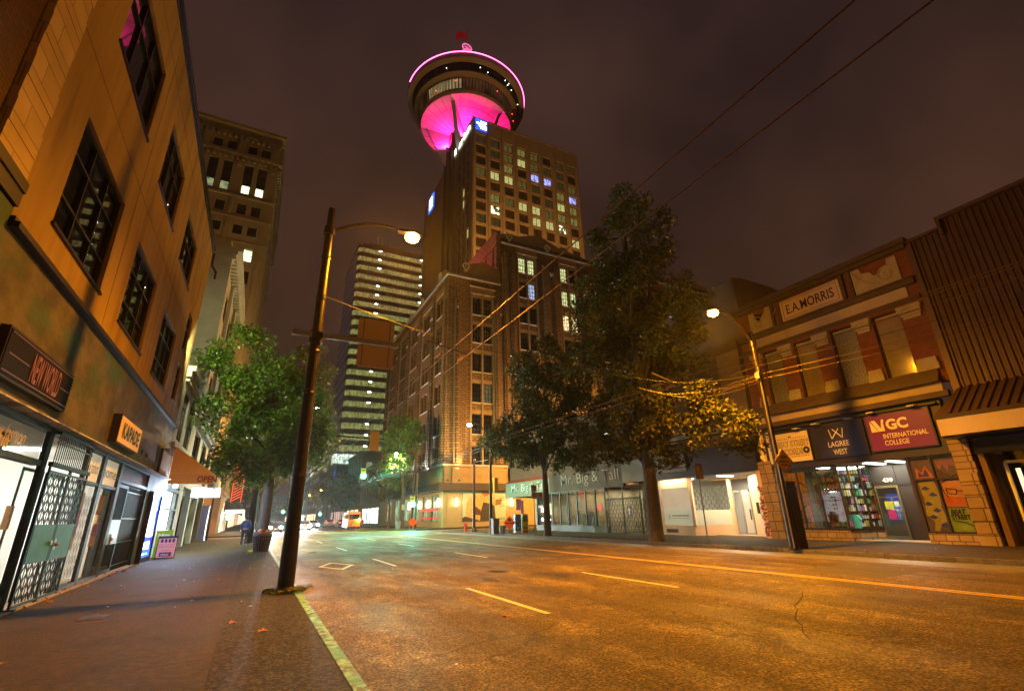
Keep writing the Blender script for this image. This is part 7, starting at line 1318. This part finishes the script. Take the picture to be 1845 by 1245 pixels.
wire('span wire across the road between the two orange lamp poles', [(.9, 12.55, 7.25), (4.9, 12.5, 6.42), (8.2, 12.5, 6.30), (11.6, 12.5, 6.1), (14.3, 12.45, 6.2), (18.15, 12.35, 6.95)], .007, wd, sag=.05); wire('black feeder cable sagging from the pole before the record shop', [(18.1, 12.3, 6.75), (14.6, 13.0, 5.95), (12.3, 13.3, 6.02)], .009, wb, sag=.12)
wire('second feeder cable from the pole before the record shop', [(18.1, 12.3, 6.6), (15.2, 12.9, 5.8), (13.0, 13.4, 6.0)], .008, wd, sag=.1)
for k, (z0, z1, dx) in enumerate(((7.3, 7.2, 0), (6.95, 6.9, .08), (6.7, 6.5, -.1))): wire(['top cable from the lamp pole towards the corrugated building', 'middle cable from the lamp pole towards the corrugated building', 'lowest cable from the lamp pole towards the corrugated building'][k], [(18.2+dx, -13, z1), (18.2+dx, 12.3, z0), (18.7+dx, 40.3, z0+.1)], .010, wm if k else wb, sag=.35)
wire('span wire over the crossing between the two white lamps', [(.2, 40.9, 7.3), (4.6, 40.8, 6.3), (12.6, 40.6, 6.3), (18.7, 40.3, 7.2)], .011, wb, sag=.1); wire('diagonal span wire over the crossing', [(.2, 40.9, 7.0), (6, 48, 6.5), (18.6, 64.5, 7.5)], .011, wb, sag=.3); wire('span wire on the far side of the crossing', [(.85, 66, 7.3), (5, 65.6, 6.4), (12.8, 65, 6.4), (18.6, 64.5, 7.4)], .016, wb, sag=.1); wire('long cable from the dark pole to the far corner', [(18.7, 40.3, 7.6), (18.6, 64.5, 8.2)], .02, wb, sag=.6); wire('curving trolley wire turning into the cross street', [(12.6, 30, 5.95), (13.5, 45, 6.0), (18, 55, 6.1), (34, 58.5, 6.2)], .010, wm); wire('second curving trolley wire turning into the cross street', [(13.3, 30, 5.95), (14.4, 43, 6.0), (19, 52.5, 6.1), (34, 56, 6.2)], .010, wm); wire('cable from the dark pole to the middle tree side', [(18.7, 40.3, 7.0), (18.4, 28, 6.3), (18.24, 12.33, 6.9)], .018, wb, sag=.3)
wire('wire curving over the left of the crossing', [(4.6, 44, 6.0), (3, 54, 6.1), (-6, 57, 6.2), (-30, 57, 6.2)], .011, wb)
for k, (x, y) in enumerate(((4.5, 12.5), (12.85, 12.5), (4.8, 40.8), (12.9, 40.6))):
    t = T('wire_hanger', ['brass wire hanger over the near lane', 'brass wire hanger above the orange lit leaves', 'wire hanger over the crossing on the left', 'wire hanger over the crossing on the right'][k], 'wire hanger', (x, y, 6), 'trolley wire hangers'); b = MB(); b.beam((x-.9, y-.4, 6.22), (x+.55, y, 6.12), .035, .035); b.beam((x-.33, y-.25, 5.95), (x-.33, y+.25, 5.97), .05, .05); b.beam((x+.36, y-.25, 5.95), (x+.36, y+.25, 5.97), .05, .05); b.beam((x-.33, y, 5.97), (x-.33, y, 6.2), .02, .02); b.beam((x+.36, y, 5.97), (x+.36, y, 6.15), .02, .02); b.build('fitting', M('brass_fitting', (.12, .075, .035), .5, .3), t)
# ============================================================ trees
lg = leafm('green_leaf', [(.040, .11, .006), (.08, .18, .010), (.13, .24, .014), (.05, .12, .010), (.18, .22, .018)], .42, .3); ld_ = leafm('dark_green_leaf', [(.030, .062, .008), (.055, .088, .010), (.085, .108, .013), (.11, .095, .013)], .45, .3)
la = leafm('autumn_leaf', [(.035, .055, .007), (.06, .075, .008), (.10, .085, .010), (.04, .055, .008), (.12, .07, .007)], .75, .3); lmx = leafm('turning_leaf', [(.05, .11, .012), (.09, .14, .015), (.18, .15, .02), (.07, .12, .015), (.28, .14, .02)], .45, .3)
tree('leafy green street tree with thick trunk beside the slatted bin on the near pavement', (.65, 31, .13), 3.5, [(-1.75, 30.6, 10.4, 1.6, 1.9, 2.2), (-1.6, 31, 8.0, 2.0, 2.4, 2.0), (.2, 31.4, 8.8, 2.2, 2.4, 2.2), (2.0, 31, 7.2, 1.9, 2.4, 2.3), (.0, 31, 5.6, 2.9, 2.6, 1.7), (2.6, 31, 5.6, 1.2, 2.0, 1.3), (-.6, 30.4, 4.6, 2.4, 2.0, .9)], .30, 27000, 190, .135, lg, 3, .78)
tree('dark tree behind the green one on the near pavement', (1.0, 43, .13), 5, [(1.5, 43.5, 10.5, 3.4, 3.0, 3.8), (2.3, 44, 14, 2.3, 2.5, 2.6), (0, 43, 8, 2.5, 2.5, 2.5), (3.3, 42.6, 8.2, 2.1, 2.3, 2.2)], .28, 15000, 150, .20, lmx, 8, .95)
tree('middle street tree with dark green leaves in front of the corner shop', (18.8, 31, .13), 3.6, [(18.5, 33.0, 7.8, 2.6, 4.0, 2.5), (18.6, 29.6, 9.8, 2.6, 3.8, 2.7), (18.3, 36.4, 6.6, 2.0, 3.0, 1.6), (18.6, 27.4, 6.8, 2.2, 2.8, 2.2), (18.6, 30.4, 12.2, 2.3, 3.0, 2.4), (18.6, 30.5, 5.0, 1.6, 2.0, 1.0)], .25, 20000, 150, .165, ld_, 12, .78, brn=30)
big = tree('very tall dark street tree with orange lit lower leaves before the peach shop', (18.85, 20.2, .13), 4.2, [(19, 20.0, 17.2, 2.7, 3.3, 3.0), (19, 21.8, 13.8, 3.0, 3.6, 3.0), (18.9, 18.9, 13.4, 2.8, 3.3, 3.0), (19, 22.6, 10.2, 2.8, 3.4, 2.6), (19, 19.4, 9.8, 2.8, 3.6, 2.5), (19, 20.2, 19.8, 1.8, 2.0, 1.6), (19, 17.4, 10.8, 1.8, 1.8, 1.8)], .38, 34000, 200, .15, ld_, 21, .80, brn=44)
C2 = crown_centers([(18.2, 14.6, 5.0, 1.4, 1.7, 1.1), (17.9, 16.6, 6.2, 1.7, 2.0, 1.4), (18.0, 19.4, 6.4, 1.9, 2.4, 1.9), (18.2, 22.6, 6.0, 1.9, 2.4, 2.0), (18.4, 18.2, 4.4, 1.2, 1.8, .8), (18.4, 24.6, 5.2, 1.4, 1.6, 1.4), (18.3, 13.5, 4.6, 1.1, 1.2, 1.1)], 165, 33)
leaf_mesh('lower_crown', C2[:120], .68, 14500, .125, la, big, 40)
b = MB(); rr_ = random.Random(3)
for c in C2[::6]: b.tube([(18.85, 20.2, 3.8+rr_.random()*1.5), (18.5, (20.2+c[1])/2, c[2]*.5+2.6), c[:3]], [.10, .06, .015], 6)
b.build('limb', barkm, big, True)
tree('street tree with glowing green leaves under the white lamp at the far corner', (18.8, 70, .13), 5, [(18.4, 70.5, 12.5, 2.6, 4.0, 3.6), (17.4, 67.8, 8.6, 2.0, 2.6, 1.6), (16.6, 66.4, 8.2, 1.6, 2.0, 1.2), (18.4, 73, 8, 2.2, 3, 2.4)], .28, 13000, 130, .26, lg, 15, 1.05)
tree('small autumn tree in front of the side street shop windows', (18.9, 78, .13), 3, [(18.6, 78, 6.2, 2.2, 3.4, 2.0), (18.4, 82, 6.6, 2, 3, 1.8)], .2, 5000, 60, .30, la, 16, 1.0)
for k, (x, y, h, m_) in enumerate(((18.9, 118, 8, la), (18.9, 138, 9, la), (18.9, 160, 9, lmx), (.4, 86, 9, lmx), (.4, 112, 9, lmx), (.4, 140, 9, lmx))):
    tree(['autumn tree beside the first far orange lamp', 'autumn tree near the second far orange lamp', 'turning tree near the third far orange lamp', 'tree on the left pavement beyond the lit canopy', 'second tree on the left pavement beyond the canopy', 'farthest tree on the left pavement'][k], (x, y, .13), 3, [(x-.6 if x > 9 else x+.6, y, h, 3, 4, 3.2), (x, y+3, h-2, 2.6, 3, 2)], .22, 3000, 50, .45, m_, 50+k, 1.3, brn=6)
# ============================================================ vehicles
cg_ = M('car_glass', (.01, .012, .015), .05, spec=1.); rub = M('tyre_rubber', (.015, .015, .015), .8); hubm = M('wheel_hub', (.35, .35, .36), .3, .8)
hl = litm('headlight_glow', (.92, .96, 1), 140); tl = litm('tail_light_glow', (1, .03, .02), 12); amb = litm('indicator_glow', (1, .5, .05), 50)
def car(label, x, y, face, paint, tall=False, name='car', cat='car', e_=500):
    t = T(name, label, cat, (x, y, 0)); s = face          # face -1: towards us
    if tall: L_, H, w_ = 5.6, 2.6, 1.0; prof = [(-2.8, .35), (2.8, .35), (2.85, 1.1), (2.2, 1.35), (1.7, 2.5), (1.4, 2.6), (-2.7, 2.6), (-2.82, 2.3), (-2.85, 1.0)]
    else: L_, H, w_ = 4.5, 1.45, .88; prof = [(-2.2, .3), (2.2, .3), (2.28, .62), (2.1, .82), (1.0, .98), (.35, 1.42), (-.9, 1.45), (-1.75, 1.05), (-2.2, .98), (-2.27, .6)]
    b = MB(); P_ = [(y+s*a, z) for a, z in prof]; n = len(P_); ins = [(.12 if z > 1.0 else 0) for a, z in prof]
    for sx in (1,):
        rings = []
        for xo, sc_ in ((-w_, 1), (-w_+.1, 0), (w_-.1, 0), (w_, 1)):
            rings.append([(x+(xo+(math.copysign(ins[i], -xo) if sc_ else 0))*(1 if True else 1), P_[i][0]-(0 if not sc_ else s*math.copysign(.05, prof[i][0])), P_[i][1]-(.04 if sc_ else 0)) for i in range(n)])
        vs = [p for r_ in rings for p in r_]; fs = [tuple(range(n))[::-1], tuple(range(3*n, 4*n))]
        for k in range(3): fs += [(k*n+i, k*n+(i+1) % n, (k+1)*n+(i+1) % n, (k+1)*n+i) for i in range(n)]
        b.add(vs, fs)
    b.build('body', paint, t, True)
    b = MB()
    if tall:
        for sx in (-1, 1): X_ = x+sx*(w_-.09); b.box(X_-.03, X_+.03, y+s*(-2.4), y+s*1.2, 1.55, 2.2)
        b.add([(x-.8, y+s*2.1, 1.45), (x+.8, y+s*2.1, 1.45), (x+.72, y+s*1.76, 2.4), (x-.72, y+s*1.76, 2.4)], [(0, 1, 2, 3)]); b.box(x-.75, x+.75, y-s*2.86, y-s*2.8, 1.45, 2.2)
    else:
        b.add([(x-.7, y+s*1.02, 1.0), (x+.7, y+s*1.02, 1.0), (x+.6, y+s*.40, 1.40), (x-.6, y+s*.40, 1.40)], [(0, 1, 2, 3)]); b.add([(x-.66, y-s*1.72, 1.09), (x+.66, y-s*1.72, 1.09), (x+.58, y-s*.95, 1.43), (x-.58, y-s*.95, 1.43)], [(0, 1, 2, 3)])
        for sx in (-1, 1): b.prism([(y+s*.85, 1.02), (y-s*1.5, 1.04), (y-s*.9, 1.38), (y+s*.3, 1.37)], 'x', x+sx*(w_-.10), x+sx*(w_-.065))
    b.build('window', cg_, t)
    wx = 1.75 if tall else 1.4
    for sx in (-1, 1):
        for sy in (-1, 1):
            b = MB(); b.tube([(x+sx*(w_-.2), y+sy*wx, .33), (x+sx*(w_+.01), y+sy*wx, .33)], .33, 18); wo = b.build('wheel', rub, t, True); b = MB(); b.tube([(x+sx*(w_-.0), y+sy*wx, .33), (x+sx*(w_+.02), y+sy*wx, .33)], .19, 12); b.build('hub', hubm, wo, True)
    fr = y+s*(L_/2+.0); bk = y-s*(L_/2+.03)
    for sx in (-1, 1):
        b = MB(); b.sphere((x+sx*(w_-.22), fr, .68), .20 if s < 0 else .08, 10, sc=(1.2, .6, .8)); b.build('headlight', hl if s < 0 else hubm, t, True)
        b = MB(); b.box(x+sx*(w_-.3), x+sx*(w_-.08), bk-.02, bk+.04, .85 if not tall else 1.0, 1.0 if not tall else 1.3); b.build('tail_light', tl, t)
    if s < 0: light('beam', 'SPOT', (x, fr-.25, .75), e_, (.9, .95, 1), t, .12, 70, .6, aim=(x, fr-20, -.2))
    b = MB(); b.box(x-.22, x+.22, fr+s*.03, fr+s*.05, .42, .54) if s < 0 else b.box(x-.22, x+.22, bk-.05, bk-.04, .6, .72); b.build('number_plate', white, t)
    return t
yv = M('van_yellow', (.55, .28, .03), .35, .1, emit=(1, .5, .05), es=.05); wc = M('car_white', (.6, .62, .65), .3); dc_ = M('car_dark', (.03, .035, .045), .25, .3); sc2 = M('car_silver', (.35, .36, .38), .3, .5)
v = car('yellow shuttle van with red tail lights driving away past the crossing', 14.6, 86, 1, yv, True, 'van', 'van'); b = MB(); b.sphere((15.4, 83.1, 1.35), .22, 10); b.build('indicator', amb, v, True); b = MB(); b.box(13.8, 15.4, 83.1, 83.13, 2.35, 2.5); b.build('roof_light_bar', tl, v); light('indicator_light', 'POINT', (15.5, 82.6, 1.3), 120, (1, .5, .08), v, .1)
car('white car coming towards us in the middle lane with bright headlights', 7.3, 84, -1, wc, e_=14000); car('dark car with two bright headlights coming up the kerb lane', 3.1, 78, -1, dc_, e_=14000); car('silver car farther back in the middle lane', 10.2, 100, -1, sc2, e_=3000); car('dark car with red tail lights ahead of the yellow van', 15.2, 99, 1, dc_); car('parked car with lights on far up the kerb lane', 3.4, 112, -1, sc2, e_=400); car('red lit car waiting far down the right lane', 14.6, 112, 1, wc); car('parked dark car at the left kerb beyond the lit canopy', 2.3, 96, 1, dc_)
# ============================================================ person
def person(loc, label, skin, top, leg, shoe, hair, rz=0):
    t = Lo('person', label, 'person'); 
    J = {'pel': (0, 0, .93), 'bel': (0, .01, 1.08), 'che': (0, .0, 1.32), 'nk': (0, -.01, 1.47), 'hb': (0, .02, 1.56), 'ht': (0, .03, 1.68), 'sL': (-.17, 0, 1.42), 'eL': (-.27, -.02, 1.16), 'wL': (-.23, .12, .95), 'hL': (-.20, .17, .90), 'sR': (.17, 0, 1.42), 'eR': (.27, -.03, 1.16), 'wR': (.24, .10, .95), 'hR': (.21, .15, .90),
         'tL': (-.10, 0, .88), 'kL': (-.12, .08, .50), 'aL': (-.13, -.06, .10), 'fL': (-.14, .09, .03), 'tR': (.10, 0, .88), 'kR': (.11, .02, .49), 'aR': (.12, -.22, .13), 'fR': (.13, -.10, .04)}
    Rr = {'pel': .15, 'bel': .145, 'che': .155, 'nk': .055, 'hb': .075, 'ht': .085, 'sL': .07, 'eL': .05, 'wL': .034, 'hL': .04, 'sR': .07, 'eR': .05, 'wR': .034, 'hR': .04, 'tL': .10, 'kL': .065, 'aL': .045, 'fL': .04, 'tR': .10, 'kR': .065, 'aR': .045, 'fR': .04}
    E_ = [('pel', 'bel'), ('bel', 'che'), ('che', 'nk'), ('nk', 'hb'), ('hb', 'ht'), ('che', 'sL'), ('sL', 'eL'), ('eL', 'wL'), ('wL', 'hL'), ('che', 'sR'), ('sR', 'eR'), ('eR', 'wR'), ('wR', 'hR'), ('pel', 'tL'), ('tL', 'kL'), ('kL', 'aL'), ('aL', 'fL'), ('pel', 'tR'), ('tR', 'kR'), ('kR', 'aR'), ('aR', 'fR')]
    def skinned(name, J, E_, Rr, m, root, extra=0):
        ks = list(J); me = bpy.data.meshes.new(name); me.from_pydata([J[k] for k in ks], [(ks.index(a), ks.index(c)) for a, c in E_], []); o = bpy.data.objects.new(name, me); COL.objects.link(o); md = o.modifiers.new('skin', 'SKIN'); md.use_smooth_shade = True; sv = me.skin_vertices[0].data if me.skin_vertices else None
        if sv is None:
            bpy.context.view_layer.objects.active = o; o.select_set(True); bpy.ops.object.mode_set(mode='EDIT'); bpy.ops.object.mode_set(mode='OBJECT'); sv = me.skin_vertices[0].data
        for i, k in enumerate(ks): sv[i].radius = (Rr[k]+extra, (Rr[k]+extra)*(.75 if k in ('pel', 'bel', 'che') else 1)); sv[i].use_root = (k == root)
        sd = o.modifiers.new('sub', 'SUBSURF'); sd.levels = 2; sd.render_levels = 2
        dg = bpy.context.evaluated_depsgraph_get(); m2 = bpy.data.meshes.new_from_object(o.evaluated_get(dg)); bpy.data.objects.remove(o); m2.name = name
        for p in m2.polygons: p.use_smooth = True
        m2.materials.clear(); m2.materials.append(m); o = bpy.data.objects.new(name, m2); COL.objects.link(o); o.parent = t; return o
    body = skinned('body', J, E_, Rr, skin, 'pel')
    up = ['bel', 'che', 'sL', 'eL', 'wL', 'sR', 'eR', 'wR']; J2 = {k: J[k] for k in up}; J2['bel'] = (0, .01, .96); skinned('jacket', J2, [('bel', 'che'), ('che', 'sL'), ('sL', 'eL'), ('eL', 'wL'), ('che', 'sR'), ('sR', 'eR'), ('eR', 'wR')], Rr, top, 'che', .025)
    lo = ['pel', 'tL', 'kL', 'aL', 'tR', 'kR', 'aR']; J3 = {k: J[k] for k in lo}; skinned('trousers', J3, [('pel', 'tL'), ('tL', 'kL'), ('kL', 'aL'), ('pel', 'tR'), ('tR', 'kR'), ('kR', 'aR')], Rr, leg, 'pel', .014)
    for a, f in (('aL', 'fL'), ('aR', 'fR')):
        b = MB(); p = Vector(J[a]); q = Vector(J[f]); b.tube([p+Vector((0, -.06, -.03)), p.lerp(q, .5)+Vector((0, 0, -.01)), q+Vector((0, .03, 0))], [.045, .055, .04], 10); b.build('shoe', shoe, t, True)
    b = MB(); b.sphere((0, .01, 1.66), .112, 14, sc=(.95, 1.05, 1.05)); b.build('hair', hair, t, True)
    for sx in (-1, 1):
        hx_, hy_, hz_ = sx*.205, .165, .90; b = MB()
        for k in range(4): b.tube([(hx_+(k-1.5)*.018, hy_, hz_), (hx_+(k-1.5)*.02, hy_+.02, hz_-.05), (hx_+(k-1.5)*.02, hy_+.015, hz_-.085+.01*abs(k-1.5))], [.010, .009, .007], 6)
        b.tube([(hx_-sx*.03, hy_, hz_+.01), (hx_-sx*.055, hy_+.02, hz_-.03)], [.011, .008], 6); b.build('fingers', skin, body, True)
    t.location = loc; t.rotation_euler = (0, 0, rz); return t
person((-.22, 35.7, .13), 'person in a blue jacket walking away down the pavement behind the bin', M('skin', (.30, .16, .10), .6), M('blue_jacket', (.04, .055, .16), .8, bump=.4, bs=12), M('dark_trousers', (.02, .022, .035), .8), M('grey_shoe', (.2, .2, .2), .6), M('dark_hair', (.015, .01, .008), .7))
# ============================================================ thin haze volume added for a glow round the lamps
b = MB(); b.box(-140, 270, -70, 650, -1.1, 156)
hz = bpy.data.materials.new('night_air'); hz.use_nodes = True; n = hz.node_tree.nodes; n.remove(n['Principled BSDF']); v = n.new('ShaderNodeVolumePrincipled')
v.inputs['Color'].default_value = (.9, .9, .9, 1); v.inputs['Density'].default_value = .0003; v.inputs['Anisotropy'].default_value = .75
hz.node_tree.links.new(v.outputs[0], n['Material Output'].inputs['Volume'])
b.build('haze', hz, kind='stuff'); S.cycles.volume_bounces = 0; S.cycles.volume_step_rate = 5
